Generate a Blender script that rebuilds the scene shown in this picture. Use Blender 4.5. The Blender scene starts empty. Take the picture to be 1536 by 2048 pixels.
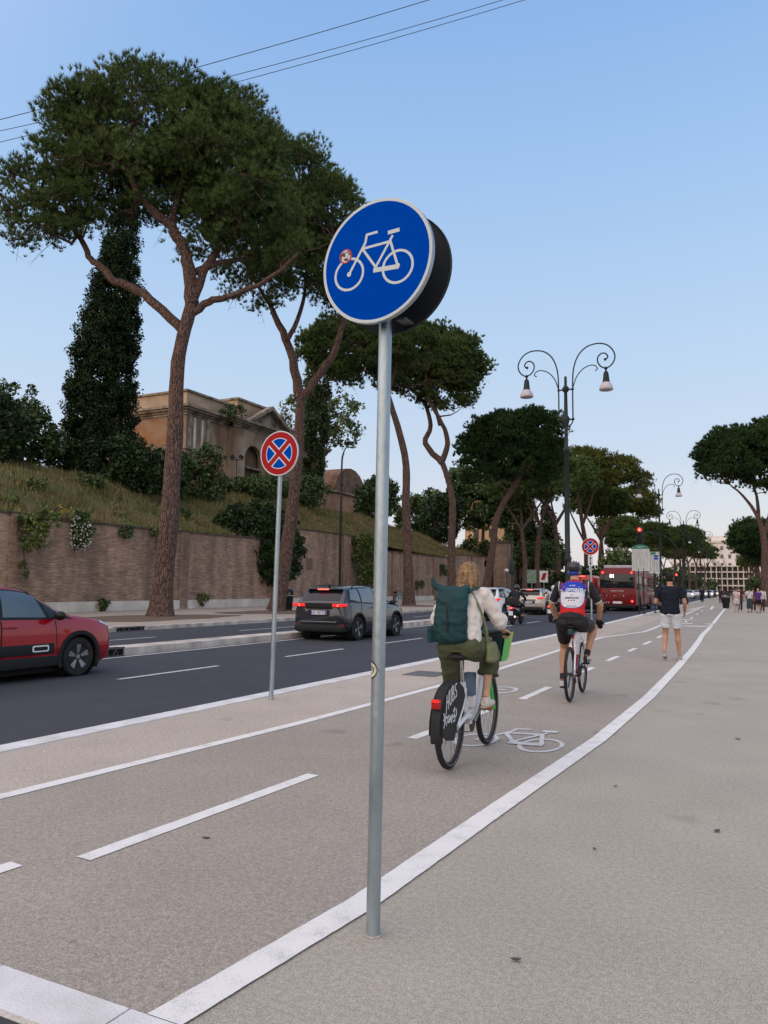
import bpy, bmesh, math, random
import numpy as np
from mathutils import Vector, Matrix

S = bpy.context.scene
# ------------------------------------------------------------------ camera
YAW = math.radians(26.7); PIT = math.atan(149/1538); ROLL = 0.011; EYE = 1.48
f0 = Vector((-math.sin(YAW)*math.cos(PIT), math.cos(YAW)*math.cos(PIT), math.sin(PIT)))
r0 = Vector((math.cos(YAW), math.sin(YAW), 0)); u0 = r0.cross(f0)
rr = math.cos(ROLL)*r0 + math.sin(ROLL)*u0; uu = rr.cross(f0)
cd = bpy.data.cameras.new('camera'); cam = bpy.data.objects.new('camera', cd)
S.collection.objects.link(cam); S.camera = cam
cam.matrix_world = Matrix(((rr.x, uu.x, -f0.x, 0), (rr.y, uu.y, -f0.y, 0), (rr.z, uu.z, -f0.z, EYE), (0, 0, 0, 1)))
cd.sensor_fit = 'VERTICAL'; cd.sensor_height = 36; cd.lens = 36*1538/2048
cd.clip_start = 0.05; cd.clip_end = 5000
# ------------------------------------------------------------------ sky, sun, exposure
W = bpy.data.worlds.new("World"); S.world = W; W.use_nodes = True
nt = W.node_tree; nt.nodes.clear()
out = nt.nodes.new('ShaderNodeOutputWorld'); bg = nt.nodes.new('ShaderNodeBackground')
sky = nt.nodes.new('ShaderNodeTexSky'); sky.sky_type = 'NISHITA'; sky.sun_disc = False
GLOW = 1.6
SUN_EL = math.radians(5.0); SUN_AZ = math.radians(238)      # low sun behind the camera's left shoulder
sky.sun_elevation = SUN_EL; sky.sun_rotation = SUN_AZ; sky.air_density = 1.0; sky.dust_density = 1.0
tc = nt.nodes.new('ShaderNodeTexCoord'); sp = nt.nodes.new('ShaderNodeSeparateXYZ')
rp = nt.nodes.new('ShaderNodeValToRGB')
nt.links.new(tc.outputs['Generated'], sp.inputs[0]); nt.links.new(sp.outputs['Z'], rp.inputs[0])
def s2l(c):
    return tuple((x/255/12.92 if x/255 <= .04045 else ((x/255+.055)/1.055)**2.4) for x in c)
stops = [(0.0, (224, 216, 222)), (0.07, (216, 217, 228)), (0.16, (199, 213, 236)), (0.30, (184, 209, 240)), (0.46, (163, 198, 240)), (0.62, (140, 181, 235)), (1.0, (108, 152, 220))]
cr = rp.color_ramp
while len(cr.elements) < len(stops): cr.elements.new(0.5)
for e, (p, c) in zip(cr.elements, stops):
    e.position = p; e.color = (*s2l(c), 1)
mul = nt.nodes.new('ShaderNodeVectorMath'); mul.operation = 'SCALE'; mul.inputs['Scale'].default_value = 0.05
add = nt.nodes.new('ShaderNodeVectorMath'); add.operation = 'ADD'
m2 = nt.nodes.new('ShaderNodeVectorMath'); m2.operation = 'SCALE'; m2.inputs['Scale'].default_value = 0.92
nt.links.new(sky.outputs[0], mul.inputs[0]); nt.links.new(rp.outputs[0], m2.inputs[0])
nt.links.new(mul.outputs[0], add.inputs[0]); nt.links.new(m2.outputs[0], add.inputs[1])
# added warm fill glow, high behind the camera and set apart from the sun
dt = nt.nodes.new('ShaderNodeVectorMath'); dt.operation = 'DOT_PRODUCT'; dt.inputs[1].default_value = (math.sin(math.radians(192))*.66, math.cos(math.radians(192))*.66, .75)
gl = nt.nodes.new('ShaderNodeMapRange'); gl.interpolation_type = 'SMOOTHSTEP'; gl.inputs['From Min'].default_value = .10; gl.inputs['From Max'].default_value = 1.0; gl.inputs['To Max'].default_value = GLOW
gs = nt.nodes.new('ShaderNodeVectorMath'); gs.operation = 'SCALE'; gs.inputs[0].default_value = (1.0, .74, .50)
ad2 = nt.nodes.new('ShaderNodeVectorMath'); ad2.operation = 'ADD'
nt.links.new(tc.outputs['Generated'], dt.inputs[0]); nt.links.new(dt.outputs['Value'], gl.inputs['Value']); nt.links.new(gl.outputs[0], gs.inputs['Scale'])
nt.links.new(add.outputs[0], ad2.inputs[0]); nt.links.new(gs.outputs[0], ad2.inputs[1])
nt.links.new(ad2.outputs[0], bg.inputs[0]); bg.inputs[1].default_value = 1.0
nt.links.new(bg.outputs[0], out.inputs[0])
sl = bpy.data.lights.new('sun', 'SUN'); sun = bpy.data.objects.new('sun', sl); S.collection.objects.link(sun)
sl.energy = 0.6; sl.angle = math.radians(6); sl.color = (1.0, 0.56, 0.30)
_d = Vector((math.sin(SUN_AZ)*math.cos(SUN_EL), math.cos(SUN_AZ)*math.cos(SUN_EL), math.sin(SUN_EL)))
sun.rotation_euler = _d.to_track_quat('Z', 'Y').to_euler()
S.view_settings.view_transform = 'Standard'; S.view_settings.look = 'None'
S.view_settings.exposure = 0.0; S.view_settings.gamma = 1.0
S.cycles.max_bounces = 6; S.cycles.diffuse_bounces = 3; S.cycles.transparent_max_bounces = 8

# ------------------------------------------------------------------ materials
RNG = np.random.default_rng(7); random.seed(7)
MATS = {}
def mat(name, col, rough=0.6, metal=0.0, var=0.0, scale=3.0, bump=0.0, bscale=None, emit=None, estr=0.0, coat=0.0, spec=0.22, col2=None, thr=(0.35, 0.65), detail=5, stretch=(1, 1, 1), island=0.0, trans=0.0):
    """procedural principled material; col2 or var mottles the colour with noise, bump roughens the surface"""
    if name in MATS: return MATS[name]
    m = bpy.data.materials.new(name); m.use_nodes = True; n = m.node_tree; b = n.nodes['Principled BSDF']
    b.inputs['Roughness'].default_value = rough; b.inputs['Metallic'].default_value = metal
    b.inputs['Specular IOR Level'].default_value = spec
    b.inputs['Coat Weight'].default_value = coat; b.inputs['Coat Roughness'].default_value = 0.06
    if trans: b.inputs['Transmission Weight'].default_value = trans
    b.inputs['Base Color'].default_value = (*col, 1)
    if emit: b.inputs['Emission Color'].default_value = (*emit, 1); b.inputs['Emission Strength'].default_value = estr
    L = n.links.new; src = None
    t = n.nodes.new('ShaderNodeTexCoord'); mp = n.nodes.new('ShaderNodeMapping'); mp.inputs['Scale'].default_value = stretch
    L(t.outputs['Object'], mp.inputs[0])
    if var or col2:
        nz = n.nodes.new('ShaderNodeTexNoise'); nz.inputs['Scale'].default_value = scale; nz.inputs['Detail'].default_value = detail
        L(mp.outputs[0], nz.inputs['Vector'])
        r = n.nodes.new('ShaderNodeValToRGB'); L(nz.outputs['Fac'], r.inputs[0])
        r.color_ramp.elements[0].position, r.color_ramp.elements[1].position = thr
        if col2: a, c = col, col2
        else: a, c = tuple(x*(1-var) for x in col), tuple(min(1, x*(1+var)) for x in col)
        r.color_ramp.elements[0].color = (*a, 1); r.color_ramp.elements[1].color = (*c, 1)
        src = r.outputs[0]; L(src, b.inputs['Base Color'])
    if island:
        g = n.nodes.new('ShaderNodeNewGeometry'); mr = n.nodes.new('ShaderNodeMapRange')
        L(g.outputs['Random Per Island'], mr.inputs['Value']); mr.inputs['To Min'].default_value = 1-island; mr.inputs['To Max'].default_value = 1+island
        v = n.nodes.new('ShaderNodeVectorMath'); v.operation = 'SCALE'
        if src: L(src, v.inputs[0])
        else: v.inputs[0].default_value = col
        L(mr.outputs[0], v.inputs['Scale']); L(v.outputs[0], b.inputs['Base Color'])
    if bump:
        nb = n.nodes.new('ShaderNodeTexNoise'); nb.inputs['Scale'].default_value = bscale or scale*4; nb.inputs['Detail'].default_value = 4
        L(mp.outputs[0], nb.inputs['Vector']); bu = n.nodes.new('ShaderNodeBump'); bu.inputs['Strength'].default_value = bump; bu.inputs['Distance'].default_value = 0.02
        L(nb.outputs['Fac'], bu.inputs['Height']); L(bu.outputs[0], b.inputs['Normal'])
    MATS[name] = m; return m

# ------------------------------------------------------------------ objects
def tag(o, label=None, cat=None, group=None, kind=None):
    if label: o['label'] = label
    if cat: o['category'] = cat
    if group: o['group'] = group
    if kind: o['kind'] = kind
    return o
def thing(name, label, cat, loc=(0, 0, 0), rz=0.0, group=None):
    o = bpy.data.objects.new(name, None); S.collection.objects.link(o)
    o.location = loc; o.rotation_euler = (0, 0, rz); o.empty_display_size = 0.2
    return tag(o, label, cat, group)
def copy_tree(o, parent=None):
    c = o.copy(); S.collection.objects.link(c)
    if parent: c.parent = parent
    for ch in list(o.children): copy_tree(ch, c)
    return c
def dup(o, loc, rz=0, label=None, group=None, s=1.0):
    c = copy_tree(o); c.location = loc; c.rotation_euler = (0, 0, rz); c.scale = (s, s, s)
    if label: c['label'] = label
    if group: c['group'] = group
    return c
def arr_obj(name, V, F, m, parent=None, smooth=False):
    """object from numpy arrays; F is (n,3) or (n,4)"""
    V = np.asarray(V, np.float32); F = np.asarray(F, np.int32)
    me = bpy.data.meshes.new(name); me.vertices.add(len(V)); me.vertices.foreach_set('co', V.ravel())
    k = F.shape[1]; me.loops.add(F.size); me.loops.foreach_set('vertex_index', F.ravel())
    me.polygons.add(len(F)); me.polygons.foreach_set('loop_start', np.arange(0, F.size, k, dtype=np.int32))
    me.polygons.foreach_set('loop_total', np.full(len(F), k, np.int32))
    me.update(calc_edges=True); me.materials.append(m)
    if smooth: me.polygons.foreach_set('use_smooth', np.ones(len(F), bool))
    o = bpy.data.objects.new(name, me); S.collection.objects.link(o)
    if parent: o.parent = parent
    return o
def V3(*a): return Vector(a)
class MB:
    def __init__(s): s.v = []; s.f = []
    def add(s, vs, fs):
        n = len(s.v); s.v += [tuple(v) for v in vs]; s.f += [tuple(i+n for i in f) for f in fs]; return s
    def box(s, c, d, R=None):
        hx, hy, hz = d[0]/2, d[1]/2, d[2]/2
        vs = [Vector((x, y, z)) for x in (-hx, hx) for y in (-hy, hy) for z in (-hz, hz)]
        if R is not None: vs = [R @ v for v in vs]
        c = Vector(c); vs = [v+c for v in vs]
        return s.add(vs, [(0, 1, 3, 2), (4, 6, 7, 5), (0, 4, 5, 1), (2, 3, 7, 6), (0, 2, 6, 4), (1, 5, 7, 3)])
    def tube(s, pts, rad, n=10, caps=True, sq=None):
        """swept tube through pts; rad a number, a list, or list of (ra, rb)"""
        P = [Vector(p) for p in pts]; N = len(P)
        R = [rad]*N if isinstance(rad, (int, float)) else list(rad)
        R = [(q, q) if isinstance(q, (int, float)) else q for q in R]
        T = []
        for i in range(N):
            t = P[min(i+1, N-1)]-P[max(i-1, 0)]
            T.append(t.normalized() if t.length > 1e-9 else Vector((0, 0, 1)))
        if sq: a = Vector(sq)
        else: a = Vector((1, 0, 0)) if abs(T[0].x) < .9 else Vector((0, 1, 0))
        rings = []
        for i in range(N):
            a = (a-T[i]*a.dot(T[i])); a.normalize(); b = T[i].cross(a)
            rings.append([P[i]+a*(R[i][0]*math.cos(2*math.pi*k/n))+b*(R[i][1]*math.sin(2*math.pi*k/n)) for k in range(n)])
        vs = [v for r in rings for v in r]; fs = []
        for i in range(N-1):
            for k in range(n):
                k2 = (k+1) % n; fs.append((i*n+k, i*n+k2, (i+1)*n+k2, (i+1)*n+k))
        if caps: fs.append(tuple(range(n-1, -1, -1))); fs.append(tuple((N-1)*n+k for k in range(n)))
        return s.add(vs, fs)
    def lathe(s, prof, base=(0, 0, 0), n=20, axis='z'):
        """profile of (radius, height) turned round an axis"""
        vs = []
        for (r, h) in prof:
            for k in range(n):
                a = 2*math.pi*k/n; x, y = r*math.cos(a), r*math.sin(a)
                p = (x, y, h) if axis == 'z' else ((h, x, y) if axis == 'x' else (y, h, x))
                vs.append(Vector(p)+Vector(base))
        fs = []
        for i in range(len(prof)-1):
            for k in range(n):
                k2 = (k+1) % n; fs.append((i*n+k, i*n+k2, (i+1)*n+k2, (i+1)*n+k))
        if prof[0][0] > 1e-6: fs.append(tuple(range(n-1, -1, -1)))
        if prof[-1][0] > 1e-6: fs.append(tuple((len(prof)-1)*n+k for k in range(n)))
        return s.add(vs, fs)
    def ell(s, c, r, n=14, m=9, R=None):
        vs = [Vector((0, 0, -1))]; fs = []
        for i in range(1, m):
            ph = -math.pi/2+math.pi*i/m
            for k in range(n):
                a = 2*math.pi*k/n; vs.append(Vector((math.cos(ph)*math.cos(a), math.cos(ph)*math.sin(a), math.sin(ph))))
        vs.append(Vector((0, 0, 1))); r = (r, r, r) if isinstance(r, (int, float)) else r
        for k in range(n): fs.append((0, 1+(k+1) % n, 1+k))
        for i in range(m-2):
            for k in range(n):
                k2 = (k+1) % n; a = 1+i*n; fs.append((a+k, a+k2, a+n+k2, a+n+k))
        a = 1+(m-2)*n
        for k in range(n): fs.append((a+k, a+(k+1) % n, len(vs)-1))
        vs = [Vector((v.x*r[0], v.y*r[1], v.z*r[2])) for v in vs]
        if R is not None: vs = [R @ v for v in vs]
        return s.add([v+Vector(c) for v in vs], fs)
    def prism(s, pts, ext):
        """flat outline (3d points, in order) pushed along ext to give it thickness"""
        n = len(pts); P = [Vector(p) for p in pts]; e = Vector(ext)
        fs = [tuple(range(n)), tuple(range(2*n-1, n-1, -1))]
        for k in range(n): k2 = (k+1) % n; fs.append((k, k+n, k2+n, k2))
        return s.add(P+[p+e for p in P], fs)
    def ring(s, c, r1, r2, t, n=40, axis='y', a0=0, a1=2*math.pi):
        """flat annulus of thickness t, normal along axis"""
        full = abs(a1-a0-2*math.pi) < 1e-6; k = n if full else n+1; vs = []
        for h in (0, t):
            for r in (r1, r2):
                for i in range(k):
                    a = a0+(a1-a0)*i/n; x, y = r*math.cos(a), r*math.sin(a)
                    p = (x, h, y) if axis == 'y' else ((x, y, h) if axis == 'z' else (h, x, y))
                    vs.append(Vector(p)+Vector(c))
        fs = []
        for i in range(n):
            j = (i+1) % k; A, B, C, D = i, i+k, i+2*k, i+3*k; A2, B2, C2, D2 = j, j+k, j+2*k, j+3*k
            fs += [(A, A2, B2, B), (C, D, D2, C2), (A, C, C2, A2), (B, B2, D2, D)]
        if not full: fs += [(0, k, 3*k, 2*k), (k-1, 3*k-1, 4*k-1, 2*k-1)]
        return s.add(vs, fs)
    def build(s, name, m, parent=None, smooth=False, bevel=0.0, auto=35, fix=True):
        me = bpy.data.meshes.new(name); me.from_pydata(s.v, [], s.f); me.materials.append(m)
        if fix:
            bm = bmesh.new(); bm.from_mesh(me); bmesh.ops.recalc_face_normals(bm, faces=bm.faces[:])
            if bevel: bmesh.ops.bevel(bm, geom=[e for e in bm.edges if len(e.link_faces) == 2 and e.calc_face_angle(0) > .6], offset=bevel, segments=2, profile=.5, affect='EDGES', clamp_overlap=True)
            bm.to_mesh(me); bm.free()
        if smooth or bevel:
            me.polygons.foreach_set('use_smooth', [True]*len(me.polygons)); me.update()
            if hasattr(me, 'set_sharp_from_angle'): me.set_sharp_from_angle(angle=math.radians(auto))
        o = bpy.data.objects.new(name, me); S.collection.objects.link(o)
        if parent: o.parent = parent
        return o
def bake(o, mods):
    """apply modifiers to an object's mesh without operators"""
    for t, kw in mods:
        md = o.modifiers.new(t, t)
        for k, v in kw.items(): setattr(md, k, v)
    bpy.context.view_layer.update(); dg = bpy.context.evaluated_depsgraph_get()
    me = bpy.data.meshes.new_from_object(o.evaluated_get(dg)); o.modifiers.clear()
    old = o.data; o.data = me; bpy.data.meshes.remove(old); return o
def text_obj(txt, size, m, parent, R, loc, ext=0.002, name='lettering', align='CENTER', shear=0.0, bold=0.0):
    c = bpy.data.curves.new('t', 'FONT'); c.body = txt; c.size = size; c.extrude = ext; c.align_x = align; c.align_y = 'CENTER'; c.shear = shear; c.offset = bold; c.resolution_u = 3
    o = bpy.data.objects.new('t', c); S.collection.objects.link(o)
    dg = bpy.context.evaluated_depsgraph_get(); dg.update()
    me = bpy.data.meshes.new_from_object(o.evaluated_get(dg)); bpy.data.objects.remove(o); bpy.data.curves.remove(c)
    me.transform(Matrix.Translation(Vector(loc)) @ R.to_4x4()); me.name = name
    me.materials.clear(); me.materials.append(m)
    n = bpy.data.objects.new(name, me); S.collection.objects.link(n)
    if parent: n.parent = parent
    return n
R_BACK = Matrix.Rotation(math.pi/2, 3, 'X')                 # text upright, read from -Y
R_SIDE = Matrix.Rotation(math.pi/2, 3, 'Z') @ R_BACK        # text upright, read from +X
def off(Y):
    """the street bends gently left beyond the first lamps"""
    return 0.0 if Y < 20 else (-0.032*(Y-27) if Y > 34 else -0.032*(Y-20)**2/28)
ROADZ = -0.08
# ================================================================== ground, road, pavement, markings
def pave_mat(name, base, grit=0.16, blot=0.055, gs=150.0, rough=0.85):
    m = bpy.data.materials.new(name); m.use_nodes = True; n = m.node_tree; b = n.nodes['Principled BSDF']; L = n.links.new
    b.inputs['Roughness'].default_value = rough; b.inputs['Specular IOR Level'].default_value = 0.35
    t = n.nodes.new('ShaderNodeTexCoord')
    def noise(sc, d, lo, hi, a, c):
        z = n.nodes.new('ShaderNodeTexNoise'); z.inputs['Scale'].default_value = sc; z.inputs['Detail'].default_value = d; L(t.outputs['Object'], z.inputs['Vector'])
        r = n.nodes.new('ShaderNodeMapRange'); L(z.outputs['Fac'], r.inputs['Value']); r.inputs['From Min'].default_value = lo; r.inputs['From Max'].default_value = hi
        r.inputs['To Min'].default_value = a; r.inputs['To Max'].default_value = c; return r.outputs[0], z
    g, gz = noise(gs, 2, .36, .64, 1-grit*1.7, 1+grit*1.7)
    g2, _ = noise(38, 4, .35, .65, 1-grit*.7, 1+grit*.7)
    g3, _ = noise(1.3, 5, .3, .7, 1-blot, 1+blot)
    g4, _ = noise(0.23, 3, .35, .65, 1-blot*.7, 1+blot*.7)
    # darker worn spots
    vo = n.nodes.new('ShaderNodeTexVoronoi'); vo.inputs['Scale'].default_value = 1.1; vo.inputs['Randomness'].default_value = 1
    wz = n.nodes.new('ShaderNodeTexNoise'); wz.inputs['Scale'].default_value = 5; L(t.outputs['Object'], wz.inputs['Vector'])
    mx = n.nodes.new('ShaderNodeVectorMath'); mx.operation = 'MULTIPLY_ADD'; L(wz.outputs['Color'], mx.inputs[0]); mx.inputs[1].default_value = (.28, .28, 0); L(t.outputs['Object'], mx.inputs[2])
    L(mx.outputs[0], vo.inputs['Vector'])
    sp_ = n.nodes.new('ShaderNodeMapRange'); L(vo.outputs['Distance'], sp_.inputs['Value']); sp_.inputs['From Min'].default_value = 0.07; sp_.inputs['From Max'].default_value = 0.15; sp_.inputs['To Min'].default_value = .80; sp_.inputs['To Max'].default_value = 1
    cur = None
    v3 = n.nodes.new('ShaderNodeTexVoronoi'); v3.inputs['Scale'].default_value = 4.3; L(mx.outputs[0], v3.inputs['Vector'])
    s3 = n.nodes.new('ShaderNodeMapRange'); L(v3.outputs['Distance'], s3.inputs['Value']); s3.inputs['From Min'].default_value = .035; s3.inputs['From Max'].default_value = .06; s3.inputs['To Min'].default_value = .74; s3.inputs['To Max'].default_value = 1
    v4 = n.nodes.new('ShaderNodeTexVoronoi'); v4.inputs['Scale'].default_value = 70; L(t.outputs['Object'], v4.inputs['Vector'])
    s4 = n.nodes.new('ShaderNodeMapRange'); L(v4.outputs['Distance'], s4.inputs['Value']); s4.inputs['From Min'].default_value = .08; s4.inputs['From Max'].default_value = .16; s4.inputs['To Min'].default_value = 1.45; s4.inputs['To Max'].default_value = 1
    for x in (g, g2, g3, g4, sp_.outputs[0], s3.outputs[0], s4.outputs[0]):
        if cur is None: cur = x
        else:
            q = n.nodes.new('ShaderNodeMath'); q.operation = 'MULTIPLY'; L(cur, q.inputs[0]); L(x, q.inputs[1]); cur = q.outputs[0]
    v = n.nodes.new('ShaderNodeVectorMath'); v.operation = 'SCALE'; v.inputs[0].default_value = base; L(cur, v.inputs['Scale']); L(v.outputs[0], b.inputs['Base Color'])
    bu = n.nodes.new('ShaderNodeBump'); bu.inputs['Strength'].default_value = 0.35; bu.inputs['Distance'].default_value = 0.004; L(gz.outputs['Fac'], bu.inputs['Height']); L(bu.outputs[0], b.inputs['Normal'])
    MATS[name] = m; return m
M_PAVE_R = pave_mat('light_resin_paving', (.332, .308, .258))
M_PAVE_L = pave_mat('beige_resin_paving', (.395, .35, .295))
M_CYCLE = pave_mat('brown_resin_cycle_path', (.294, .264, .224))
M_ASPH = pave_mat('dark_asphalt', (.038, .041, .050), grit=.12, blot=.10, rough=.8)
M_SOIL = pave_mat('dry_soil', (.12, .085, .055))
M_PINEW = pave_mat('far_pavement', (.33, .285, .235))
def paint_mat(name, c, wear=.5):
    m = bpy.data.materials.new(name); m.use_nodes = True; n = m.node_tree; b = n.nodes['Principled BSDF']; L = n.links.new
    b.inputs['Roughness'].default_value = .7; t = n.nodes.new('ShaderNodeTexCoord')
    z = n.nodes.new('ShaderNodeTexNoise'); z.inputs['Scale'].default_value = 180; z.inputs['Detail'].default_value = 3; L(t.outputs['Object'], z.inputs['Vector'])
    z2 = n.nodes.new('ShaderNodeTexNoise'); z2.inputs['Scale'].default_value = 6; z2.inputs['Detail'].default_value = 6; L(t.outputs['Object'], z2.inputs['Vector'])
    q = n.nodes.new('ShaderNodeMath'); q.operation = 'ADD'; L(z.outputs['Fac'], q.inputs[0]); L(z2.outputs['Fac'], q.inputs[1])
    r = n.nodes.new('ShaderNodeValToRGB'); L(q.outputs[0], r.inputs[0]); r.color_ramp.elements[0].position = .70; r.color_ramp.elements[1].position = .98
    r.color_ramp.elements[0].color = (c[0]*wear, c[1]*wear, c[2]*wear, 1); r.color_ramp.elements[1].color = (*c, 1); L(r.outputs[0], b.inputs['Base Color'])
    bu = n.nodes.new('ShaderNodeBump'); bu.inputs['Strength'].default_value = .3; bu.inputs['Distance'].default_value = .003; L(z.outputs['Fac'], bu.inputs['Height']); L(bu.outputs[0], b.inputs['Normal'])
    MATS[name] = m; return m
M_PAINT = paint_mat('white_road_paint', (.70, .70, .675), .66)
M_PAINT2 = paint_mat('worn_road_paint', (.52, .53, .53), .5)
M_KERB = mat('travertine_kerb', (.50, .50, .48), .75, col2=(.68, .69, .70), scale=3.5, bump=.3, bscale=90, thr=(.3, .7), detail=8)
M_KERB_OLD = mat('old_concrete_kerb', (.30, .27, .24), .85, col2=(.56, .52, .47), scale=1.8, bump=.4, bscale=30, thr=(.35, .62), detail=8)

YS = [1.86, 4, 8, 12, 16, 20, 23, 26, 29, 32, 35, 40, 50, 60, 75, 90, 110, 135, 160, 200, 260]
def strip(x0, x1, z0, z1=None, y0=None, y1=None, ys=YS, bot=None):
    """sheet following the street between offsets x0..x1"""
    a = sorted(set([y for y in ys if (y0 is None or y > y0) and (y1 is None or y < y1)] + ([y0] if y0 is not None else []) + ([y1] if y1 is not None else [])))
    b = MB(); vs = []; fs = []
    f0_ = x0 if callable(x0) else (lambda y: x0); f1_ = x1 if callable(x1) else (lambda y: x1)
    for y in a: vs += [(f0_(y)+off(y), y, z0), (f1_(y)+off(y), y, z0)]
    for i in range(len(a)-1): fs.append((2*i, 2*i+1, 2*i+3, 2*i+2))
    if bot is not None:
        n = len(vs)
        for y in a: vs += [(f0_(y)+off(y), y, bot), (f1_(y)+off(y), y, bot)]
        for i in range(len(a)-1):
            fs.append((2*i, 2*i+2, n+2*i+2, n+2*i)); fs.append((2*i+1, n+2*i+1, n+2*i+3, 2*i+3))
        fs.append((0, n, n+1, 1)); k = 2*len(a)-2; fs.append((k, k+1, n+k+1, n+k))
    return b.add(vs, fs)
def struct(b, name, m):
    o = b.build(name, m); return tag(o, kind='structure')
g = MB(); g.add([(-1500, -400, -.1), (1500, -400, -.1), (1500, 3000, -.1), (-1500, 3000, -.1)], [(0, 1, 2, 3)])
struct(g, 'ground', M_SOIL)
# carriageways (one sheet from the near kerb to the far kerb, and the side road the camera stands on)
rd = strip(-19.0, -6.3, ROADZ, y0=-60, y1=420); struct(rd, 'road', M_ASPH)
sr = MB(); sr.add([(-6.3, -60, -.012), (25, -60, -.012), (25, 1.93, -.012), (-6.3, 1.93, -.012)], [(0, 1, 2, 3)]); struct(sr, 'side_road', M_ASPH)
# near pavement
struct(strip(-6.05, 30, 0.0, y0=2.14, y1=260, bot=-.095), 'pavement', M_PAVE_R)
struct(strip(-6.045, -4.66, 0.002, y0=2.145, y1=45), 'kerbside_paving', M_PAVE_L)
RL = lambda y: -1.90+.18*min(1, max(0, (y-2.1)/1.3)) + (.14*min(1, max(0, (y-3.5)/4.5)) if y < 12 else .14-.02*min(6, y-12)*.0)   # right edge of the cycle path
def Rline(y):
    pts = [(2.1, -1.90), (3.34, -1.76), (5.16, -1.69), (7.9, -1.57), (11.3, -1.56), (15.8, -1.66), (20, -1.78), (27.6, -2.03), (69, -2.1), (400, -2.1)]
    for (a, b), (c, d) in zip(pts, pts[1:]):
        if y <= c: return b+(d-b)*max(0, (y-a))/(c-a)
    return pts[-1][1]
def Lline(y):
    pts = [(2, -4.88), (3.7, -4.81), (7.15, -4.60), (10.7, -4.51), (13.7, -4.49), (17, -4.56), (20, -4.62), (24, -4.66), (28.3, -3.95), (30, -3.92), (37, -3.95), (400, -3.95)]
    for (a, b), (c, d) in zip(pts, pts[1:]):
        if y <= c: return b+(d-b)*max(0, (y-a))/(c-a)
    return pts[-1][1]
YF = [2.145, 3, 3.7, 5, 6, 7, 8, 9.5, 11, 12.5, 14, 15.5, 17, 18.5, 20, 22, 24, 26, 28.3, 30, 33, 37, 45, 55, 68]
struct(strip(Lline, Rline, 0.0042, ys=YF, y0=2.145, y1=68), 'cycle_path', M_CYCLE)
# kerb stones, each about a metre long with fine joints, along the road and across the crossing
k = MB(); y = 1.9
while y < 150:
    y2 = y+1.0; xa, xb = off(y), off(y2)
    k.add([(-6.3+xa, y+.004, .012), (-6.05+xa, y+.004, .012), (-6.05+xb, y2-.004, .012), (-6.3+xb, y2-.004, .012), (-6.3+xa, y+.004, -.1), (-6.05+xa, y+.004, -.1), (-6.05+xb, y2-.004, -.1), (-6.3+xb, y2-.004, -.1)],
          [(0, 1, 2, 3), (0, 3, 7, 4), (1, 5, 6, 2), (0, 4, 5, 1), (3, 2, 6, 7)]); y = y2
x = -6.0
while x < 12:
    k.box((x+.33, 2.032, -.044), (.652, .208, .112)); x += .66
struct(k, 'kerb', M_KERB)
# painted lines of the cycle path
w = MB()
for fn, hw, z in ((Rline, .075, .0085), (Lline, .062, .0085)):
    a = sorted(set(YF+[2.145+.06*i for i in range(230)])); vs = []; fs = []; rj = random.Random(5)
    for yy in a: vs += [(fn(yy)-hw+off(yy)+rj.uniform(-.0018, .0018), yy, z), (fn(yy)+hw+off(yy)+rj.uniform(-.0018, .0018), yy, z)]
    for i in range(len(a)-1): fs.append((2*i, 2*i+1, 2*i+3, 2*i+2))
    w.add(vs, fs)
def dash(b, xa, ya, xb, yb, hw, z=.0085):
    d = Vector((xb-xa, yb-ya, 0)); d.normalize(); n = Vector((d.y, -d.x, 0))*hw
    A = Vector((xa, ya, z)); B = Vector((xb, yb, z)); m_ = max(1, min(40, int((B-A).length/.07))); rj = random.Random(int(xa*97+ya*31)); vs = []
    if ya > 14: m_ = 1
    for i in range(m_+1):
        c = A.lerp(B, i/m_); j = (.0018 if m_ > 1 else 0); vs += [c-n*(1+rj.uniform(-j, j)/hw), c+n*(1+rj.uniform(-j, j)/hw)]
    b.add(vs, [(2*i, 2*i+1, 2*i+3, 2*i+2) for i in range(m_)])
for (ya, yb) in [(-1, 1.0), (3.12, 5.3), (7.0, 9.0), (10.15, 11.6), (13.9, 14.9), (16.4, 17.7), (19.2, 20.3), (21.8, 23.3), (25, 26.3), (31.5, 33), (38, 39.6), (43, 45), (50, 52), (58, 60)]:
    if yb < 2: continue
    xx = -3.36+.3*min(1, (ya-3)/7) if ya < 10 else -3.02-.008*(ya-10)
    x2 = -3.36+.3*min(1, (yb-3)/7) if yb < 10 else -3.02-.008*(yb-10)
    dash(w, xx+off(ya), ya, x2+off(yb), yb, .055)
dash(w, -3.62, 2.62, -3.6, 2.9, .055)
# give-way blocks and crossing bars further on
for (xa, ya, xb, yb, hw) in [(-3.5, 36.4, -2.85, 36.5, .28), (-3.6, 34.4, -3.15, 34.6, .28), (-3.0, 33.8, -2.1, 34.4, .3), (-2.3, 36.5, -1.9, 36.7, .3), (-3.7, 41, -3.1, 41.4, .2), (-4.4, 62, -3.9, 76, .12), (-4.3, 62, -3.0, 62.2, .25), (-3.0, 64, -3.3, 78, .1), (-4.2, 44, -3.9, 44, .5)]:
    dash(w, xa+off(ya), ya, xb+off(yb), yb, hw)
struct(w, 'cycle_path_lines', M_PAINT)
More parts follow.
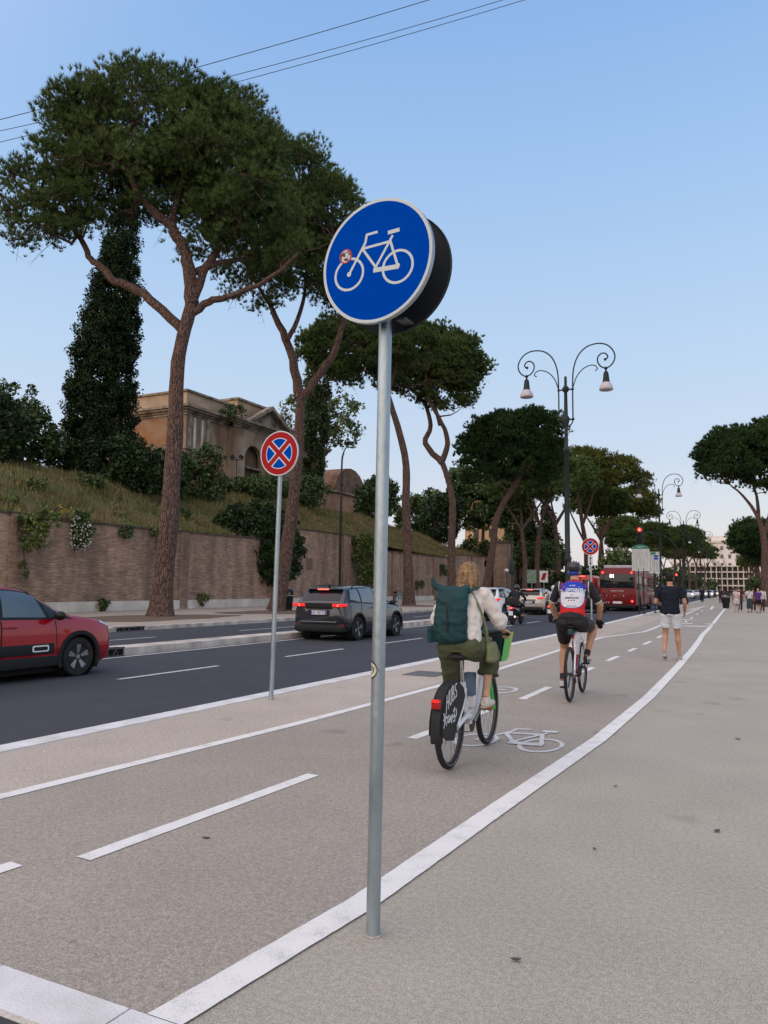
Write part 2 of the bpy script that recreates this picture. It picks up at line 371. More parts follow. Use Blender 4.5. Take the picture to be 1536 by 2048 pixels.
# bicycle symbols painted on the path (seen lying, wheels to the left and right lane)
def bike_symbol(b, P, wd, lift=None):
    cnt = [0]
    """P maps (u, v) in a 1.9 x 1.1 bicycle drawing to a 3d point; wd is the stroke width"""
    def seg(p, q, k=1.0):
        p = Vector((*p, 0)); q = Vector((*q, 0)); d = (q-p).normalized(); n = Vector((d.y, -d.x, 0))*wd*k/2; p = p-d*wd*.2; q = q+d*wd*.2; cnt[0] += 1; up = Vector((0, 0, .0004*cnt[0])) if lift is None else Vector(lift)*cnt[0]
        b.add([Vector(P(*v.xy))+up for v in (p-n, p+n, q+n, q-n)], [(0, 1, 2, 3)])
    def circ(c, r, n=32):
        vs = []; 
        for i in range(n):
            a = 2*math.pi*i/n; vs += [P(c[0]+(r-wd/2)*math.cos(a), c[1]+(r-wd/2)*math.sin(a)), P(c[0]+(r+wd/2)*math.cos(a), c[1]+(r+wd/2)*math.sin(a))]
        b.add(vs, [(2*i, 2*i+1, (2*i+3) % (2*n), (2*i+2) % (2*n)) for i in range(n)])
    return seg, circ
def draw_bike(b, P, wd, lift=None):
    seg, circ = bike_symbol(b, P, wd, lift)
    circ((0, 0), .33); circ((1.12, 0), .33)
    for p, q, kk in [((0, 0), (.34, .62), 1), ((.34, .62), (.36, .78), 1), ((.36, .78), (.60, .80), 1), ((.30, .50), (.92, .55), 1), ((.30, .47), (.62, .06), 1), ((.62, .06), (.96, .66), 1), ((.58, .0), (1.14, .0), 1.8), ((.92, .55), (1.12, .02), 1), ((.86, .74), (1.10, .76), 1.5)]: seg(p, q, kk)
sy = MB()
def mp1(u, v): return (-2.72+u*.78, 7.35+v*1.15-.12*u, .0090)
def mp2(u, v): return (-3.95+v*-.6+u*.1, 10.2+u*.9, .0090)
draw_bike(sy, lambda u, v: (-2.62+u*.56-.02*v, 7.25+v*.95+.05*u, .0090), .075)
seg, circ = bike_symbol(sy, lambda u, v: (-3.55+u*.9, 10.9+v*1.6, .0090), .07); circ((0, 0), .22); seg((-.3, 0), (.06, .02)); 
struct(sy, 'cycle_symbols', M_PAINT2)
# carriageway lines
rl = MB()
for i in range(40):
    y0_ = 4.6+i*4.86-.0; ya, yb = y0_, y0_+2.55
    if ya > 7.9 or True:
        dash(rl, -9.58+off(ya), ya, -9.58+off(yb), yb, .055, ROADZ+.006)
vs = []; ys_ = [-5, 5, 10, 15, 20, 24, 28, 32, 40, 60, 90, 130, 200]
for xx, hw in ((-12.42, .06), (-13.95, .06), (-6.36, .0)):
    if hw == 0: continue
    for a, c in zip(ys_, ys_[1:]): dash(rl, xx+off(a), a, xx+off(c), c, hw, ROADZ+.006)
for i in range(20):
    ya = 14+i*7.5; dash(rl, -16.3+off(ya), ya, -16.3+off(ya+3.5), ya+3.5, .05, ROADZ+.006)
struct(rl, 'road_lines', M_PAINT2)
struct(strip(-13.25, -12.62, .09, y0=12.6, y1=130, bot=-.09), 'median_kerb', M_KERB_OLD)
# far pavement with soil strip
struct(strip(-19.3, -19.0, .05, y0=-30, y1=300, bot=-.09), 'far_kerb', M_KERB_OLD)
struct(strip(-31.5, -19.3, .045, y0=-30, y1=300), 'far_pavement', M_PINEW)
sb = MB()
for (yy, l) in ((23, 8.5), (33, 7), (52, 6), (63, 6), (72, 5)):
    n = 26; vs = [(-23.6+off(yy), yy+l/2-2, .055)]
    for i in range(n):
        a = 2*math.pi*i/n; r = 1+.12*math.sin(3*a+yy)+.08*math.sin(7*a)
        vs.append((-23.6+off(yy)+2.4*r*math.cos(a), yy+l/2-2+l/2*r*math.sin(a), .052))
    sb.add(vs, [(0, 1+i, 1+(i+1) % n) for i in range(n)])
struct(sb, 'soil_patches', M_SOIL)
# manhole cover and drain grates
M_IRON = mat('cast_iron', (.10, .10, .105), .6, .4, var=.3, scale=20)
M_BLACK = mat('black_void', (.01, .01, .01), .9)
mc = MB(); mc.prism([(-5.62, 11.9, .0045), (-5.02, 11.9, .0045), (-5.02, 12.6, .0045), (-5.62, 12.6, .0045)], (0, 0, .006))
o = mc.build('manhole_cover', mat('grey_cover', (.13, .13, .13), .7, .2, var=.2, scale=12)); tag(o, 'dark grey square manhole cover set in the beige paving by the kerb', 'manhole cover')
def grate(x, y, L_, h, label):
    t = thing('drain_grate', label, 'drain grate', (x, y, ROADZ), 0, 'drain inlets in the old kerbs')
    MB().box((-.12, L_/2, h/2), (.2, L_, h)).build('recess', M_BLACK, t)
    b = MB()
    for i in range(int(L_/.13)):
        a = i*.13+.07; b.tube([(0.0, a, .02), (.0, a+(.07 if i % 2 else -.05), h-.02)], .014, 6)
    b.box((0, L_/2, h-.01), (.05, L_, .04)); b.box((0, L_/2, .012), (.05, L_, .03)); b.build('bars', M_IRON, t)
grate(-12.60, 11.55, 1.02, .19, 'rusty iron drain grate at the end of the median kerb by the red car')
grate(-18.95, 18.6, 1.2, .14, 'small dark drain inlet in the far kerb left of the thick pine trunk')

# fallen leaves and scraps on the paving
for i, (x, y, l, a, lab) in enumerate(((-.96, 3.12, .045, .4, 'dark fallen leaf right of the sign post foot'), (-.35, 5.3, .06, 1.2, 'dark fallen leaf on the pavement at the right'), (-.95, 4.6, .035, 2.2, 'small brown leaf by the white line'), (-3.0, 3.7, .05, .3, 'brown scrap on the cycle path by the nearest dash'), (-.35, 8.6, .07, 2.5, 'dark scrap far right on the pavement'), (-1.1, 6.1, .04, 1, 'small leaf left of the far right scrap'))):
    b = MB(); L2 = l/2; n_ = [(-L2, 0), (-L2*.4, L2*.45), (L2*.4, L2*.4), (L2, .0), (L2*.3, -L2*.5), (-L2*.5, -L2*.35)]
    b.prism([(u, v, .004+.006*abs(u)/l) for u, v in n_], (0, 0, .0025)); o = b.build('fallen_leaf', mat('dry_leaf', (.075, .066, .06), .8)); o.location = (x, y, .004); o.rotation_euler = (0, 0, a); tag(o, lab, 'leaf')
# ================================================================== embankment, wall, buildings on the left
def smooth(a, b, x):
    t = max(0, min(1, (x-a)/(b-a))); return t*t*(3-2*t)
def lerp_pts(pts, y):
    if y <= pts[0][0]: return pts[0][1]
    for (a, b), (c, d) in zip(pts, pts[1:]):
        if y <= c: return b+(d-b)*(y-a)/(c-a)
    return pts[-1][1]
WALLTOP = [(-60, 4.7), (25.9, 4.62), (26.0, 4.5), (40, 4.6), (47, 4.75), (47.1, 5.7), (61, 5.75), (61.1, 4.75), (82, 4.75), (82.1, 5.2), (95, 5.4), (95.1, 4.2), (108, 4.2), (108.1, 5.6), (140, 4.6), (180, 3.0)]
def hill_z(x, y):
    wx = -31.6+off(y); top = lerp_pts([(0, 4.5), (45, 4.6), (60, 5.3), (80, 4.8), (110, 5.0), (150, 3.6), (200, 1.5)], y)
    crest = lerp_pts([(0, 9.6), (35, 9.3), (46, 9.0), (56, 10.4), (80, 10.2), (95, 9.4), (110, 7.6), (150, 5), (200, 3)], y)
    d = wx-x
    return top+(crest-top)*smooth(-1.5, 13.5, d)*1.0+max(0, min(1, (d-13)/30))*1.2+.18*math.sin(x*.9+y*.35)*min(1, max(0, d/3))+.12*math.sin(y*.8-x*.4)*min(1, max(0, d/3))
hb = MB(); xs = [0, 1, 2, 3.2, 4.5, 6, 7.5, 9, 10.5, 12, 13.5, 15, 18, 22, 30, 45, 80, 140]; ys_ = [i*2.5-30 for i in range(96)]
vs = []
for yy in ys_:
    for d in xs:
        x_ = -31.6+off(yy)-d; vs.append((x_, yy, hill_z(x_, yy)))
n = len(xs); hb.add(vs, [(i*n+j, (i+1)*n+j, (i+1)*n+j+1, i*n+j+1) for i in range(len(ys_)-1) for j in range(n-1)])
M_HILL = mat('dry_grass_slope', (.11, .082, .042), .95, col2=(.055, .075, .022), scale=.35, bump=.5, bscale=12, thr=(.4, .6), detail=8)
o = hb.build('hillside', M_HILL, smooth=True); tag(o, kind='structure')
# dry grass on the slope
def grass(n, xr, yr, h, name, m, seed, label, cat, vis=True, wz=.03):
    r = np.random.default_rng(seed); d = r.uniform(xr[0], xr[1], n); y = r.uniform(yr[0], yr[1], n)
    # patchiness
    keep = (np.sin(d*1.3+y*.7)+np.sin(y*1.9-d*.8)+r.normal(0, 1.1, n)) > -.7
    d, y = d[keep], y[keep]; n = len(d)
    ox = np.array([off(v) for v in y]); x = -31.6+ox-d
    z = np.array([hill_z(a, b_) for a, b_ in zip(x, y)])
    k = 4; x = np.repeat(x, k)+r.normal(0, .10, n*k); y = np.repeat(y, k)+r.normal(0, .10, n*k); z = np.repeat(z, k)-.03
    hh = r.uniform(.4, 1.0, n*k)*h*np.repeat(r.uniform(.5, 1.3, n), k); a = r.uniform(0, 2*math.pi, n*k); w = wz*r.uniform(.6, 1.4, n*k)
    lx = r.normal(0, .28, n*k)*hh; ly = r.normal(0, .28, n*k)*hh
    V = np.zeros((n*k, 3, 3)); V[:, 0] = np.stack([x-w*np.cos(a), y-w*np.sin(a), z], 1); V[:, 1] = np.stack([x+w*np.cos(a), y+w*np.sin(a), z], 1); V[:, 2] = np.stack([x+lx, y+ly, z+hh], 1)
    o = arr_obj(name, V.reshape(-1, 3), np.arange(n*k*3).reshape(-1, 3), m); return tag(o, label, cat, kind='stuff')
M_DRY = mat('dry_grass', (.215, .165, .085), .9, island=.35, col2=(.145, .13, .055), scale=.3, thr=(.4, .6))
M_GREEN = mat('green_grass', (.095, .125, .036), .9, island=.35, col2=(.14, .14, .045), scale=.25, thr=(.4, .6))
grass(26000, (-.1, 14.5), (20, 125), .55, 'dry_grass', M_DRY, 3, 'dry straw coloured grass covering the slope above the brick wall', 'grass')
grass(25000, (-.1, 14.5), (20, 125), .34, 'green_grass', M_GREEN, 4, 'green weeds mixed through the dry grass above the brick wall', 'grass')
# ---- brick retaining wall
def brick_mat(name, c1, c2, mortar, scale=1.0, rowh=.055, bw=.26, axis='yz', dirt=.36):
    m = bpy.data.materials.new(name); m.use_nodes = True; n = m.node_tree; b = n.nodes['Principled BSDF']; L = n.links.new; b.inputs['Roughness'].default_value = .9
    t = n.nodes.new('ShaderNodeTexCoord'); s_ = n.nodes.new('ShaderNodeSeparateXYZ'); c_ = n.nodes.new('ShaderNodeCombineXYZ'); L(t.outputs['Object'], s_.inputs[0])
    L(s_.outputs['Y' if axis == 'yz' else 'X'], c_.inputs[0]); L(s_.outputs['Z'], c_.inputs[1])
    br = n.nodes.new('ShaderNodeTexBrick'); L(c_.outputs[0], br.inputs['Vector']); br.inputs['Scale'].default_value = scale; br.inputs['Brick Width'].default_value = bw; br.inputs['Row Height'].default_value = rowh
    br.inputs['Mortar Size'].default_value = .009; br.inputs['Mortar Smooth'].default_value = .3; br.inputs['Color1'].default_value = (*c1, 1); br.inputs['Color2'].default_value = (*c2, 1); br.inputs['Mortar'].default_value = (*mortar, 1)
    def nz(sc, st, lo, hi, a, c, d=6):
        mp = n.nodes.new('ShaderNodeMapping'); mp.inputs['Scale'].default_value = st; L(t.outputs['Object'], mp.inputs[0])
        z = n.nodes.new('ShaderNodeTexNoise'); z.inputs['Scale'].default_value = sc; z.inputs['Detail'].default_value = d; L(mp.outputs[0], z.inputs['Vector'])
        r = n.nodes.new('ShaderNodeMapRange'); L(z.outputs['Fac'], r.inputs['Value']); r.inputs['From Min'].default_value = lo; r.inputs['From Max'].default_value = hi; r.inputs['To Min'].default_value = a; r.inputs['To Max'].default_value = c; return r.outputs[0]
    f = [nz(.35, (1, 1, 1), .35, .65, 1-.25*dirt, 1+.3*dirt), nz(1.2, (1, 1, .12), .42, .68, 1.10, 1-.95*dirt), nz(5, (1, .35, 3.5), .35, .65, .72, 1.28), nz(1.7, (1, 1, 1), .3, .7, .8, 1.2)]
    cur = f[0]
    for x in f[1:]:
        q = n.nodes.new('ShaderNodeMath'); q.operation = 'MULTIPLY'; L(cur, q.inputs[0]); L(x, q.inputs[1]); cur = q.outputs[0]
    v = n.nodes.new('ShaderNodeVectorMath'); v.operation = 'SCALE'; L(br.outputs['Color'], v.inputs[0]); L(cur, v.inputs['Scale']); L(v.outputs[0], b.inputs['Base Color'])
    bu = n.nodes.new('ShaderNodeBump'); bu.inputs['Strength'].default_value = .6; bu.inputs['Distance'].default_value = .015; L(br.outputs['Fac'], bu.inputs['Height']); bu.invert = True; L(bu.outputs[0], b.inputs['Normal'])
    MATS[name] = m; return m
M_BRICK = brick_mat('thin_roman_brick', (.25, .145, .098), (.35, .225, .155), (.29, .23, .175))
M_BRICKD = brick_mat('dark_pilaster_brick', (.20, .115, .078), (.27, .17, .12), (.23, .18, .14))
M_PLINTH = mat('pale_stone_plinth', (.44, .41, .36), .85, col2=(.62, .58, .52), scale=1.3, bump=.3, bscale=20, detail=7, stretch=(1, 1, .5))
M_COPE = mat('dark_mossy_coping', (.055, .045, .038), .95, col2=(.12, .095, .075), scale=3, bump=.5, bscale=20)
wall = thing('brick_wall', 'long brown brick retaining wall with stepped top, pilasters and pale base across the road', 'wall', (0, 0, 0))
wb = MB(); cp = MB(); pl = MB()
ysw = sorted(set([-60, -30, 0]+[10+i*3 for i in range(57)]+[q[0] for q in WALLTOP]))
ysw = [y for y in ysw if y <= 180]
def seg_slab(b, ya, yb, x0, x1, z0a, z1a, z0b, z1b):
    oa, ob = off(ya), off(yb)
    b.add([(x0+oa, ya, z0a), (x1+oa, ya, z0a), (x1+oa, ya, z1a), (x0+oa, ya, z1a), (x0+ob, yb, z0b), (x1+ob, yb, z0b), (x1+ob, yb, z1b), (x0+ob, yb, z1b)],
          [(0, 1, 2, 3), (4, 7, 6, 5), (0, 4, 5, 1), (1, 5, 6, 2), (2, 6, 7, 3), (3, 7, 4, 0)])
for a, c in zip(ysw, ysw[1:]):
    ta, tc_ = lerp_pts(WALLTOP, a), lerp_pts(WALLTOP, c); 
    if c-a < .3: tc_ = max(ta, tc_); ta = tc_
    seg_slab(wb, a, c, -31.6, -31.0, .0, ta, .0, tc_)
    seg_slab(cp, a, c, -31.7, -30.9, ta, ta+.10, tc_, tc_+.10)
for a, c in zip(ysw, ysw[1:]):
    seg_slab(pl, a, c, -31.0, -30.86, 0, .55 if a < 200 else 0, 0, .55)
wb.build('wall_body', M_BRICK, wall); cp.build('coping', M_COPE, wall); pl.build('plinth', M_PLINTH, wall)
for y in (24.0, 35.6, 45.2, 56.2, 66.2, 77, 90, 101, 116, 130):
    t_ = lerp_pts(WALLTOP, y); MB().box((-30.93+off(y), y, t_/2), (.16, .75, t_-.02)).build('pilaster', M_BRICKD, wall)
MB().box((-30.985+off(50.4), 50.4, 3.15), (.05, .9, .85)).build('plaque', mat('brown_plaque', (.16, .11, .085), .8, var=.2, scale=6), wall)
# brick gate piers further along
for (y, h, lab) in ((99, 7.4, 'tall square brick gate pier nearer the white car'), (112, 7.0, 'tall square brick gate pier beyond the leaning pine')):
    t = thing('brick_pier', lab, 'pier', (-29.6+off(y), y, .0), 0, 'brick piers of the gate')
    MB().box((0, 0, h/2), (1.9, 2.6, h)).build('shaft', M_BRICKD, t); MB().box((0, 0, h+.12), (2.3, 3.0, .24)).build('cap', M_COPE, t)
# ---- the old plastered building on the embankment
M_PLA = mat('weathered_ochre_plaster', (.17, .105, .065), .9, col2=(.33, .265, .20), scale=.55, bump=.4, bscale=8, thr=(.38, .62), detail=10, stretch=(1, 1, .6))
M_PLA2 = mat('orange_plaster_panel', (.25, .125, .06), .9, col2=(.27, .20, .145), scale=.5, thr=(.40, .66), detail=10, stretch=(1, 1, 1.6))
M_STONE = mat('grey_travertine_trim', (.12, .10, .08), .9, col2=(.31, .265, .21), scale=1.1, bump=.5, bscale=9, thr=(.36, .6), detail=10, stretch=(1, 1, .8))
M_PARA = mat('cream_parapet', (.30, .22, .155), .9, col2=(.44, .34, .245), scale=.5, thr=(.35, .65), detail=9)
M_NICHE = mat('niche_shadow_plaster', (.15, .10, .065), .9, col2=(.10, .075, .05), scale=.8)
bd = thing('old_building', 'weathered ochre classical building with cornice, parapet, gable and arched niche behind the first pine', 'building', (-50, 56.7, 8.5))
# local frame: +x towards street (front face at x=0), y along street from the corner
def bb(x0, x1, y0, y1, z0, z1, b=None):
    return (b or MB()).box(((x0+x1)/2, (y0+y1)/2, (z0+z1)/2), (x1-x0, y1-y0, z1-z0))
zc = 9.35  # under cornice
bb(-15, 0, 0, 26, 0, zc).build('wall', M_PLA, bd)
cn = MB()
for (o_, z0, z1) in ((.12, zc, zc+.22), (.30, zc+.22, zc+.42), (.62, zc+.42, zc+.62), (.85, zc+.62, zc+.86)):
    bb(-15, o_, -o_, 26.2, z0, z1, cn)
cn.build('cornice', M_STONE, bd)
bb(-14.8, -.35, .35, 8.0, zc+.86, 11.75).build('parapet', M_PARA, bd)
bb(-14.8, -.1, 8.0, 14.6, zc+.86, 12.6).build('parapet', M_PARA, bd)
ct = MB(); bb(-14.9, -.15, .15, 8.0, 11.75, 11.95, ct); bb(-14.9, .12, 7.8, 14.8, 12.6, 12.82, ct); bb(-14.9, -.3, 14.8, 26.1, 11.3, 11.5, ct); ct.build('parapet_cap', M_STONE, bd)
bb(-14.8, -.5, 14.8, 26, zc+.86, 11.3).build('parapet', M_PARA, bd)
sc_ = MB(); bb(-15, .16, -.16, 6.2, 6.0, 6.22, sc_); sc_.build('string_course', M_STONE, bd)
bb(-13.8, -.9, -.06, .0, 6.5, 9.2).build('plaster_panel', M_PLA2, bd); bb(-13.8, -.9, -.06, 0, 2.6, 5.8).build('plaster_panel', M_PLA2, bd)
for yy in (.25, 2.9):
    bb(.0, .14, yy, yy+.45, 6.25, zc).build('pilaster', M_STONE, bd)
bb(.0, .09, 1.0, 1.35, 5.2, zc-.1).build('pipe_trim', M_PLINTH, bd); bb(.0, .09, 2.15, 2.45, 5.2, zc-.1).build('pipe_trim', M_PLINTH, bd)
bb(.0, .06, 3.5, 5.6, 6.4, 9.1).build('plaster_panel', M_PLA, bd); bb(0, .06, 1.0, 5.6, 2.5, 5.8).build('plaster_panel', M_PLA2, bd)
# projecting bay with niche
def arch(y0, y1, z0, zs, n=14, x=0.0):
    c = (y0+y1)/2; r = (y1-y0)/2
    return [(x, y0, z0)]+[(x, c-r*math.cos(math.pi*i/n), zs+r*math.sin(math.pi*i/n)) for i in range(n+1)]+[(x, y1, z0)]
bay = MB(); bb(0, .9, 6.3, 7.9, 0, zc+.0, bay); bb(0, .9, 11.5, 13.2, 0, zc, bay); bb(0, .9, 7.9, 11.5, 7.85, zc, bay)
# spandrels round the arch
A = arch(8.2, 11.2, 0, 6.3, x=.9); L_ = [(.9, 7.9, 0), (.9, 7.9, 7.85), (.9, 9.7, 7.85)]
bay.prism([(.9, 7.9, 7.85), (.9, 7.9, 0)]+A[:9]+[(.9, 9.7, 7.85)], (-.5, 0, 0)); bay.prism([(.9, 9.7, 7.85)]+A[8:]+[(.9, 11.5, 0), (.9, 11.5, 7.85)], (-.5, 0, 0))
bay.build('niche_bay', M_PLA, bd)
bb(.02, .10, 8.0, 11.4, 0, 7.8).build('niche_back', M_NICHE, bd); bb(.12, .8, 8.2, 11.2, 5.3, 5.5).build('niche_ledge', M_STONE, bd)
cn2 = MB()
for (o_, z0, z1) in ((1.0, zc, zc+.22), (1.2, zc+.22, zc+.42), (1.45, zc+.42, zc+.62), (1.7, zc+.62, zc+.84)): bb(0.86, o_, 6.2-(o_-.9)*.5, 13.3+(o_-.9)*.5, z0, z1, cn2)
cn2.prism([(.3, 8.2, zc+.84), (.3, 15.6, zc+.84), (.3, 11.9, zc+2.9)], (.7, 0, 0)); cn2.build('bay_cornice', M_STONE, bd)
gb = MB(); gb.prism([(1.0, 7.8, zc+.86), (1.0, 8.3, zc+.86), (1.0, 11.9, zc+2.75), (1.0, 15.5, zc+.86), (1.0, 16.0, zc+.86), (1.0, 11.9, zc+3.2)], (.75, 0, 0)); gb.build('gable', M_STONE, bd)
# second building: long low brick ruin lit by the sun, further along
M_RUIN = mat('sunlit_ruin_brick', (.30, .15, .08), .9, col2=(.40, .26, .17), scale=.7, detail=8, bump=.3, bscale=6)
b2 = thing('brick_ruin', 'low reddish brick ruin with rounded roof on the hill beside the dark cypress', 'building', (-58, 91, 8))
MB().box((0, 5.2, 3.2), (9, 14, 6.4)).build('wall', M_RUIN, b2); v = MB(); v.tube([(4.2, 5.2, 6.4), (-4.2, 5.2, 6.4)], [(4.6, 4.0)]*2, 20); v.build('roof', mat('ruin_vault', (.16, .10, .07), .95, var=.3, scale=1), b2); MB().box((.2, 5.2, 6.5), (9.3, 14.3, .25)).build('string_course', M_STONE, b2)
b3 = thing('orange_building', 'tall orange building glimpsed between the trees beyond the white car', 'building', (-62, 190, 4))
M_ORANGE = mat('orange_render', (.36, .24, .15), .9, var=.12, scale=.3)
MB().box((0, 0, 13), (14, 14, 26)).build('wall', M_ORANGE, b3)
for zz in (6, 11, 16, 21):
    for yy in (-4, 0, 4): MB().box((7.02, yy, zz), (.12, 1.3, 2.2)).build('window', mat('dark_window', (.03, .03, .035), .3), b3)
    for xx in (-4, 0, 4): MB().box((xx, -7.02, zz), (1.3, .12, 2.2)).build('window', mat('dark_window', (.03, .03, .035), .3), b3)
b4 = thing('terrace_building', 'low cream building with flat terrace behind the wall left of the leaning pine', 'building', (-46, 122, 3.5))
MB().box((0, 0, 1.9), (16, 22, 3.8)).build('wall', mat('cream_render', (.42, .34, .24), .9, var=.15, scale=.4), b4); MB().box((.1, 0, 3.9), (16.8, 22.8, .25)).build('roof', M_STONE, b4)
# white palace and arcaded block closing the street
M_WHITE = mat('white_marble_front', (.62, .60, .58), .85, var=.1, scale=.1)
M_DWIN = mat('hazed_far_window', (.12, .12, .13), .4)  # panes greyed so their colour stands in for distance haze
b5 = thing('white_palace', 'pale stone palace with rows of small windows rising over the far end of the street', 'building', (-24, 560, 0), math.radians(6))
MB().box((0, 10, 16.5), (74, 20, 33)).build('wall', M_WHITE, b5); MB().box((0, 9.7, 33.7), (76, 21, 1.4)).build('cornice', M_PLINTH, b5); MB().box((4, 12, 36), (50, 14, 3.6)).build('attic', M_WHITE, b5)
for r_ in range(4):
    for c_ in range(15):
        MB().box((-32.5+c_*4.6, -.1, 29.5-r_*5.6), (1.7, .4, 2.5)).build('window', M_DWIN, b5)
b6 = thing('arcaded_block', 'grey concrete block with a grid of deep balconies behind the far lamp posts', 'building', (-19.2, 330, 0), math.radians(4))
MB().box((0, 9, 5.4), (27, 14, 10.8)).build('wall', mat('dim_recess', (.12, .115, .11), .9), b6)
gr_ = MB()
for zz in (.6, 3.3, 6.0, 8.6, 10.9): gr_.box((0, 1.0, zz), (27.4, 2.4, .5))
gr_.build('floor_slabs', mat('concrete_white', (.50, .47, .43), .9, var=.1, scale=.5), b6)
fr = MB()
for i in range(15): fr.box((-13.5+i*1.928, .6, 5.5), (.34, 1.2, 10.4))
fr.build('piers', mat('concrete_white', (.50, .47, .43), .9), b6)
# brick monument base at the right edge
b7 = thing('brick_monument', 'red brick monument with stone cap at the right edge beside the dark tree', 'monument', (-.05, 110, 0))
MB().box((1.75, 0, 5.6), (3.1, 3.1, 11.2)).build('shaft', mat('red_monument_brick', (.20, .085, .055), .9, var=.25, scale=2), b7)
MB().box((1.75, 0, 11.35), (3.5, 3.5, .3)).build('cornice', M_STONE, b7); cone = MB(); cone.lathe([(1.5, 11.5), (1.1, 12.4), (.5, 14.2), (.05, 15.2)], (1.75, 0, 0), 4); cone.build('cap', M_STONE, b7)
# ================================================================== trees and plants
def bark_mat(name, c1, c2, crack, sc=15.0):
    m = bpy.data.materials.new(name); m.use_nodes = True; n = m.node_tree; b = n.nodes['Principled BSDF']; L = n.links.new; b.inputs['Roughness'].default_value = .95
    t = n.nodes.new('ShaderNodeTexCoord'); mp = n.nodes.new('ShaderNodeMapping'); mp.inputs['Scale'].default_value = (1, 1, .2); L(t.outputs['Object'], mp.inputs[0])
    wz = n.nodes.new('ShaderNodeTexNoise'); wz.inputs['Scale'].default_value = 4; L(mp.outputs[0], wz.inputs['Vector'])
    ad = n.nodes.new('ShaderNodeVectorMath'); ad.operation = 'MULTIPLY_ADD'; L(wz.outputs['Color'], ad.inputs[0]); ad.inputs[1].default_value = (.12, .12, .12); L(mp.outputs[0], ad.inputs[2])
    vo = n.nodes.new('ShaderNodeTexVoronoi'); vo.feature = 'DISTANCE_TO_EDGE'; vo.inputs['Scale'].default_value = sc; L(ad.outputs[0], vo.inputs['Vector'])
    v2 = n.nodes.new('ShaderNodeTexVoronoi'); v2.inputs['Scale'].default_value = sc; L(ad.outputs[0], v2.inputs['Vector'])
    r = n.nodes.new('ShaderNodeValToRGB'); L(vo.outputs['Distance'], r.inputs[0]); r.color_ramp.elements[0].position = .02; r.color_ramp.elements[1].position = .14
    r.color_ramp.elements[0].color = (*crack, 1); r.color_ramp.elements[1].color = (1, 1, 1, 1)
    mc_ = n.nodes.new('ShaderNodeMix'); mc_.data_type = 'RGBA'; mc_.inputs[6].default_value = (*c1, 1); mc_.inputs[7].default_value = (*c2, 1); L(v2.outputs['Color'], mc_.inputs[0])
    q = n.nodes.new('ShaderNodeVectorMath'); q.operation = 'MULTIPLY'; L(mc_.outputs[2], q.inputs[0]); L(r.outputs[0], q.inputs[1]); L(q.outputs[0], b.inputs['Base Color'])
    bu = n.nodes.new('ShaderNodeBump'); bu.inputs['Strength'].default_value = 1; bu.inputs['Distance'].default_value = .06; L(r.outputs[0], bu.inputs['Height']); L(bu.outputs[0], b.inputs['Normal'])
    MATS[name] = m; return m
M_BARK = bark_mat('pine_bark', (.115, .066, .050), (.175, .112, .090), (.33, .28, .27))
M_BARK2 = mat('dark_bark', (.09, .065, .05), .95, var=.3, scale=4, bump=.6, bscale=14)
M_NEEDLE = mat('pine_needles', (.046, .080, .024), .7, island=.45, col2=(.100, .145, .046), scale=.45, thr=(.38, .62), spec=.12)
M_NEEDLE_D = mat('pine_needles_dark', (.020, .048, .018), .7, island=.45, col2=(.040, .080, .026), scale=.4, thr=(.38, .62), spec=.12)
M_NEEDLE_Y = mat('pine_needles_olive', (.060, .082, .020), .7, island=.45, col2=(.12, .135, .034), scale=.3, thr=(.38, .62), spec=.12)
M_IVY = mat('ivy_leaves', (.013, .030, .010), .6, island=.5, col2=(.028, .054, .016), scale=.8, thr=(.38, .62), spec=.2)
M_IVYL = mat('light_ivy_leaves', (.05, .085, .02), .55, island=.5, col2=(.11, .14, .035), scale=1.2, thr=(.38, .62), spec=.3)
M_LEAF = mat('green_leaves', (.035, .068, .018), .55, island=.5, col2=(.06, .10, .028), scale=.7, thr=(.38, .62), spec=.3)
M_LEAFL = mat('pale_green_leaves', (.065, .105, .035), .55, island=.45, col2=(.11, .15, .05), scale=.5, thr=(.38, .62), spec=.3)
M_CYP = mat('cypress_leaves', (.020, .038, .014), .7, island=.5, col2=(.036, .058, .018), scale=1.0, thr=(.38, .62), spec=.25)

def unit(v): return v/np.maximum(np.linalg.norm(v, axis=-1, keepdims=True), 1e-9)
def clump_centers(ells, n, r, lo=.62, upb=.25):
    """ells: (x, y, z, rx, ry, rz, weight)"""
    A = np.array([e[6]*(e[3]*e[5]+e[4]*e[5]+e[3]*e[4]) for e in ells]); A = A/A.sum()
    idx = r.choice(len(ells), n, p=A); E = np.array([e[:6] for e in ells])[idx]
    d = r.normal(size=(n, 3)); d[:, 2] += upb; d = unit(d); f = r.uniform(lo, 1.0, (n, 1))**.6
    c = E[:, :3]+d*E[:, 3:6]*f
    return c, d
def tufts(C, D, rc, per, k, L, w, r, up=.55, spread=.42):
    n = len(C); c = np.repeat(C, per, 0); sc = np.repeat(r.uniform(.65, 1.25, (n, 1)), per, 0)
    q = unit(r.normal(size=(n*per, 3)))*(r.uniform(.25, 1, (n*per, 1))**.45); q[:, 2] = np.abs(q[:, 2])*.85-.28*(q[:, 2] < 0)
    p = c+q*rc*sc
    d = unit(q+np.array([0, 0, up])+np.repeat(D, per, 0)*.35)
    N = n*per*k; P = np.repeat(p, k, 0); dd = unit(np.repeat(d, k, 0)+r.normal(0, spread, (N, 3)))
    s = unit(np.cross(dd, r.normal(size=(N, 3)))); LL = L*r.uniform(.6, 1.25, (N, 1))
    V = np.stack([P-s*w, P+s*w, P+dd*LL], 1).reshape(-1, 3)
    return V, np.arange(N*3).reshape(-1, 3)
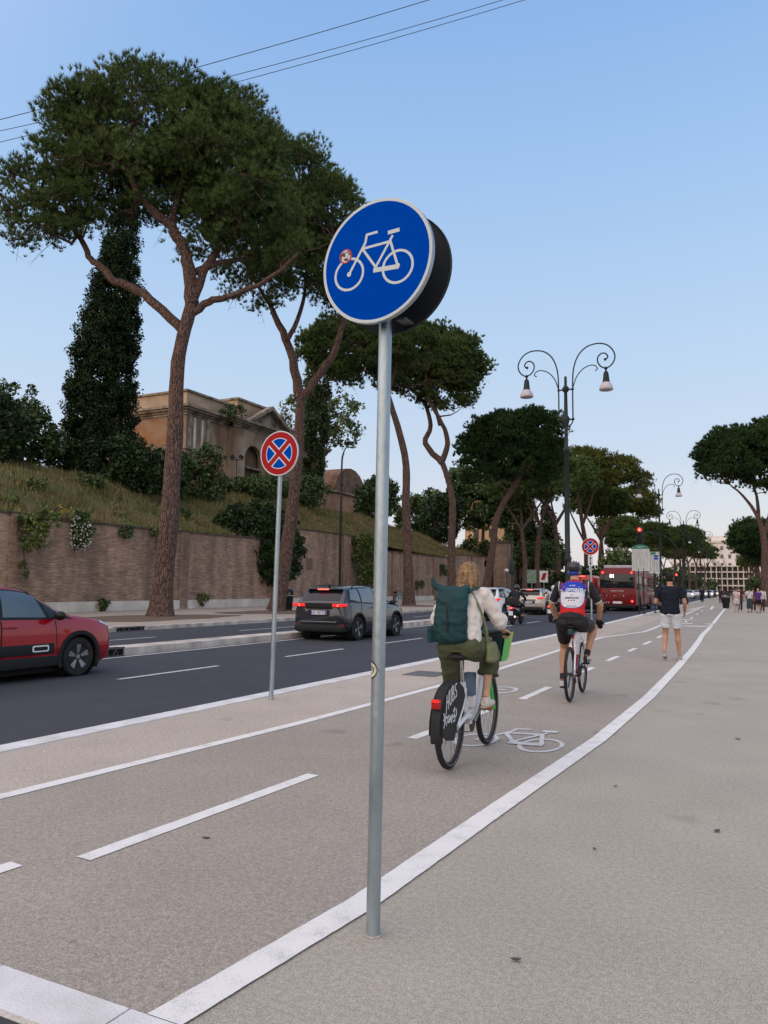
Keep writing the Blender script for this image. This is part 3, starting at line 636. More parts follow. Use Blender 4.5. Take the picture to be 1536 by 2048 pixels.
def leafq(C, rc, per, size, r, flat=.7, asp=.62):
    n = len(C); c = np.repeat(C, per, 0); sc = np.repeat(r.uniform(.6, 1.3, (n, 1)), per, 0)
    q = unit(r.normal(size=(n*per, 3)))*(r.uniform(.1, 1, (n*per, 1))**.45); p = c+q*np.array(rc)*sc
    N = n*per; a = unit(r.normal(size=(N, 3))+q*.6); b = unit(np.cross(a, r.normal(size=(N, 3)))); s = size*r.uniform(.55, 1.3, (N, 1))
    V = np.stack([p-a*s, p+b*s*asp, p+a*s, p-b*s*asp], 1).reshape(-1, 3)
    return V, np.arange(N*4).reshape(-1, 4)
def wiggle(pts, k, amp, r):
    """subdivide a 3d polyline smoothly with a little irregularity"""
    P = [Vector(p) for p in pts]; out = []
    for i in range(len(P)-1):
        p0 = P[max(i-1, 0)]; p1 = P[i]; p2 = P[i+1]; p3 = P[min(i+2, len(P)-1)]
        for j in range(k):
            t = j/k; q = .5*((2*p1)+(p2-p0)*t+(2*p0-5*p1+4*p2-p3)*t*t+(3*p1-p0-3*p2+p3)*t**3)
            out.append(q+Vector(r.normal(0, amp, 3)) if (i or j) else q)
    out.append(P[-1]); return out
def pine(name, label, base, trunk, limbs, ells, r0, seed, m_n, dens=1.0, tuft=(.26, .0165), group='umbrella pines along the far pavement', rc=.85, top=1.2, detail=1, cat='pine tree', lo=.45):
    """trunk/limbs in local (u, z) or (u, w, z); ells (u, z, ru, rz[, w, rw, weight])"""
    r = np.random.default_rng(seed)
    t = thing(name, label, cat, (base[0], base[1], base[2] if len(base) > 2 else 0.0), YAW, group)
    tb = MB(); c3 = lambda p: (p[0], 0, p[1]) if len(p) == 2 else p
    tp = wiggle([c3(p) for p in trunk], 3 if detail else 2, .02*r0, r); H_ = tp[-1].z
    rad = [r0*(1-.42*max(0, p.z)/H_)*(1+.45*math.exp(-max(0, p.z)/.55)) for p in tp]
    rad = [q*(1+r.uniform(-.05, .05)) for q in rad]
    tb.tube(tp, rad, 14 if detail else 8); lp = list(tp[len(tp)//2:])
    for li, (lm, ra) in enumerate(limbs):
        m = len(lm); sg = (-1)**li*(.35+.5*r.random())
        pts = [Vector(c3(p)) for p in lm]
        if len(lm[0]) == 2:
            for i, p in enumerate(pts): p.y += sg*2.2*(i/(m-1))**1.3
        q = wiggle(pts, 4 if detail else 2, ra*.12, r); N = len(q)
        tb.tube(q, [ra*(1-.72*i/(N-1)) for i in range(N)], 9 if detail else 6); lp += q[N//3:]
    E = []
    for e in ells:
        u, z, ru, rz = e[:4]; w = e[4] if len(e) > 4 else r.uniform(-.6, .6); rw = e[5] if len(e) > 5 else ru*1.0; wt = e[6] if len(e) > 6 else 1
        E.append((u, w, z, ru-rc*.5, rw-rc*.5, rz-rc*.5, wt))
    area = sum(e[6]*(e[3]*e[5]+e[4]*e[5]+e[3]*e[4]) for e in E); nc = int(area*6.2*dens/(rc/.85)**2)
    C, D = clump_centers(E, nc, r, lo=lo)
    lpn = np.array([tuple(p) for p in lp])
    hub = C[r.choice(len(C), max(6, int(len(C)*.09)), replace=False)]
    for h in hub:
        k = np.argmin(np.linalg.norm(lpn-h+np.array([0, 0, .0]), axis=1)); a = Vector(lpn[k]); b_ = Vector(h)
        mid = (a+b_)/2+Vector((r.normal(0, .35), r.normal(0, .35), -.35-.1*abs(r.normal()))); mid2 = a*.25+b_*.75+Vector((0, 0, -.3))
        tb.tube([a, mid, mid2, b_], [.10*r0/.5, .07*r0/.5, .05*r0/.5, .02], 6 if detail else 4, caps=False)
    if detail:
        for c in C[::2]:
            k = np.argmin(np.linalg.norm(hub-c, axis=1)); a = Vector(hub[k]); b_ = Vector(c)
            mid = (a+b_)/2+Vector((r.normal(0, .15), r.normal(0, .15), -.2)); tb.tube([a, mid, b_], [.035, .024, .010], 4, caps=False)
    if detail:
        tw = MB(); low = C[D[:, 2] < .05]; low = low[r.permutation(len(low))[:170]]
        for c in low:
            d = Vector((r.normal(0, .5), r.normal(0, .5), -.55-.5*r.random())); L2 = r.uniform(.5, 1.3); p = Vector(c)
            tw.tube([p, p+d*L2*.5+Vector((0, 0, .08)), p+d*L2], [.014, .010, .004], 3, caps=False)
            for _ in range(2): q2 = p+d*L2*r.uniform(.3, .8); tw.tube([q2, q2+Vector((r.normal(0, .25), r.normal(0, .25), r.normal(-.1, .2)))], [.008, .003], 3, caps=False)
        tb.add(tw.v, tw.f)
    if detail: per, k = 27, 20
    else: per, k = 20, 8
    tb.build('trunk', M_BARK, t, smooth=True, auto=60)
    V, F = tufts(C, D, rc, per, k, tuft[0], tuft[1], r, up=top)
    arr_obj('crown', V, F, m_n, t); return t
PG = 'umbrella pines along the far pavement'
T1 = pine('pine_tree', 'tallest umbrella pine with a thick trunk leaning slightly and one long low limb reaching left', (-24.5, 26.6),
  [(-.05, -.12), (.05, 1.89), (.19, 4.15), (.27, 6.44), (.3, 8.76), (.3, 11.1), (.43, 12.53), (.69, 13.72), (.89, 14.69)],
  [([(.42, 13.3), (-.86, 14.5), (-2.05, 15.38), (-2.89, 15.73), (-3.75, 16.57), (-4.36, 17.05), (-5.01, 18.27), (-6.13, 19.49), (-7.23, 20.09), (-8.31, 20.45)], .24),
   ([(.89, 14.5), (.68, 16.14), (.33, 17.35), (-.29, 18.2), (-.78, 18.56), (-1.51, 19.29), (-2.04, 20.53), (-2.58, 22.02)], .33),
   ([(.9, 14.6), (1.42, 16.39), (1.86, 17.12), (1.71, 18.1), (.96, 19.57), (.46, 20.31), (.04, 22.05)], .22),
   ([(.8, 13.9), (1.71, 14.58), (2.41, 14.71), (3.79, 15.2), (4.95, 15.82), (5.87, 16.68)], .2),
   ([(.73, 15.94), (1.88, 16.64), (3.04, 17.14), (4.41, 18.38)], .18), ([(-.17, 18.0), (.13, 19.56), (1.02, 21.31), (1.67, 23.07)], .17)],
  [(-1.6, 23.2, 4.5, 2.9, .3, 4.2, 1.15), (1.9, 21.6, 3.5, 3.3, 0, 4, 1.15), (3.4, 19.0, 3.0, 2.3, 0, 3.4, 1.1), (-5.9, 19.3, 3.0, 2.1, 0, 2.8, .85), (-1.2, 20.2, 3.6, 1.9, 0, 3.6, .8), (-4.8, 22.9, 2.2, 1.8, 0, 2.4, 1), (-6.2, 17.8, 2.4, 1.4, 0, 1.8, .6), (-4.0, 21.0, 3.2, 1.9, 0, 3, .8), (4.6, 17.2, 1.9, 1.3, 0, 2.2, .6), (1.5, 17.8, 2.2, 1.4, .6, 2.4, .45)],
  .48, 11, M_NEEDLE, dens=1.0)
T2 = pine('pine_tree', 'second umbrella pine with a forked trunk rising behind the no stopping sign', (-24.8, 36),
  [(.01, .05), (.32, 2.06), (.68, 4.88), (.96, 7.73), (1.08, 10.04), (1.09, 12.08), (1.02, 12.66)],
  [([(1.03, 12.2), (.61, 14.42), (-.01, 16.2), (-.62, 17.38), (-1.08, 18.28), (-1.99, 19.77)], .3), ([(1.1, 12.1), (2.21, 13.56), (2.91, 14.6), (3.46, 16.24), (3.73, 17.43), (3.56, 19.23), (2.95, 21.04)], .26), ([(.29, 15.6), (.98, 17.4), (1.22, 19.81), (.87, 22.54)], .16)],
  [(-.0, 25.2, 3.3, 2.6, 0, 3.6, 1.1), (2.5, 23.0, 2.8, 2.6, 0, 3.2, 1.1), (-.3, 21.9, 4.0, 2.8, 0, 4, 1), (2.2, 20.0, 2.8, 2.2, 0, 2.8, .9), (-1.6, 18.8, 2.8, 1.9, 0, 2.6, .7), (3.5, 18.0, 1.8, 1.5, 0, 2, .5)], .42, 12, M_NEEDLE, dens=.95, group=PG)
T3 = pine('pine_tree', 'slender umbrella pine bending left high up, its trunk just right of the blue sign post', (-25.4, 55),
  [(.01, .02), (-.14, 4.36), (-.29, 8.32), (-.31, 11.12), (-.81, 13.54), (-1.43, 15.56), (-1.84, 16.79)],
  [([(-1.84, 16.6), (-2.67, 18.42), (-4.1, 20.47)], .26), ([(-1.84, 16.6), (-1.26, 18.85), (-.47, 20.92)], .22)],
  [(-4.9, 20.2, 4.3, 3.0, 0, 3.6, 1), (-.87, 20.5, 3.8, 2.4, 0, 3.5, 1), (-7.0, 20.6, 2.6, 2.6, 0, 2.4, .8), (-5.8, 18.4, 2.6, 1.6, 0, 2.4, .5)], .40, 13, M_NEEDLE, dens=.8, tuft=(.28, .036), group=PG)
T4 = pine('pine_tree', 'umbrella pine whose trunk splits into an open loop below the crown', (-25.7, 65),
  [(0, .12), (-.1, 4.84), (-.02, 9.39), (-.71, 12.14), (-1.08, 13.07)],
  [([(-1.0, 12.8, 0), (-2.55, 14.67, 0), (-2.01, 16.31, 0), (-2.58, 18.65, 0), (-3.97, 20.04, 0), (-5.37, 21.45, 0)] if False else [(-1.0, 12.8), (-2.55, 14.67), (-2.01, 16.31), (-2.58, 18.65), (-3.97, 20.04), (-5.37, 21.45)], .3), ([(-1.08, 12.8), (-.49, 14.46), (-1.09, 16.32), (-2.35, 18.65), (-2.59, 21.48)], .3), ([(-1.18, 16.32), (-1.66, 19.13), (-.28, 21.5)], .2)],
  [(-2.6, 22.5, 5.2, 3.5, 0, 4.4, 1.1), (.3, 21.9, 3.3, 3.4, 0, 3.6, 1.1), (-.8, 19.4, 3.3, 2.2, 0, 3, .7), (-5.2, 20.2, 2.6, 1.8, 0, 2.6, .6)], .42, 14, M_NEEDLE, dens=.8, tuft=(.28, .038), group=PG)
T5 = pine('pine_tree', 'umbrella pine leaning strongly right with a broad dark crown above the white car', (-26.1, 75),
  [(-.11, .1), (.77, 5.32), (1.03, 7.89), (1.81, 9.97), (3.11, 12.06), (4.16, 14.16), (4.79, 16.26)],
  [([(4.26, 14.2), (3.13, 15.45), (2.09, 16.23)], .2), ([(4.79, 16.0), (5.12, 18.37)], .2)],
  [(1.9, 17.0, 4.2, 3.0, 0, 4, 1.1), (5.2, 17.3, 3.6, 3.0, 0, 3.6, 1.1), (-.7, 14.6, 2.8, 3.2, 0, 2.6, .9), (3.6, 14.2, 4.2, 2.4, 0, 3.6, .8), (6.6, 14.4, 2.4, 2.8, 0, 2.6, .9)], .42, 15, M_NEEDLE_D, dens=.85, tuft=(.3, .042), group=PG)
T6 = pine('pine_tree', 'olive toned umbrella pine with crossing bare stems left of the bus', (-27.8, 130),
  [(.42, .03), (.29, 7.93), (-.24, 12.12), (-.77, 16.33)], [([(-.77, 16.1), (-1.81, 20.57), (-2.2, 23.13)], .3), ([(-.24, 12.12), (1.51, 17.21), (2.83, 20.62)], .26), ([(.2, 9), (-2.0, 14), (-3.4, 19)], .2)],
  [(.2, 22.6, 5.0, 3.0), (5.6, 21.2, 4.6, 3.0), (-2.4, 20.4, 3.6, 3.0), (2.5, 19.8, 5, 2.2), (9.5, 19.5, 2.6, 2.0)], .5, 16, M_NEEDLE_Y, dens=.95, tuft=(.42, .06), rc=1.0, detail=0, group=PG)
T7 = pine('pine_tree', 'olive umbrella pine, thin forked trunk, crown low over the bus', (-28.6, 155),
  [(-1.65, -.2), (-1.03, 8.12), (-1.45, 12.05)], [([(-1.17, 11.07), (1.08, 16.04), (3.59, 18.06)], .28), ([(-1.45, 11.8), (-2.36, 17.0)], .26), ([(1, 16), (4, 17.5), (6.5, 18.6)], .16)],
  [(4.8, 18.6, 5.6, 3.2), (-.85, 19.0, 4.6, 3.4), (8, 16.6, 3, 2)], .5, 17, M_NEEDLE_Y, dens=.95, tuft=(.46, .07), rc=1.05, detail=0, group=PG)
R1 = pine('pine_tree', 'large umbrella pine with airy lower twigs at the right edge of the promenade', (-.2, 80),
  [(-.44, .0), (-.3, 4.32), (-.35, 6.65), (-.72, 8.05)], [([(-.63, 7.82), (-1.49, 9.92), (-2.85, 11.56)], .2), ([(-.35, 6.5), (.36, 9.47), (1.39, 11.84)], .24), ([(-.72, 8.0), (-.54, 10.4), (-.91, 13.24)], .2)],
  [(-2.6, 14.2, 3.8, 2.7, 0, 3.8, 1.1), (1.3, 15.3, 4.4, 2.8, 0, 4.4, 1.1), (1.0, 12.6, 4.6, 2.2, 0, 4, .7), (-4.3, 12.7, 2.2, 1.5, 0, 2.4, .8)], .42, 18, M_NEEDLE_D, dens=.85, tuft=(.3, .042), group='pines on the right side')
R2 = pine('pine_tree', 'dense dark rounded pine beside the red brick monument', (-2.3, 126), [(.6, 0), (.7, 3.0), (.5, 5.5)], [([(.5, 5.3), (-.8, 7), (-2, 8.6)], .25), ([(.5, 5), (1.4, 7), (1.6, 9.5)], .25), ([(.6, 3.5), (-.5, 5.2), (-1.6, 6.6)], .12)],
  [(.2, 9.0, 4.0, 3.2, 0, 4, 1.2), (1.6, 6.6, 2.8, 2.6, 0, 3, .8)], .45, 19, M_NEEDLE_D, dens=1.1, tuft=(.42, .07), rc=.9, detail=0, group='pines on the right side')
# a plain far pine, copied along both sides of the street beyond
FP = pine('pine_tree', 'umbrella pine', (-26+off(185), 182), [(0, 0), (.2, 5), (-.3, 9.5)], [([(-.3, 9.3), (-2, 12.5), (-3.4, 14.5)], .25), ([(-.3, 9.3), (1.6, 12), (3, 14.2)], .24), ([(-.2, 9.3), (.2, 14)], .2)],
  [(0, 15.8, 5.6, 2.6), (-2.2, 14.2, 3.6, 1.7), (2.8, 14.4, 3.4, 1.7)], .42, 21, M_NEEDLE, dens=.8, tuft=(.55, .09), rc=1.15, detail=0, group='distant umbrella pines')
FP['label'] = 'distant umbrella pine just beyond the olive crowns left of the bus'
k_ = 0
FL = ['low broad pine crown just left of the overhead traffic light', 'broad pine crown right of the overhead traffic light arm', 'farther pine crown behind the curved traffic light arm', 'pine crown above the left end of the bus roof',
      'pine between the leaning pine and the tall lamp post, nearer one', 'pine between the leaning pine and the tall lamp post, farther one', 'pine directly behind the tall lamp post', 'pine left of the pale green rounded tree']
FL += ['small far pine, number %s of the left row counted from the bus' % w_ for w_ in ('one', 'two', 'three', 'four')]+['small far pine on the road side, number %s counted from the bus' % w_ for w_ in ('one', 'two', 'three', 'four')]+['small far pine on the promenade side, number %s counted from the monument' % w_ for w_ in ('one', 'two', 'three', 'four', 'five')]+['small far pine']*6
far = [(-19.3, 150, .76, .9), (-22.5, 160, .78, 2.6), (-17.6, 168, .76, 4.9), (-21.6, 132, .62, 5.5), (-26, 96, .95, .7), (-27, 108, 1.12, 2.9), (-26.5, 118, 1.2, 1.1), (-24, 143, 1.1, 4.2), (-25, 212, 1.0, .3), (-24.5, 245, 1.08, 1.3), (-25, 280, .95, 2.5), (-24, 320, 1.0, 3.6), (-13.6, 118, .62, 4.0), (-11.6, 170, .8, 5), (-12.5, 205, .85, .9), (-12.5, 240, .85, 2.2), (-12, 285, .9, 3.1), (1.6, 150, .75, 1.9), (2.0, 168, .8, 1.0), (1.8, 200, .6, 4.4), (1.5, 240, .62, 5.6), (1.5, 290, .7, .5)]
for i, (x, y, s_, a) in enumerate(far):
    x = x-off(y) if i < 4 else x
    if (x, y) == (-13.6, 118): continue
    dup(FP, (x+off(y), y, 0), a, FL[k_], 'distant umbrella pines', s_); k_ += 1

def leafy(name, label, cat, loc, ells, m, per, size, seed, rc=.5, dens=1.0, trunk=None, group=None, part='foliage', lo=.45, tm=None, asp=.62):
    """broad-leaved bush or tree; ells in local frame turned to face the street (u, w, z, ru, rw, rz)"""
    r = np.random.default_rng(seed); t = thing(name, label, cat, loc, YAW, group)
    E = [(*e[:6], e[6] if len(e) > 6 else 1) for e in ells]
    area = sum(e[6]*(e[3]*e[5]+e[4]*e[5]+e[3]*e[4]) for e in E); nc = max(4, int(area*2.4*dens/(rc*rc)))
    C, D = clump_centers(E, nc, r, lo=lo, upb=.0); V, F = leafq(C, rc, per, size, r, asp=asp); arr_obj(part, V, F, m, t)
    tb = MB()
    for (pts, ra) in (trunk or [([(0, 0, -.3), (0, 0, .8*max(e[2] for e in E))], .10)]): 
        N = len(pts); tb.tube(wiggle(pts, 3, ra*.1, r), [ra*(1-.6*i/(3*(N-1))) for i in range(3*(N-1)+1)], 8)
    cs = C[::max(1, len(C)//30)]; base_ = Vector((trunk or [([(0, 0, 0), (0, 0, .5*max(e[2] for e in E))], .1)])[0][0][-1])
    for c in cs: tb.tube([base_, (base_+Vector(c))/2+Vector((0, 0, .1)), c], [.05, .03, .012], 4, caps=False)
    tb.build('trunk', tm or M_BARK2, t, smooth=True); return t
# ivy-clad cypress behind the first pine (26.8 px per metre there)
C1z = hill_z(-45, 41.7)
leafy('cypress_tree', 'tall dark cypress wrapped in ivy behind the first pine', 'cypress tree', (-45, 41.7, C1z-.2),
      [(0, 0, 2.6, 3.3, 2.6, 2.6), (-.2, 0, 5.2, 2.9, 2.4, 2.6), (-.1, 0, 7.5, 2.75, 2.3, 2.6), (0, 0, 9.5, 2.5, 2.3, 2.6), (.15, 0, 11.6, 2.35, 2.2, 2.6), (.35, 0, 13.6, 2.15, 2.0, 2.5), (.55, 0, 15.5, 1.85, 1.8, 2.4), (.75, 0, 17.4, 1.5, 1.5, 2.3), (.95, 0, 19.4, 1.35, 1.2, 2.2), (1.1, 0, 21.6, .7, .8, 2.0)], mat('dark_ivy_leaves', (.009, .022, .008), .65, island=.5, col2=(.020, .040, .012), scale=.8, thr=(.38, .62), spec=.15), 72, .10, 31, rc=.48, dens=1.0, lo=.5, trunk=[([(0, 0, -.3), (.2, 0, 8), (.9, 0, 19)], .4)], group='cypresses on the hill')
C2z = hill_z(-46, 73.7)
leafy('cypress_tree', 'narrow dark cypress standing behind the forked pine', 'cypress tree', (-46, 73.7, C2z-.4),
      [(0, 0, 2.0, .9, .9, 2.0, .5), (-.1, 0, 6.0, 1.2, 1.1, 3.5), (.3, 0, 10.5, 1.6, 1.4, 3.5), (.2, 0, 15, 1.5, 1.4, 3.5), (0, 0, 19, 1.0, 1.0, 3)], M_CYP, 40, .17, 32, rc=.55, dens=.9, trunk=[([(0, 0, -.3), (0, 0, 6), (0, 0, 18)], .3)], group='cypresses on the hill')
# bushes along the top of the slope
def bush(x, y, ells, m, seed, label, per=40, size=.14, rc=.5, dens=.9, name='bush', cat='bush', **k):
    return leafy(name, label, cat, (x, y, hill_z(x, y)-.15 if x < -31.5+off(y) else k.pop('z', .05)), ells, m, per, size, seed, rc=rc, dens=dens, group='bushes on the slope', **k)
bush(-46.5, 31, [(0, 0, 1.2, 3.6, 2, 1.7), (2.8, 0, 2.0, 2.4, 1.8, 2.2), (-1.5, 0, 3.3, 1.8, 1.5, 1.5)], M_IVY, 41, 'dark bush crowning the slope at the left edge of the picture')
bush(-46.5, 35.5, [(0, 0, 2.0, 3.2, 2, 2.4), (-.5, 0, 4.2, 2.2, 1.6, 1.7), (-2.6, 0, 1.2, 2, 1.5, 1.5)], M_LEAF, 42, 'green leafy bush between the left edge and the ivy-clad cypress')
bush(-42.6, 40.5, [(0, 0, 1.2, 3.2, 2, 2.4), (2.5, 0, 1.0, 2.6, 1.8, 1.8), (-2.8, 0, 1.5, 2.2, 1.6, 1.6)], M_IVY, 43, 'wide dark bush at the foot of the ivy-clad cypress')
bush(-42.5, 45.4, [(0, 0, 1.1, 2.4, 1.8, 1.9), (1.2, 0, 2.0, 1.5, 1.3, 1.4)], M_LEAF, 44, 'green bush in front of the orange plaster wall, left of the first trunk')
bush(-42, 49.8, [(0, 0, 1.2, 1.9, 1.5, 2.0), (.3, 0, 3.0, 1.2, 1.0, 1.6)], M_LEAF, 45, 'upright bush just right of the first pine trunk, before the old building')
bush(-43.5, 56, [(0, 0, .6, 2.4, 1.5, 1.0), (3, 0, .7, 2.6, 1.5, 1.1)], M_LEAF, 46, 'low hedge-like bush under the arched niche')
bush(-45, 65, [(0, 0, .6, 2.6, 1.5, 1.5), (3.2, 0, .8, 2.4, 1.5, 1.3)], M_LEAF, 47, 'low bush below the right end of the old building')
for i, (x, y, s_, lab) in enumerate(((-37, 29.5, .55, 'small low shrub on the grass slope above the flower bush'), (-39.5, 35.5, .8, 'low shrub on the upper slope below the ivy-clad cypress'), (-34.5, 33.5, .4, 'tiny shrub on the slope left of the first pine trunk'), (-36, 39.5, .7, 'low green shrub on the slope right of the first pine trunk'), (-38.5, 52, .8, 'low shrub on the slope above the big hanging bush'), (-35, 66, .7, 'low shrub on the slope right of the blue sign post'), (-34, 25.5, .45, 'tiny shrub on the slope at the left edge'))):
    bush(x, y, [(0, 0, s_*.4, s_*1.5, s_, s_*.7), (s_, 0, s_*.3, s_, s_*.8, s_*.5)], M_LEAF if i % 2 else M_IVYL, 200+i, lab, per=26, size=.10, rc=.3, dens=.5, trunk=[([(0, 0, -.1), (0, 0, s_*.5)], .03)])
bush(-33.0, 45.2, [(0, -.4, .9, 3.0, 1.8, 1.8, .9), (.9, -.8, -.6, 2.7, 1.7, 1.9, 1), (-.3, -1.0, -1.5, 2.3, 1.4, 1.6), (2.2, -.7, -1.0, 1.5, 1.3, 1.7, .8), (1.0, -1.0, -2.4, 1.7, 1.1, 1.1)], M_IVY, 48, 'big dark bush spilling over the brick wall behind the no stopping sign', per=44, size=.13, rc=.42, dens=1.0)
leafy('far_left_tree', 'leafy branches of a tree reaching in at the left edge above the bushes', 'tree', (-50, 31.0, hill_z(-50, 31)), [(.6, 0, 6.6, 1.8, 1.6, 1.2, .6), (1.8, 0, 5.2, 2.0, 1.5, 1.2, .7), (3.9, 0, 5.0, 1.4, 1.2, .7, .4), (.3, 0, 3, 2.6, 2, 1.8, .8)], M_LEAF, 26, .17, 49, rc=.5, dens=.55, trunk=[([(0, 0, -.2), (.2, 0, 3), (.8, 0, 6)], .2)])
# ivy and flowers on the wall
leafy('ivy', 'thick green ivy mat hanging down the wall just left of the blue sign post', 'ivy', (-30.75, 58.2, 3.6), [(0, 0, .2, 1.3, .45, 2.3), (.4, 0, -1.6, 1.2, .4, 1.5), (-.3, 0, 1.7, 1.3, .5, .6)], M_IVYL, 60, .11, 51, rc=.35, dens=.8, group='ivy hanging on the brick wall', lo=.2)
leafy('ivy', 'yellow green ivy trailing down the wall at the left edge behind the red car', 'ivy', (-30.8, 24.0, 3.8), [(0, 0, .5, 2.6, .28, .45, .8), (.9, 0, .0, .6, .22, 1.2, .7), (-.5, 0, -1.1, .45, .18, 1.7, .6), (.3, 0, -.9, .3, .15, 1.5, .4)], M_IVYL, 36, .08, 52, rc=.22, dens=.6, group='ivy hanging on the brick wall', lo=.2)
leafy('ivy', 'thin strand of ivy beside the left edge of the first pine trunk', 'ivy', (-30.85, 32.9, 3.7), [(0, 0, .0, .35, .15, 1.2, .5), (-.1, 0, .8, .6, .2, .3, .5)], M_IVYL, 30, .09, 53, rc=.22, dens=.5, group='ivy hanging on the brick wall', lo=.2)
fb = leafy('flowering_bush', 'small bush with white flowers hanging over the wall above the red car', 'flowering bush', (-30.8, 27.5, 4.0), [(0, 0, 0, .55, .3, .85), (0, 0, .6, .45, .35, .4)], M_LEAF, 40, .08, 54, rc=.2, dens=.8, lo=.3)
r_ = np.random.default_rng(5); q_ = r_.normal(size=(170, 3)); q_ = unit(q_)*np.array([.62, .42, .95]); q_[:, 1] = -np.abs(q_[:, 1]); V, F = leafq(q_, .03, 3, .045, r_); o = arr_obj('flowers', V, F, mat('white_petals', (.7, .7, .65), .6), fb); o['kind'] = 'stuff'
for i, (y, z, s_) in enumerate(((30.6, 4.25, .5), (22.8, .62, .35), (29.1, .35, .4), (37.2, .55, .45), (46.2, 2.6, .7), (72.0, 1.7, .6), (79, 3.3, .8))):
    lab = ['small green tuft growing from the top of the wall right of the white flowers', 'tiny weed on the plinth at the left edge', 'small weed rooted on the pale plinth left of the first trunk', 'small weed on the plinth right of the first trunk', 'small plant below the big overhanging bush', 'green patch of leaves low on the wall left of the woman\'s head', 'leafy patch high on the wall beyond the third pine'][i]
    leafy('weed', lab, 'weed', (-30.75+off(y), y, z), [(0, 0, 0, s_, .25, s_*.8)], M_IVYL if i % 2 else M_LEAF, 26, .08, 60+i, rc=.16, dens=.5, group='weeds on the wall')
yf = leafy('yellow_broom', 'yellow flowering broom on the slope above the white flower bush', 'flowering bush', (-33.2, 27.8, hill_z(-33.2, 27.8)), [(0, 0, .25, 1.0, .6, .35)], mat('yellow_flowers', (.45, .33, .03), .7, island=.4), 12, .06, 71, rc=.25, dens=.35, trunk=[([(0, 0, -.1), (0, 0, .3)], .03)])
# trees beyond, right of the old building
leafy('broadleaf_tree', 'pale green broad-leaved tree behind the forked pine', 'tree', (-52, 84.4, hill_z(-52, 84)), [(-3.4, 0, 12.6, 2.3, 2, 3.6, .8), (-1.0, 0, 14.5, 2.4, 2, 3.0, .8), (2.9, 0, 14.2, 2.6, 2.4, 2.4, .9), (3.6, 0, 11.3, 1.8, 1.8, 2.0, .8), (.4, 0, 11, 2.6, 2.2, 2.4, .6)], M_LEAFL, 24, .22, 81, rc=.65, dens=.62, trunk=[([(0, 0, -.2), (.2, 0, 6), (.5, 0, 12)], .3)], group='broad-leaved trees on the hill')
leafy('round_bush_tree', 'round dark green bushy tree right beside the blue sign post', 'tree', (-46, 88.8, hill_z(-46, 88.8)-.3), [(0, 0, 3.0, 3.0, 2.8, 3.2), (.9, 0, 4.6, 2.2, 2.2, 1.8)], M_LEAF, 36, .2, 82, rc=.6, dens=.8, group='broad-leaved trees on the hill')
leafy('broadleaf_tree', 'olive green tree seen between the third and fourth pine trunks', 'tree', (-50, 112, hill_z(-50, 112)), [(-1.0, 0, 5.0, 3.2, 3, 3.5), (2.4, 0, 6.6, 2.8, 2.6, 2.6), (3.2, 0, 3.6, 3.2, 2.6, 3)], M_LEAF, 40, .26, 83, rc=.75, dens=.9, group='broad-leaved trees on the hill')
leafy('broadleaf_tree', 'dark bushy tree right behind the trunk of the looped pine', 'tree', (-42, 100, hill_z(-42, 100)), [(0, 0, 2.6, 3.0, 2.6, 3.0), (1.7, 0, 5.2, 2.2, 2.2, 2.2)], M_IVY, 30, .22, 84, rc=.65, dens=.8, group='broad-leaved trees on the hill')
leafy('broadleaf_tree', 'large dark tree under the crown of the leaning pine', 'tree', (-42, 119, hill_z(-42, 119)), [(-1.0, 0, 9, 3.6, 3, 4.6), (3.2, 0, 11.5, 3.4, 3, 4.0), (5.0, 0, 7.2, 3.0, 2.6, 3.2, .6), (-3.2, 0, 12.8, 2.4, 2.2, 2.8)], M_LEAF, 44, .28, 85, rc=.8, dens=1.0, trunk=[([(0, 0, -.2), (.3, 0, 5), (.8, 0, 10)], .35)], group='broad-leaved trees on the hill')
leafy('broadleaf_tree', 'green tree filling the gap before the orange building', 'tree', (-41, 148, 3.0), [(-1.0, 0, 4, 3.8, 3, 3.8), (3.0, 0, 5.4, 3.4, 3, 3.6)], M_LEAFL, 26, .34, 86, rc=.9, dens=.7, group='broad-leaved trees on the hill')
leafy('cypress_tree', 'pointed dark cypress right behind the tall lamp post', 'cypress tree', (-37, 141.4, 2.5), [(0, 0, 3.0, 2.5, 2.2, 3.5), (0, 0, 7.5, 1.9, 1.9, 3.6), (.1, 0, 11.5, 1.3, 1.3, 3), (0, 0, 14.5, .7, .7, 2.4)], M_CYP, 28, .32, 87, rc=.75, dens=.95, group='cypresses on the hill')
leafy('cypress_tree', 'broad dark conifer left of the cypress by the tall lamp post', 'cypress tree', (-37, 128, 3.0), [(0, 0, 3.0, 3.6, 2.6, 3.0), (0, 0, 6.5, 2.6, 2.2, 3.0), (0, 0, 10, 1.5, 1.5, 3.2)], M_CYP, 28, .3, 88, rc=.75, dens=.9, group='cypresses on the hill')
leafy('round_bush_tree', 'pale green rounded tree above the roof of the bus', 'tree', (-20, 118, 0), [(0, 0, 4.6, 3.0, 2.8, 2.9), (-1.4, 0, 3.2, 2.4, 2.2, 2.4), (1.6, 0, 3.4, 2.4, 2.2, 2.4)], M_LEAFL, 30, .26, 89, rc=.7, dens=.85, trunk=[([(0, 0, -.1), (0, 0, 4)], .2)])
leafy('hedge', 'dark shrubs on the slope behind the wall between the looped and leaning pines', 'hedge', (-36, 108, hill_z(-36, 108)-.5), [(-3, 0, 1.6, 3.2, 1.6, 2.4), (2.0, 0, 1.8, 3.2, 1.6, 2.6), (6.5, 0, 1.6, 3, 1.6, 2.2)], M_LEAF, 34, .22, 93, rc=.6, dens=.8)
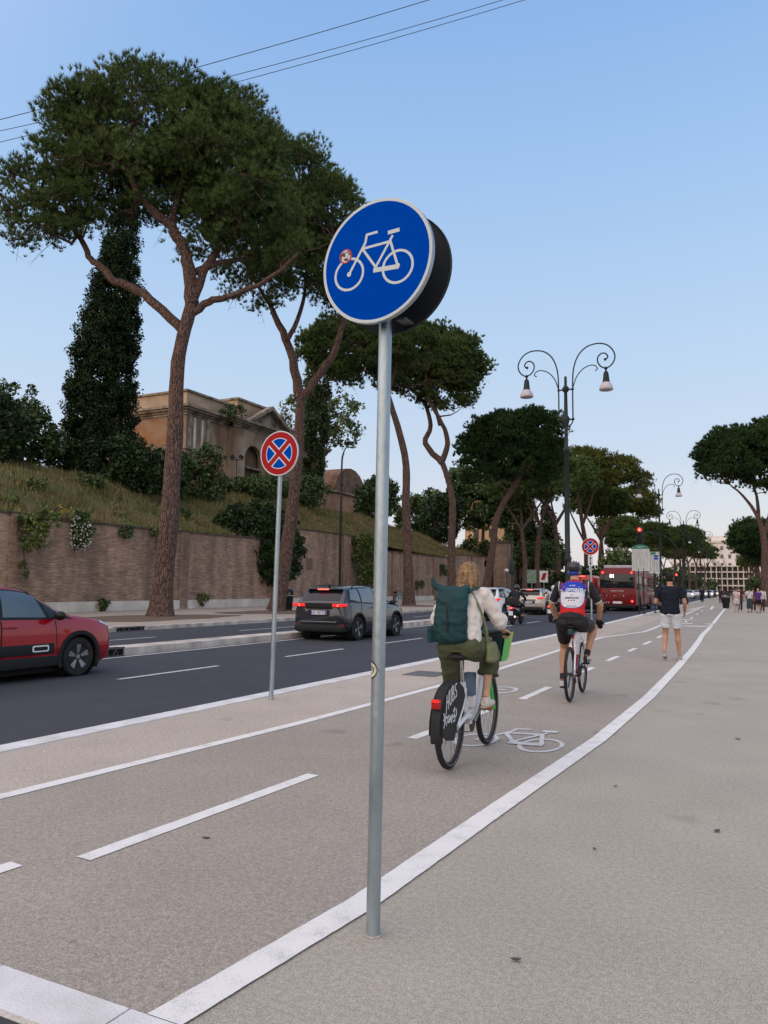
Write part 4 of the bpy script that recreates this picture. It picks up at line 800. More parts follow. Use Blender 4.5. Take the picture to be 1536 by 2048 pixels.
leafy('hedge', 'dark row of shrubs behind the cars left of the bus', 'hedge', (-27, 112, 0), [(-3, 0, 1.8, 3.4, 1.6, 2.2), (2.5, 0, 2.2, 3.4, 1.6, 2.8), (7.5, 0, 1.8, 3, 1.6, 2.2)], M_IVY, 30, .24, 90, rc=.6, dens=.7)
leafy('shrub', 'dark shrub at the foot of the trees at the right edge', 'bush', (-1.7+.3, 116, 0), [(0, 0, 1.6, 1.8, 1.5, 1.8)], M_LEAF, 30, .2, 91, rc=.5, dens=.8)
leafy('roof_weed', 'green weeds growing on the cornice of the old building', 'weed', (-48.9, 62.4, 8.5+10.3), [(0, 0, .3, 1.6, .5, .8)], M_LEAF, 26, .12, 92, rc=.35, dens=.7)

for i, (x, y, h_, lab) in enumerate(((-27.5, 235, 8, 'dark leafy tree low behind the bus stop boards'), (-27, 262, 8, 'dark leafy tree left of the lower red traffic light'), (-26.5, 296, 7, 'dark leafy tree left of the arcaded block'), (-22, 320, 5, 'low dark tree in front of the left end of the arcaded block'))):
    leafy('broadleaf_tree', lab, 'tree', (x, y, 0), [(0, 0, h_*.45, h_*.55, h_*.4, h_*.45), (h_*.3, 0, h_*.7, h_*.4, h_*.3, h_*.3)], M_LEAF, 20, .5, 140+i, rc=1.3, dens=.8, group='dark trees at the far end')
# ================================================================== lamps, signs, bins, bus stop, wires
M_GALV = mat('galvanised_steel', (.36, .42, .45), .40, .8, var=.2, scale=7, bump=.12, bscale=60, detail=8, stretch=(1, 1, .35))
M_DKMET = mat('dark_green_cast_iron', (.022, .030, .030), .5, .3, var=.2, scale=5)
M_BLKP = mat('black_paint', (.012, .012, .013), .45)
M_WHITE_R = mat('white_retroreflective', (.55, .60, .62), .5, spec=.2)
M_BLUE = mat('sign_blue', (.0, .058, .40), .6, spec=.0)
M_RED = mat('sign_red', (.33, .004, .008), .5, spec=.15)
M_SBACK = mat('sign_back_dark', (.016, .02, .024), .6)
M_OPAL = mat('opal_glass', (.42, .40, .43), .3, var=.1, scale=4)
# ---- blue cycle track sign, two plates back to back on one post
sg = thing('cycle_track_sign', 'round blue cycle track sign with white bicycle on a tall galvanised post in the foreground', 'road sign', (-1.57, 3.06, 0))
lean = .0155
def pp(z, dx=0, dy=0): return (dx+lean*z*.55, dy+0.004*z, z)
b = MB(); b.tube([pp(-.05), pp(1.0), pp(2.0), pp(3.06)], .030, 24); b.build('post', M_GALV, sg, smooth=True)
sm = MB(); sm.box(pp(1.5, -.0, .0305), (.004, .002, 3.0)); sm.build('weld_seam', M_GALV, sg)
ft = MB(); ft.lathe([(.031, .0), (.041, .001), (.038, .004), (.032, .005)], (0, 0, .001), 18); ft.build('footing', M_PAVE_R, sg)
CX, CZ = .028, 2.945
def disc(y, r=.3, t=.003): return MB().lathe([(0.001, 0), (r, 0), (r, t), (0.001, t)], (CX, y, CZ), 64, axis='y')
pf = MB(); pf.ring((CX, -.095, CZ), .2985, .301, .022, 64); q = MB(); q.ring((CX, -.0955, CZ), .0005, .300, .004, 64); pf.add(q.v, q.f); pl_ = pf.build('front_plate', M_GALV, sg)
q = MB(); q.ring((CX, -.0972, CZ), .285, .2984, .0014, 72); q.build('white_rim', M_WHITE_R, pl_)
q = MB(); q.ring((CX, -.0970, CZ), .0004, .2849, .0012, 72); q.build('blue_field', M_BLUE, pl_)
q = MB()
def sp_(u, v): return (CX-.146+u*.240, -.0974, CZ-.047+v*.232)
draw_bike(q, sp_, .0128/.240, lift=(0, -.00003, 0))
for v_ in ((0, 0), (1.12, .02)): q.ring(sp_(*v_)[:1]+(-.0978,)+sp_(*v_)[2:], .0002, .012, .0004, 16)
q.build('bicycle_symbol', M_WHITE_R, pl_)
st = MB(); st.ring((CX-.172, -.0992, CZ+.045), .0305, .036, .0012, 36); s1 = st.build('sticker', mat('sticker_red', (.42, .02, .03), .4), sg)
st = MB(); st.ring((CX-.172, -.0990, CZ+.045), .0004, .0304, .001, 36); st.build('sticker_field', mat('sticker_print', (.55, .52, .50), .5, col2=(.08, .04, .04), scale=75, thr=(.46, .54), detail=2), s1)
pb = MB(); pb.ring((CX, .086, CZ), .2985, .301, .022, 64); pb.ring((CX, .104, CZ), .0005, .300, .004, 64); pb.build('rear_plate', M_SBACK, sg)
M_BRK = mat('bracket_grey', (.12, .13, .13), .5, .6)
for z_ in (-.14, .14): br = MB(); br.box((CX, 0, CZ+z_), (.16, .19, .022)); br.ring((pp(CZ+z_)[0], 0, CZ+z_-.014), .030, .036, .028, 24, axis='z'); br.build('bracket', M_BRK, sg)
MB().box((CX+.1, .04, CZ-.262), (.05, .09, .012)).build('bracket', M_BRK, sg)
# the plates hang slightly turned and tilted on the post
_M = Matrix.Translation((CX, 0, CZ)) @ Matrix.Rotation(math.radians(-4), 4, 'Z') @ Matrix.Rotation(math.radians(3.5), 4, 'Y') @ Matrix.Scale(.958, 4) @ Matrix.Translation((-CX, 0, -CZ))
for o_ in list(sg.children):
    if o_.name.split('.')[0] in ('front_plate', 'rear_plate', 'sticker', 'bracket'):
        for q_ in [o_]+list(o_.children): q_.data.transform(_M)
# round sticker wrapped on the post
def wrap(z0, r, rad, seg_=28, a0=-2.55):
    b_ = MB(); x0, y0, _ = pp(z0); vs = []; 
    for j in range(seg_):
        t_ = 2*math.pi*j/seg_; s_ = r*math.cos(t_)/.030; a_ = a0+s_; vs.append((x0+rad*math.cos(a_), y0+rad*math.sin(a_), z0+r*math.sin(t_)))
    c_ = (x0+rad*math.cos(a0), y0+rad*math.sin(a0), z0); vs.append(c_); m_ = []
    for j in range(seg_):
        t_ = 2*math.pi*j/seg_; a_ = a0+.5*r*math.cos(t_)/.030; m_.append((x0+rad*math.cos(a_), y0+rad*math.sin(a_), z0+.5*r*math.sin(t_)))
    vs += m_; k = seg_+1
    return b_.add(vs, [(j, (j+1) % seg_, k+(j+1) % seg_, k+j) for j in range(seg_)]+[(k+j, k+(j+1) % seg_, seg_) for j in range(seg_)])
ps = wrap(1.115, .040, .0306).build('post_sticker', M_BLKP, sg); wrap(1.115, .033, .0309).build('sticker_ring', mat('sticker_yellow', (.60, .62, .38), .5), ps); wrap(1.115, .021, .0312).build('sticker_centre', mat('sticker_grey', (.12, .12, .12), .5, col2=(.5, .48, .42), scale=50, thr=(.45, .55)), ps)

# ---- no stopping signs
def no_stop(loc, H_, label, arrow=False, rz=0, lean=(0, 0)):
    t = thing('no_stopping_sign', label, 'road sign', loc, rz, 'no stopping signs along the kerb')
    L_ = lambda z: (lean[0]*z, lean[1]*z, z)
    MB().tube([L_(-.05), L_(H_/2), L_(H_-.02 if not arrow else H_+.2)], .030, 18).build('post', M_GALV, t, smooth=True)
    cx, cy, cz = L_(H_+.27); cy -= .045
    f = MB(); f.ring((cx, cy, cz), .0005, .300, .004, 56); f.ring((cx, cy+.001, cz), .296, .301, .02, 56); pl = f.build('plate', M_GALV, t)
    MB().ring((cx, cy-.0014, cz), .286, .2995, .0012, 56).build('white_rim', M_WHITE_R, pl)
    rd_ = MB().ring((cx, cy-.0016, cz), .208, .2859, .0014, 56); 
    wt = MB().ring((cx, cy-.0012, cz), .0004, .2079, .0010, 56); wt.build('white_ground', M_WHITE_R, pl)
    bl = MB()
    for k in range(4):
        a = math.pi/2*k; g_ = .048; R_ = .196; a0 = a-math.pi/4; a1 = a+math.pi/4; pts = []
        # quarter inset from both diagonals
        da = math.asin(g_/R_); n_ = 14
        pts.append((g_*math.sqrt(2)*math.cos(a), g_*math.sqrt(2)*math.sin(a)))
        for i in range(n_+1):
            th = a0+da+(a1-a0-2*da)*i/n_; pts.append((R_*math.cos(th), R_*math.sin(th)))
        bl.prism([(cx+p[0], cy-.0028, cz+p[1]) for p in pts], (0, .001, 0))
    bl.build('blue_quarters', M_BLUE, pl)
    for s_ in (1, -1):
        c_, sn = math.cos(math.pi/4), math.sin(math.pi/4)*s_; w_ = .030; l_ = .212
        P4 = [(-l_, -w_), (l_, -w_), (l_, w_), (-l_, w_)]; rd_.prism([(cx+u*c_-v*sn, cy-.0024-.0002*s_, cz+u*sn+v*c_) for u, v in P4], (0, .0008, 0))
    rd_.build('red_cross', M_RED, pl)
    MB().box((cx, cy+.024, cz-.12), (.12, .05, .03)).build('clamp', M_GALV, t)
    if arrow:
        p2 = MB().box((cx, cy, cz-.50), (.17, .006, .34)).build('arrow_plate', M_WHITE_R, t)
        a = MB(); a.box((cx, cy-.005, cz-.50), (.022, .003, .2))
        for s_ in (1, -1): a.prism([(cx-.045, cy-.0066, cz-.50+s_*.08), (cx+.045, cy-.0066, cz-.50+s_*.08), (cx, cy-.0066, cz-.50+s_*.145)], (0, .003, 0))
        a.build('arrow', M_BLKP, p2)
    return t
no_stop((-5.85, 8.43, 0), 2.955, 'red and blue no stopping sign on a slim post before the grey car', lean=(.020, 0))
no_stop((-5.62, 27.3, 0), 2.68, 'further no stopping sign with a white arrow plate above the cyclist in the racing jersey', arrow=True)

# ---- street lamps
def arm_pts(s):
    A_ = [(.24, 7.25), (.24, 8.3), (.27, 8.95), (.42, 9.42), (.68, 9.70), (1.0, 9.80), (1.32, 9.76), (1.55, 9.58), (1.66, 9.32), (1.60, 9.08), (1.42, 8.93), (1.22, 8.97), (1.10, 9.14), (1.10, 9.32), (1.22, 9.44), (1.36, 9.42), (1.43, 9.30), (1.36, 9.22)]
    return [(s*x, 0, z) for x, z in A_]
def lamp(loc, label, rz=0):
    t = thing('street_lamp', label, 'street lamp', loc, rz, 'two-armed wrought iron street lamps')
    p = MB(); p.lathe([(.30, 0), (.30, .12), (.24, .16), (.24, .42), (.28, .46), (.25, .52), (.17, .60), (.15, 1.15), (.19, 1.20), (.19, 1.28), (.11, 1.36), (.10, 2.4), (.13, 2.44), (.13, 2.50), (.09, 2.56), (.085, 6.1), (.12, 6.14), (.12, 6.22), (.065, 6.3), (.06, 7.0)], n=16)
    p.build('post', M_DKMET, t, smooth=True, auto=50)
    c = MB(); c.lathe([(.06, 7.0), (.10, 7.12), (.13, 7.24), (.13, 7.3), (.07, 7.4), (.055, 8.2), (.11, 8.26), (.12, 8.36), (.05, 8.44), (.045, 8.75), (.01, 8.78)], n=12)
    c.tube([(-.24, 0, 7.25), (.24, 0, 7.25)], .03, 8); c.tube([(-.24, 0, 8.3), (.24, 0, 8.3)], .028, 8)
    for s in (-1, 1):
        c.ell((s*.24, 0, 7.25), .055, 8, 6); c.ell((s*.24, 0, 8.3), .05, 8, 6); c.tube([(s*.24, 0, 7.22), (s*.20, 0, 7.1), (s*.06, 0, 6.98)], .022, 6)
    c.build('crossbar', M_DKMET, t, smooth=True, auto=50)
    for s in (-1, 1):
        a = MB(); a.tube(wiggle(arm_pts(s), 4, 0, RNG), .024, 8, sq=(0, 1, 0)); a.ell((s*1.34, 0, 9.22), .05, 8, 6)
        a.tube(wiggle([(s*.25, 0, 8.35), (s*.38, 0, 8.72), (s*.60, 0, 8.97), (s*.85, 0, 9.07), (s*1.02, 0, 9.03), (s*1.08, 0, 8.92), (s*1.0, 0, 8.86)], 4, 0, RNG), .018, 8, sq=(0, 1, 0))
        a.build('arm', M_DKMET, t, smooth=True, auto=60)
        l = MB(); l.lathe([(.015, 8.97), (.06, 8.90), (.02, 8.84), (.05, 8.80), (.075, 8.77), (.09, 8.70), (.11, 8.50), (.13, 8.42)], (s*1.36, 0, 0), 14); lo_ = l.build('lamp_housing', M_DKMET, t, smooth=True)
        l = MB(); l.lathe([(.13, 8.42), (.19, 8.33), (.225, 8.24), (.235, 8.17), (.22, 8.155), (.05, 8.16)], (s*1.36, 0, 0), 18); l.build('lamp_glass', M_OPAL, lo_, smooth=True, auto=60)
    return t
L1 = lamp((-6.12, 26, 0), 'tallest looking two-armed street lamp, the nearest one, rising behind the racing cyclist', math.radians(2))
LP = [(-7.1, 58.5), (-8.1, 86.6), (-8.95, 118.6), (-10.1, 150), (-10.9, 180), (-11.8, 210), (-12.8, 240)]
LL = ['second two-armed street lamp, above the bus stop boards', 'third two-armed street lamp, right of the curved traffic light arm', 'fourth two-armed street lamp, in front of the left half of the far palace', 'fifth two-armed street lamp, beside the walking man in dark clothes', 'sixth two-armed street lamp, small before the arcaded block', 'seventh two-armed street lamp, tiny, left of the litter bin', 'farthest two-armed street lamp, just left of the litter bin']
for (x, y), l in zip(LP, LL): dup(L1, (x, y, 0), math.radians(3), l)
# thin old pole with curved top on the far side
t = thing('curved_lamp_pole', 'thin dark lamp pole with curved tip standing by the brick wall above the grey car', 'lamp pole', (-30.2+off(54), 54, .05), 0)
MB().tube(wiggle([(0, 0, 0), (0, 0, 3), (0, 0, 7), (0, 0, 11.2), (.06, .1, 12.2), (.3, .35, 12.9), (.8, .8, 13.2)], 4, 0, RNG), [.11]*9+[.075]*8+[.05]*8, 10).build('pole', M_DKMET, t, smooth=True)
c = MB(); c.lathe([(.13, 4.5), (.14, 4.55), (.13, 4.62)], n=10); c.lathe([(.15, 9.6), (.16, 9.7), (.1, 9.85)], n=10); c.tube([(-.2, 0, 10.6), (.25, 0, 10.7)], .03, 6); c.build('collar', M_DKMET, t)
# small floodlight on the slope
t = thing('floodlight', 'small black floodlight on a short mast in front of the old building', 'floodlight', (-44.5, 57.6, hill_z(-44.5, 57.6)), YAW)
MB().tube([(0, 0, 0), (0, 0, 3.1)], .04, 8).build('mast', M_BLKP, t); MB().box((0, 0, 3.0), (1.1, .06, .06)).build('crossbar', M_BLKP, t)
for s in (-1, 1): MB().box((s*.42, -.1, 3.25), (.42, .3, .34), Matrix.Rotation(.5*s, 3, 'Y')).build('lamp_head', M_BLKP, t)
# ---- traffic lights
M_GLOW = mat('lit_red_lens', (.8, .03, .01), .4, emit=(1.0, .02, .012), estr=4)
M_GLOW_S = mat('red_lens_core', (.8, .2, .1), .4, emit=(1.0, .09, .04), estr=9)
M_AMBER = mat('lit_amber_panel', (.8, .3, .02), .4, emit=(1.0, .33, .02), estr=3.5)
def head(t, c, s=1.0, lit=True, facing=-1):
    hb_ = MB().box(c, (.36*s, .22*s, 1.0*s)).build('signal_head', M_DKMET, t, bevel=.03*s)
    for k in range(3):
        z = c[2]+(.31-k*.31)*s; y = c[1]+facing*.115*s
        MB().lathe([(.001, 0), (.105*s, 0), (.105*s, facing*.02*s), (.001, facing*.028*s)], (c[0], y, z), 18, 'y').build('lens', (M_GLOW if lit and k == 0 else M_BLKP), hb_)
        if lit and k == 0: MB().lathe([(.001, 0), (.05*s, 0), (.001, facing*.01*s)], (c[0], y+facing*.03*s, z), 14, 'y').build('lens_core', M_GLOW_S, hb_)
        MB().ring((c[0], y, z), .11*s, .125*s, facing*.12*s, 18, a0=0, a1=math.pi).build('visor', M_DKMET, hb_)
t = thing('traffic_light', 'overhead traffic light showing red on a curved arm over the bus', 'traffic light', (-8.3, 84, 0), 0, 'red traffic lights')
MB().tube(wiggle([(0, 0, 0), (0, 0, 3), (0, 0, 4.6), (-.35, 0, 5.9), (-1.3, 0, 6.9), (-2.6, 0, 7.35), (-3.7, 0, 7.4)], 4, 0, RNG), [.10]*8+[.07]*17, 10, sq=(0, 1, 0)).build('arm', M_DKMET, t, smooth=True)
head(t, (-3.85, -.1, 7.1), 1.9); head(t, (-.35, -.1, 2.7), .95)
t = thing('traffic_light', 'red traffic light on a low pole left of the further no stopping sign', 'traffic light', (-8.0, 43.5, ROADZ), 0, 'red traffic lights')
t.location = (-13.0+off(60), 60, ROADZ); MB().tube([(0, 0, 0), (0, 0, 3.6)], .07, 8).build('arm', M_DKMET, t); head(t, (0, -.12, 3.15), 1.25)
t = thing('traffic_light', 'unlit dark traffic light seen from behind over the white car', 'traffic light', (-13.1+off(44), 44, .08))
MB().tube([(0, 0, 0), (0, 0, 4.4)], .05, 8).build('pole', M_DKMET, t); head(t, (0, 0, 2.6), .8, lit=False, facing=1)
# ---- bus stop boards
M_TIMET = mat('timetable_panel', (.50, .50, .47), .5, col2=(.36, .38, .38), scale=9, thr=(.45, .55), stretch=(3, 3, .2))
M_STOPG = mat('bus_stop_green', (.03, .16, .11), .5)
def stop_board(loc, w, h, z, label, arch=True, two=True, blue=False):
    t = thing('bus_stop_board', label, 'bus stop sign', loc, YAW*.35, 'bus stop boards')
    for s in ((-1, 1) if two else (0,)):
        MB().tube([(s*.14, 0, 0), (s*.14, 0, z+.1)], .035, 8).build('post', M_DKMET, t)
        MB().lathe([(.09, 0), (.09, .04), (.04, .07)], (s*.14, 0, 0), 10).build('foot', M_DKMET, t)
    MB().box((0, 0, z+h/2), (w, .05, h)).build('panel', M_TIMET, t)
    fr_ = MB(); fr_.box((0, -.002, z-.015), (w+.04, .07, .04)); fr_.box((-w/2, -.002, z+h/2), (.035, .07, h)); fr_.box((w/2, -.002, z+h/2), (.035, .07, h)); fr_.build('frame', M_GALV, t)
    ln = MB()
    for i in range(int(w/.11)): ln.box((-w/2+.09+i*.11, -.0275, z+h*.47), (.012, .004, h*.80))
    ln.build('timetable_lines', mat('timetable_ink', (.20, .22, .23), .6), t)
    if arch: MB().prism([(w/2*math.cos(math.pi*i/14), -.03, z+h+.27*math.sin(math.pi*i/14)) for i in range(15)], (0, .06, 0)).build('green_head', M_STOPG, t); text_obj('FERMATA', .09, M_WHITE_R, t, R_BACK, (0, -.034, z+h+.11))
    else: MB().box((-.05, -.029, z+h-.1), (w*.5, .008, .16)).build('green_head', M_STOPG, t)
    if blue:
        for k in range(2): MB().box((w*.2, -.031, z+h-.28-.16*k), (w*.38, .006, .12)).build('blue_number', M_BLUE, t)
stop_board((-6.98, 48.3, 0), .98, 1.28, 2.62, 'larger bus stop board with green arched top on two posts before the bus', True)
stop_board((-6.72, 52.2, 0), .62, 1.35, 2.55, 'narrower bus stop board with blue numbers, right of the arched one', False, False, True)
MB_ = MB(); MB_.box((0, 0, .5), (.75, .05, .12)); o = MB_.build('bus_stop_rail', M_DKMET); o.location = (-6.55, 50.6, .02); tag(o, 'low dark rail between the posts of the bus stop boards', 'rail')
# ---- bins
def bin_(loc, label, s=1.0, rz=0):
    t = thing('litter_bin', label, 'litter bin', loc, rz, 'black cast iron litter bins')
    b_ = MB(); b_.lathe([(.20*s, 0), (.21*s, .04*s), (.20*s, .08*s), (.24*s, .75*s), (.26*s, .78*s), (.26*s, .83*s), (.24*s, .84*s)], n=24)
    for k in range(16):
        a = 2*math.pi*k/16; b_.tube([(.205*s*math.cos(a), .205*s*math.sin(a), .1*s), (.243*s*math.cos(a), .243*s*math.sin(a), .74*s)], .014*s, 5)
    b_.build('body', M_BLKP, t)
    l = MB(); l.lathe([(.25*s, 1.0*s), (.27*s, 1.03*s), (.22*s, 1.12*s), (.08*s, 1.18*s), (.03*s, 1.2*s)], n=24)
    for k in range(6):
        a = 2*math.pi*k/6+.3; l.box((.22*s*math.cos(a), .22*s*math.sin(a), .92*s), (.05*s, .05*s, .19*s))
    l.build('lid', M_BLKP, t)
    MB().lathe([(.262*s, .79*s), (.264*s, .81*s), (.262*s, .83*s)], n=24).build('rim_band', mat('bin_band', (.35, .33, .28), .5), t)
    for k in range(3):
        a = -2.6+k*.85; MB().ell((.245*s*math.cos(a), .245*s*math.sin(a), .92*s), (.035*s,)*3, 8, 6).build('badge', M_OPAL, t)
    return t
bin_((-25.1, 37.7, .05), 'black litter bin standing right of the forked pine trunk on the far pavement', 1.05)
bin_((-3.4, 69.5, 0), 'black litter bin standing alone at the end of the right cycle path line', 1.15)
bin_((-6.1, 51.8, 0), 'dark litter bin partly hidden behind the jogger', 1.45)
# small signs by the hedge
t = thing('notice_board', 'white road notice with a red and black picture behind the scooters', 'road sign', (-21+off(88), 86, 0)); MB().tube([(0, 0, 0), (0, 0, 2.2)], .04, 6).build('post', M_GALV, t); MB().box((0, -.03, 2.8), (.95, .05, 1.3)).build('panel', M_WHITE_R, t); MB().prism([(-.35, -.06, 2.4), (.1, -.06, 2.4), (.35, -.06, 3.2), (-.05, -.06, 3.2)], (0, .01, 0)).build('red_mark', M_RED, t)
t = thing('green_notice', 'pale green information panel left of the white road notice', 'road sign', (-22.4+off(88), 86, 0)); MB().tube([(0, 0, 0), (0, 0, 2.2)], .04, 6).build('post', M_GALV, t); MB().box((0, -.03, 2.8), (1.1, .05, 1.5)).build('panel', mat('pale_green_board', (.16, .24, .18), .5, var=.2, scale=5), t)
for i, (x, y, z, lab) in enumerate(((-28+off(95), 95, 3.6, 'small white globe lamp beside the leaning pine trunk'), (-30+off(100), 100, 7.2, 'white globe lamp hanging under the big dark tree'), (-24+off(130), 130, 4.6, 'white globe lamp behind the tall lamp post'), (-21+off(150), 150, 7.4, 'white globe lamp between the bare stems above the bus'))):
    t = thing('globe_lamp', lab, 'lamp', (x, y, 0), 0, 'white globe lamps among the trees'); MB().tube([(0, 0, 0), (0, 0, z)], .04, 6).build('pole', M_DKMET, t); MB().ell((0, 0, z+.1), (.28, .28, .22), 12, 8).build('globe', mat('globe_white', (.7, .68, .66), .3), t)
# ---- overhead wires, from a mast beyond the left edge to one beyond the right
M_WIRE = mat('wire_rubber', (.03, .03, .035), .6)
for i, (a, c, sag, lab) in enumerate((((-43.5, 27.2, 28.3), (-5.3, 46.6, 42.3), .5, 'highest overhead wire crossing the sky behind the tallest pine'),
                                 ((-43.5, 27.2, 28.6-.9), (-5.3, 46.6, 40.7), .7, 'middle overhead wire crossing the sky behind the tallest pine'),
                                 ((-43.5, 27.2, 27.5-.6), (-5.3, 46.6, 40.2), .5, 'lowest overhead wire crossing the sky behind the tallest pine'))):
    A_, C_ = Vector(a), Vector(c); P_ = [A_.lerp(C_, k/16)-Vector((0, 0, sag*4*(k/16)*(1-k/16))) for k in range(17)]
    o = MB().tube(P_, .019 if i else .022, 6).build('overhead_wire', M_WIRE); tag(o, lab, 'wire', 'overhead wires')
# ================================================================== vehicles
M_TYRE = mat('tyre_rubber', (.022, .022, .024), .85, bump=.2, bscale=60, var=.15, scale=8)
M_PLAS = mat('black_plastic_cladding', (.014, .015, .017), .75, spec=.25, bump=.08, bscale=150)
M_GLASS = mat('tinted_car_glass', (.008, .011, .014), .06, spec=.45)
M_GLASSL = mat('light_car_glass', (.045, .06, .07), .05, spec=.9, coat=.6, var=.5, scale=.9)
M_CHR = mat('chrome_trim', (.55, .56, .57), .2, .95)
M_ALLOY = mat('alloy_grey', (.24, .25, .26), .35, .7)
M_ALLOYD = mat('alloy_black', (.02, .02, .022), .35, .4)
M_TAILR = mat('tail_lamp_red', (.35, .01, .012), .25, coat=.5)
M_TAILON = mat('tail_lamp_lit', (.8, .02, .02), .3, emit=(1.0, .025, .03), estr=.6)
M_TAILHOT = mat('brake_lamp_core', (.9, .2, .1), .3, emit=(1.0, .10, .08), estr=2.6)
M_PLATE = mat('number_plate_white', (.62, .66, .72), .4)
M_PLATEB = mat('number_plate_blue', (.01, .04, .35), .4)
M_INK = mat('plate_ink', (.012, .012, .015), .5)
M_HEADL = mat('headlamp_glass', (.5, .52, .55), .08, .3, coat=1)
def carpaint(name, c, rough=.32, metal=.35): return mat(name, c, rough, metal, coat=1.0, bump=0)

def catmull(P, u):
    n = len(P)-1; i = min(int(u), n-1) if u < n else n-1; t = u-i
    p0, p1, p2, p3 = P[max(i-1, 0)], P[i], P[i+1], P[min(i+2, n)]
    a = .5*((2*p1)+(p2-p0)*t+(2*p0-5*p1+4*p2-p3)*t*t+(3*p1-p0-3*p2+p3)*t**3)
    # keep within the two neighbours a little (no overshoot)
    lo = np.minimum(p1, p2); hi = np.maximum(p1, p2); m = .02
    return np.clip(a, lo-m, hi+m)
class CarSurf:
    def __init__(s, st):
        # station: (y, zb, zm, zbelt, zre, ztop, wm, wbelt, wre)
        s.G = []
        for (y, zb, zm, zbelt, zre, ztop, wm, wbelt, wre) in st:
            s.G.append(np.array([(0, y, zb), (wm*.80, y, zb), (wm*.97, y, zb+.10), (wm, y, zm), (wbelt, y, zbelt), (wre, y, zre), (0, y, ztop)], float))
        s.K = len(st)-1
    def ev(s, u, t, side=1):
        i = min(int(u), s.K-1) if u < s.K else s.K-1; f = u-i
        rows = [catmull(s.G[max(0, min(s.K, i+d))], t) for d in (-1, 0, 1, 2)]
        p0, p1, p2, p3 = rows; a = .5*((2*p1)+(p2-p0)*f+(2*p0-5*p1+4*p2-p3)*f*f+(3*p1-p0-3*p2+p3)*f**3)
        lo = np.minimum(p1, p2); hi = np.maximum(p1, p2); a = np.clip(a, lo-.02, hi+.02)
        return Vector((a[0]*side, a[1], a[2]))
    def nrm(s, u, t, side):
        e = .04; u = min(max(u, e), s.K-e); t = min(max(t, e), 6-e)
        a = s.ev(u+e, t, side)-s.ev(u-e, t, side); b = s.ev(u, t+e, side)-s.ev(u, t-e, side); n = a.cross(b)*side
        return n.normalized() if n.length > 1e-9 else Vector((0, 0, 1))
    def body(s, ku=5, kt=4):
        b = MB(); us = [i/ku for i in range(s.K*ku+1)]; ts = [j/kt for j in range(6*kt+1)]; n = 2*(len(ts)-1); vs = []
        for u in us:
            r = [s.ev(u, t, 1) for t in ts]+[s.ev(u, t, -1) for t in reversed(ts[1:-1])]; vs += r
        fs = []
        for i in range(len(us)-1):
            for k in range(n): k2 = (k+1) % n; fs.append((i*n+k, i*n+k2, (i+1)*n+k2, (i+1)*n+k))
        fs.append(tuple(range(n-1, -1, -1))); fs.append(tuple((len(us)-1)*n+k for k in range(n)))
        return b.add(vs, fs)
    def patch(s, b, quad, side, d=.005, nu=8, nv=4, thick=.004):
        """quad = four (u, t) corners; bilinear patch lifted d off the surface"""
        (a, c, e, f) = [Vector((*q, 0)) for q in quad]; vs = []
        for i in range(nu+1):
            for j in range(nv+1):
                x, y = i/nu, j/nv; p = a*(1-x)*(1-y)+c*x*(1-y)+e*x*y+f*(1-x)*y
                vs.append(s.ev(p.x, p.y, side)+s.nrm(p.x, p.y, side)*d)
        m = nv+1; b.add(vs, [(i*m+j, (i+1)*m+j, (i+1)*m+j+1, i*m+j+1) for i in range(nu) for j in range(nv)]); return b
def wheel(t, x, y, r, side, rimm, style=5, w=.2):
    c = (x, y, r); b = MB(); s = side
    b.lathe([(r*.66, -w/2*.8), (r*.72, -w/2), (r*.94, -w/2), (r, -w*.36), (r, w*.36), (r*.94, w/2), (r*.72, w/2), (r*.66, w/2*.8)], c, 30, 'x'); tw = b.build('wheel', M_TYRE, t, smooth=True, auto=40)
    d = MB(); d.lathe([(.001, s*w*.05), (r*.64, s*w*.05)], c, 24, 'x'); d.lathe([(r*.60, s*w*.1), (r*.69, s*w*.46), (r*.665, s*w*.47), (r*.61, s*w*.40), (r*.58, s*w*.12)], c, 30, 'x')
    d.build('rim_back', M_ALLOYD, tw)
    q = MB(); q.lathe([(.001, s*w*.42), (r*.13, s*w*.42), (r*.15, s*w*.3), (.001, s*w*.28)], c, 16, 'x')
    for k in range(style):
        a = 2*math.pi*k/style+.3
        for o_ in (-.13, .13):
            p = [(r*.10*math.cos(a), r*.10*math.sin(a)), (r*.64*math.cos(a+o_), r*.64*math.sin(a+o_))]; n_ = Vector((-math.sin(a+o_), math.cos(a+o_)))*r*.045
            pts = [(c[0]+s*w*.30, c[1]+p[0][0]-n_.x, c[2]+p[0][1]-n_.y), (c[0]+s*w*.40, c[1]+p[1][0]-n_.x*1.5, c[2]+p[1][1]-n_.y*1.5), (c[0]+s*w*.40, c[1]+p[1][0]+n_.x*1.5, c[2]+p[1][1]+n_.y*1.5), (c[0]+s*w*.30, c[1]+p[0][0]+n_.x, c[2]+p[0][1]+n_.y)]
            q.prism(pts, (s*w*.08, 0, 0))
    q.build('rim', rimm, tw)
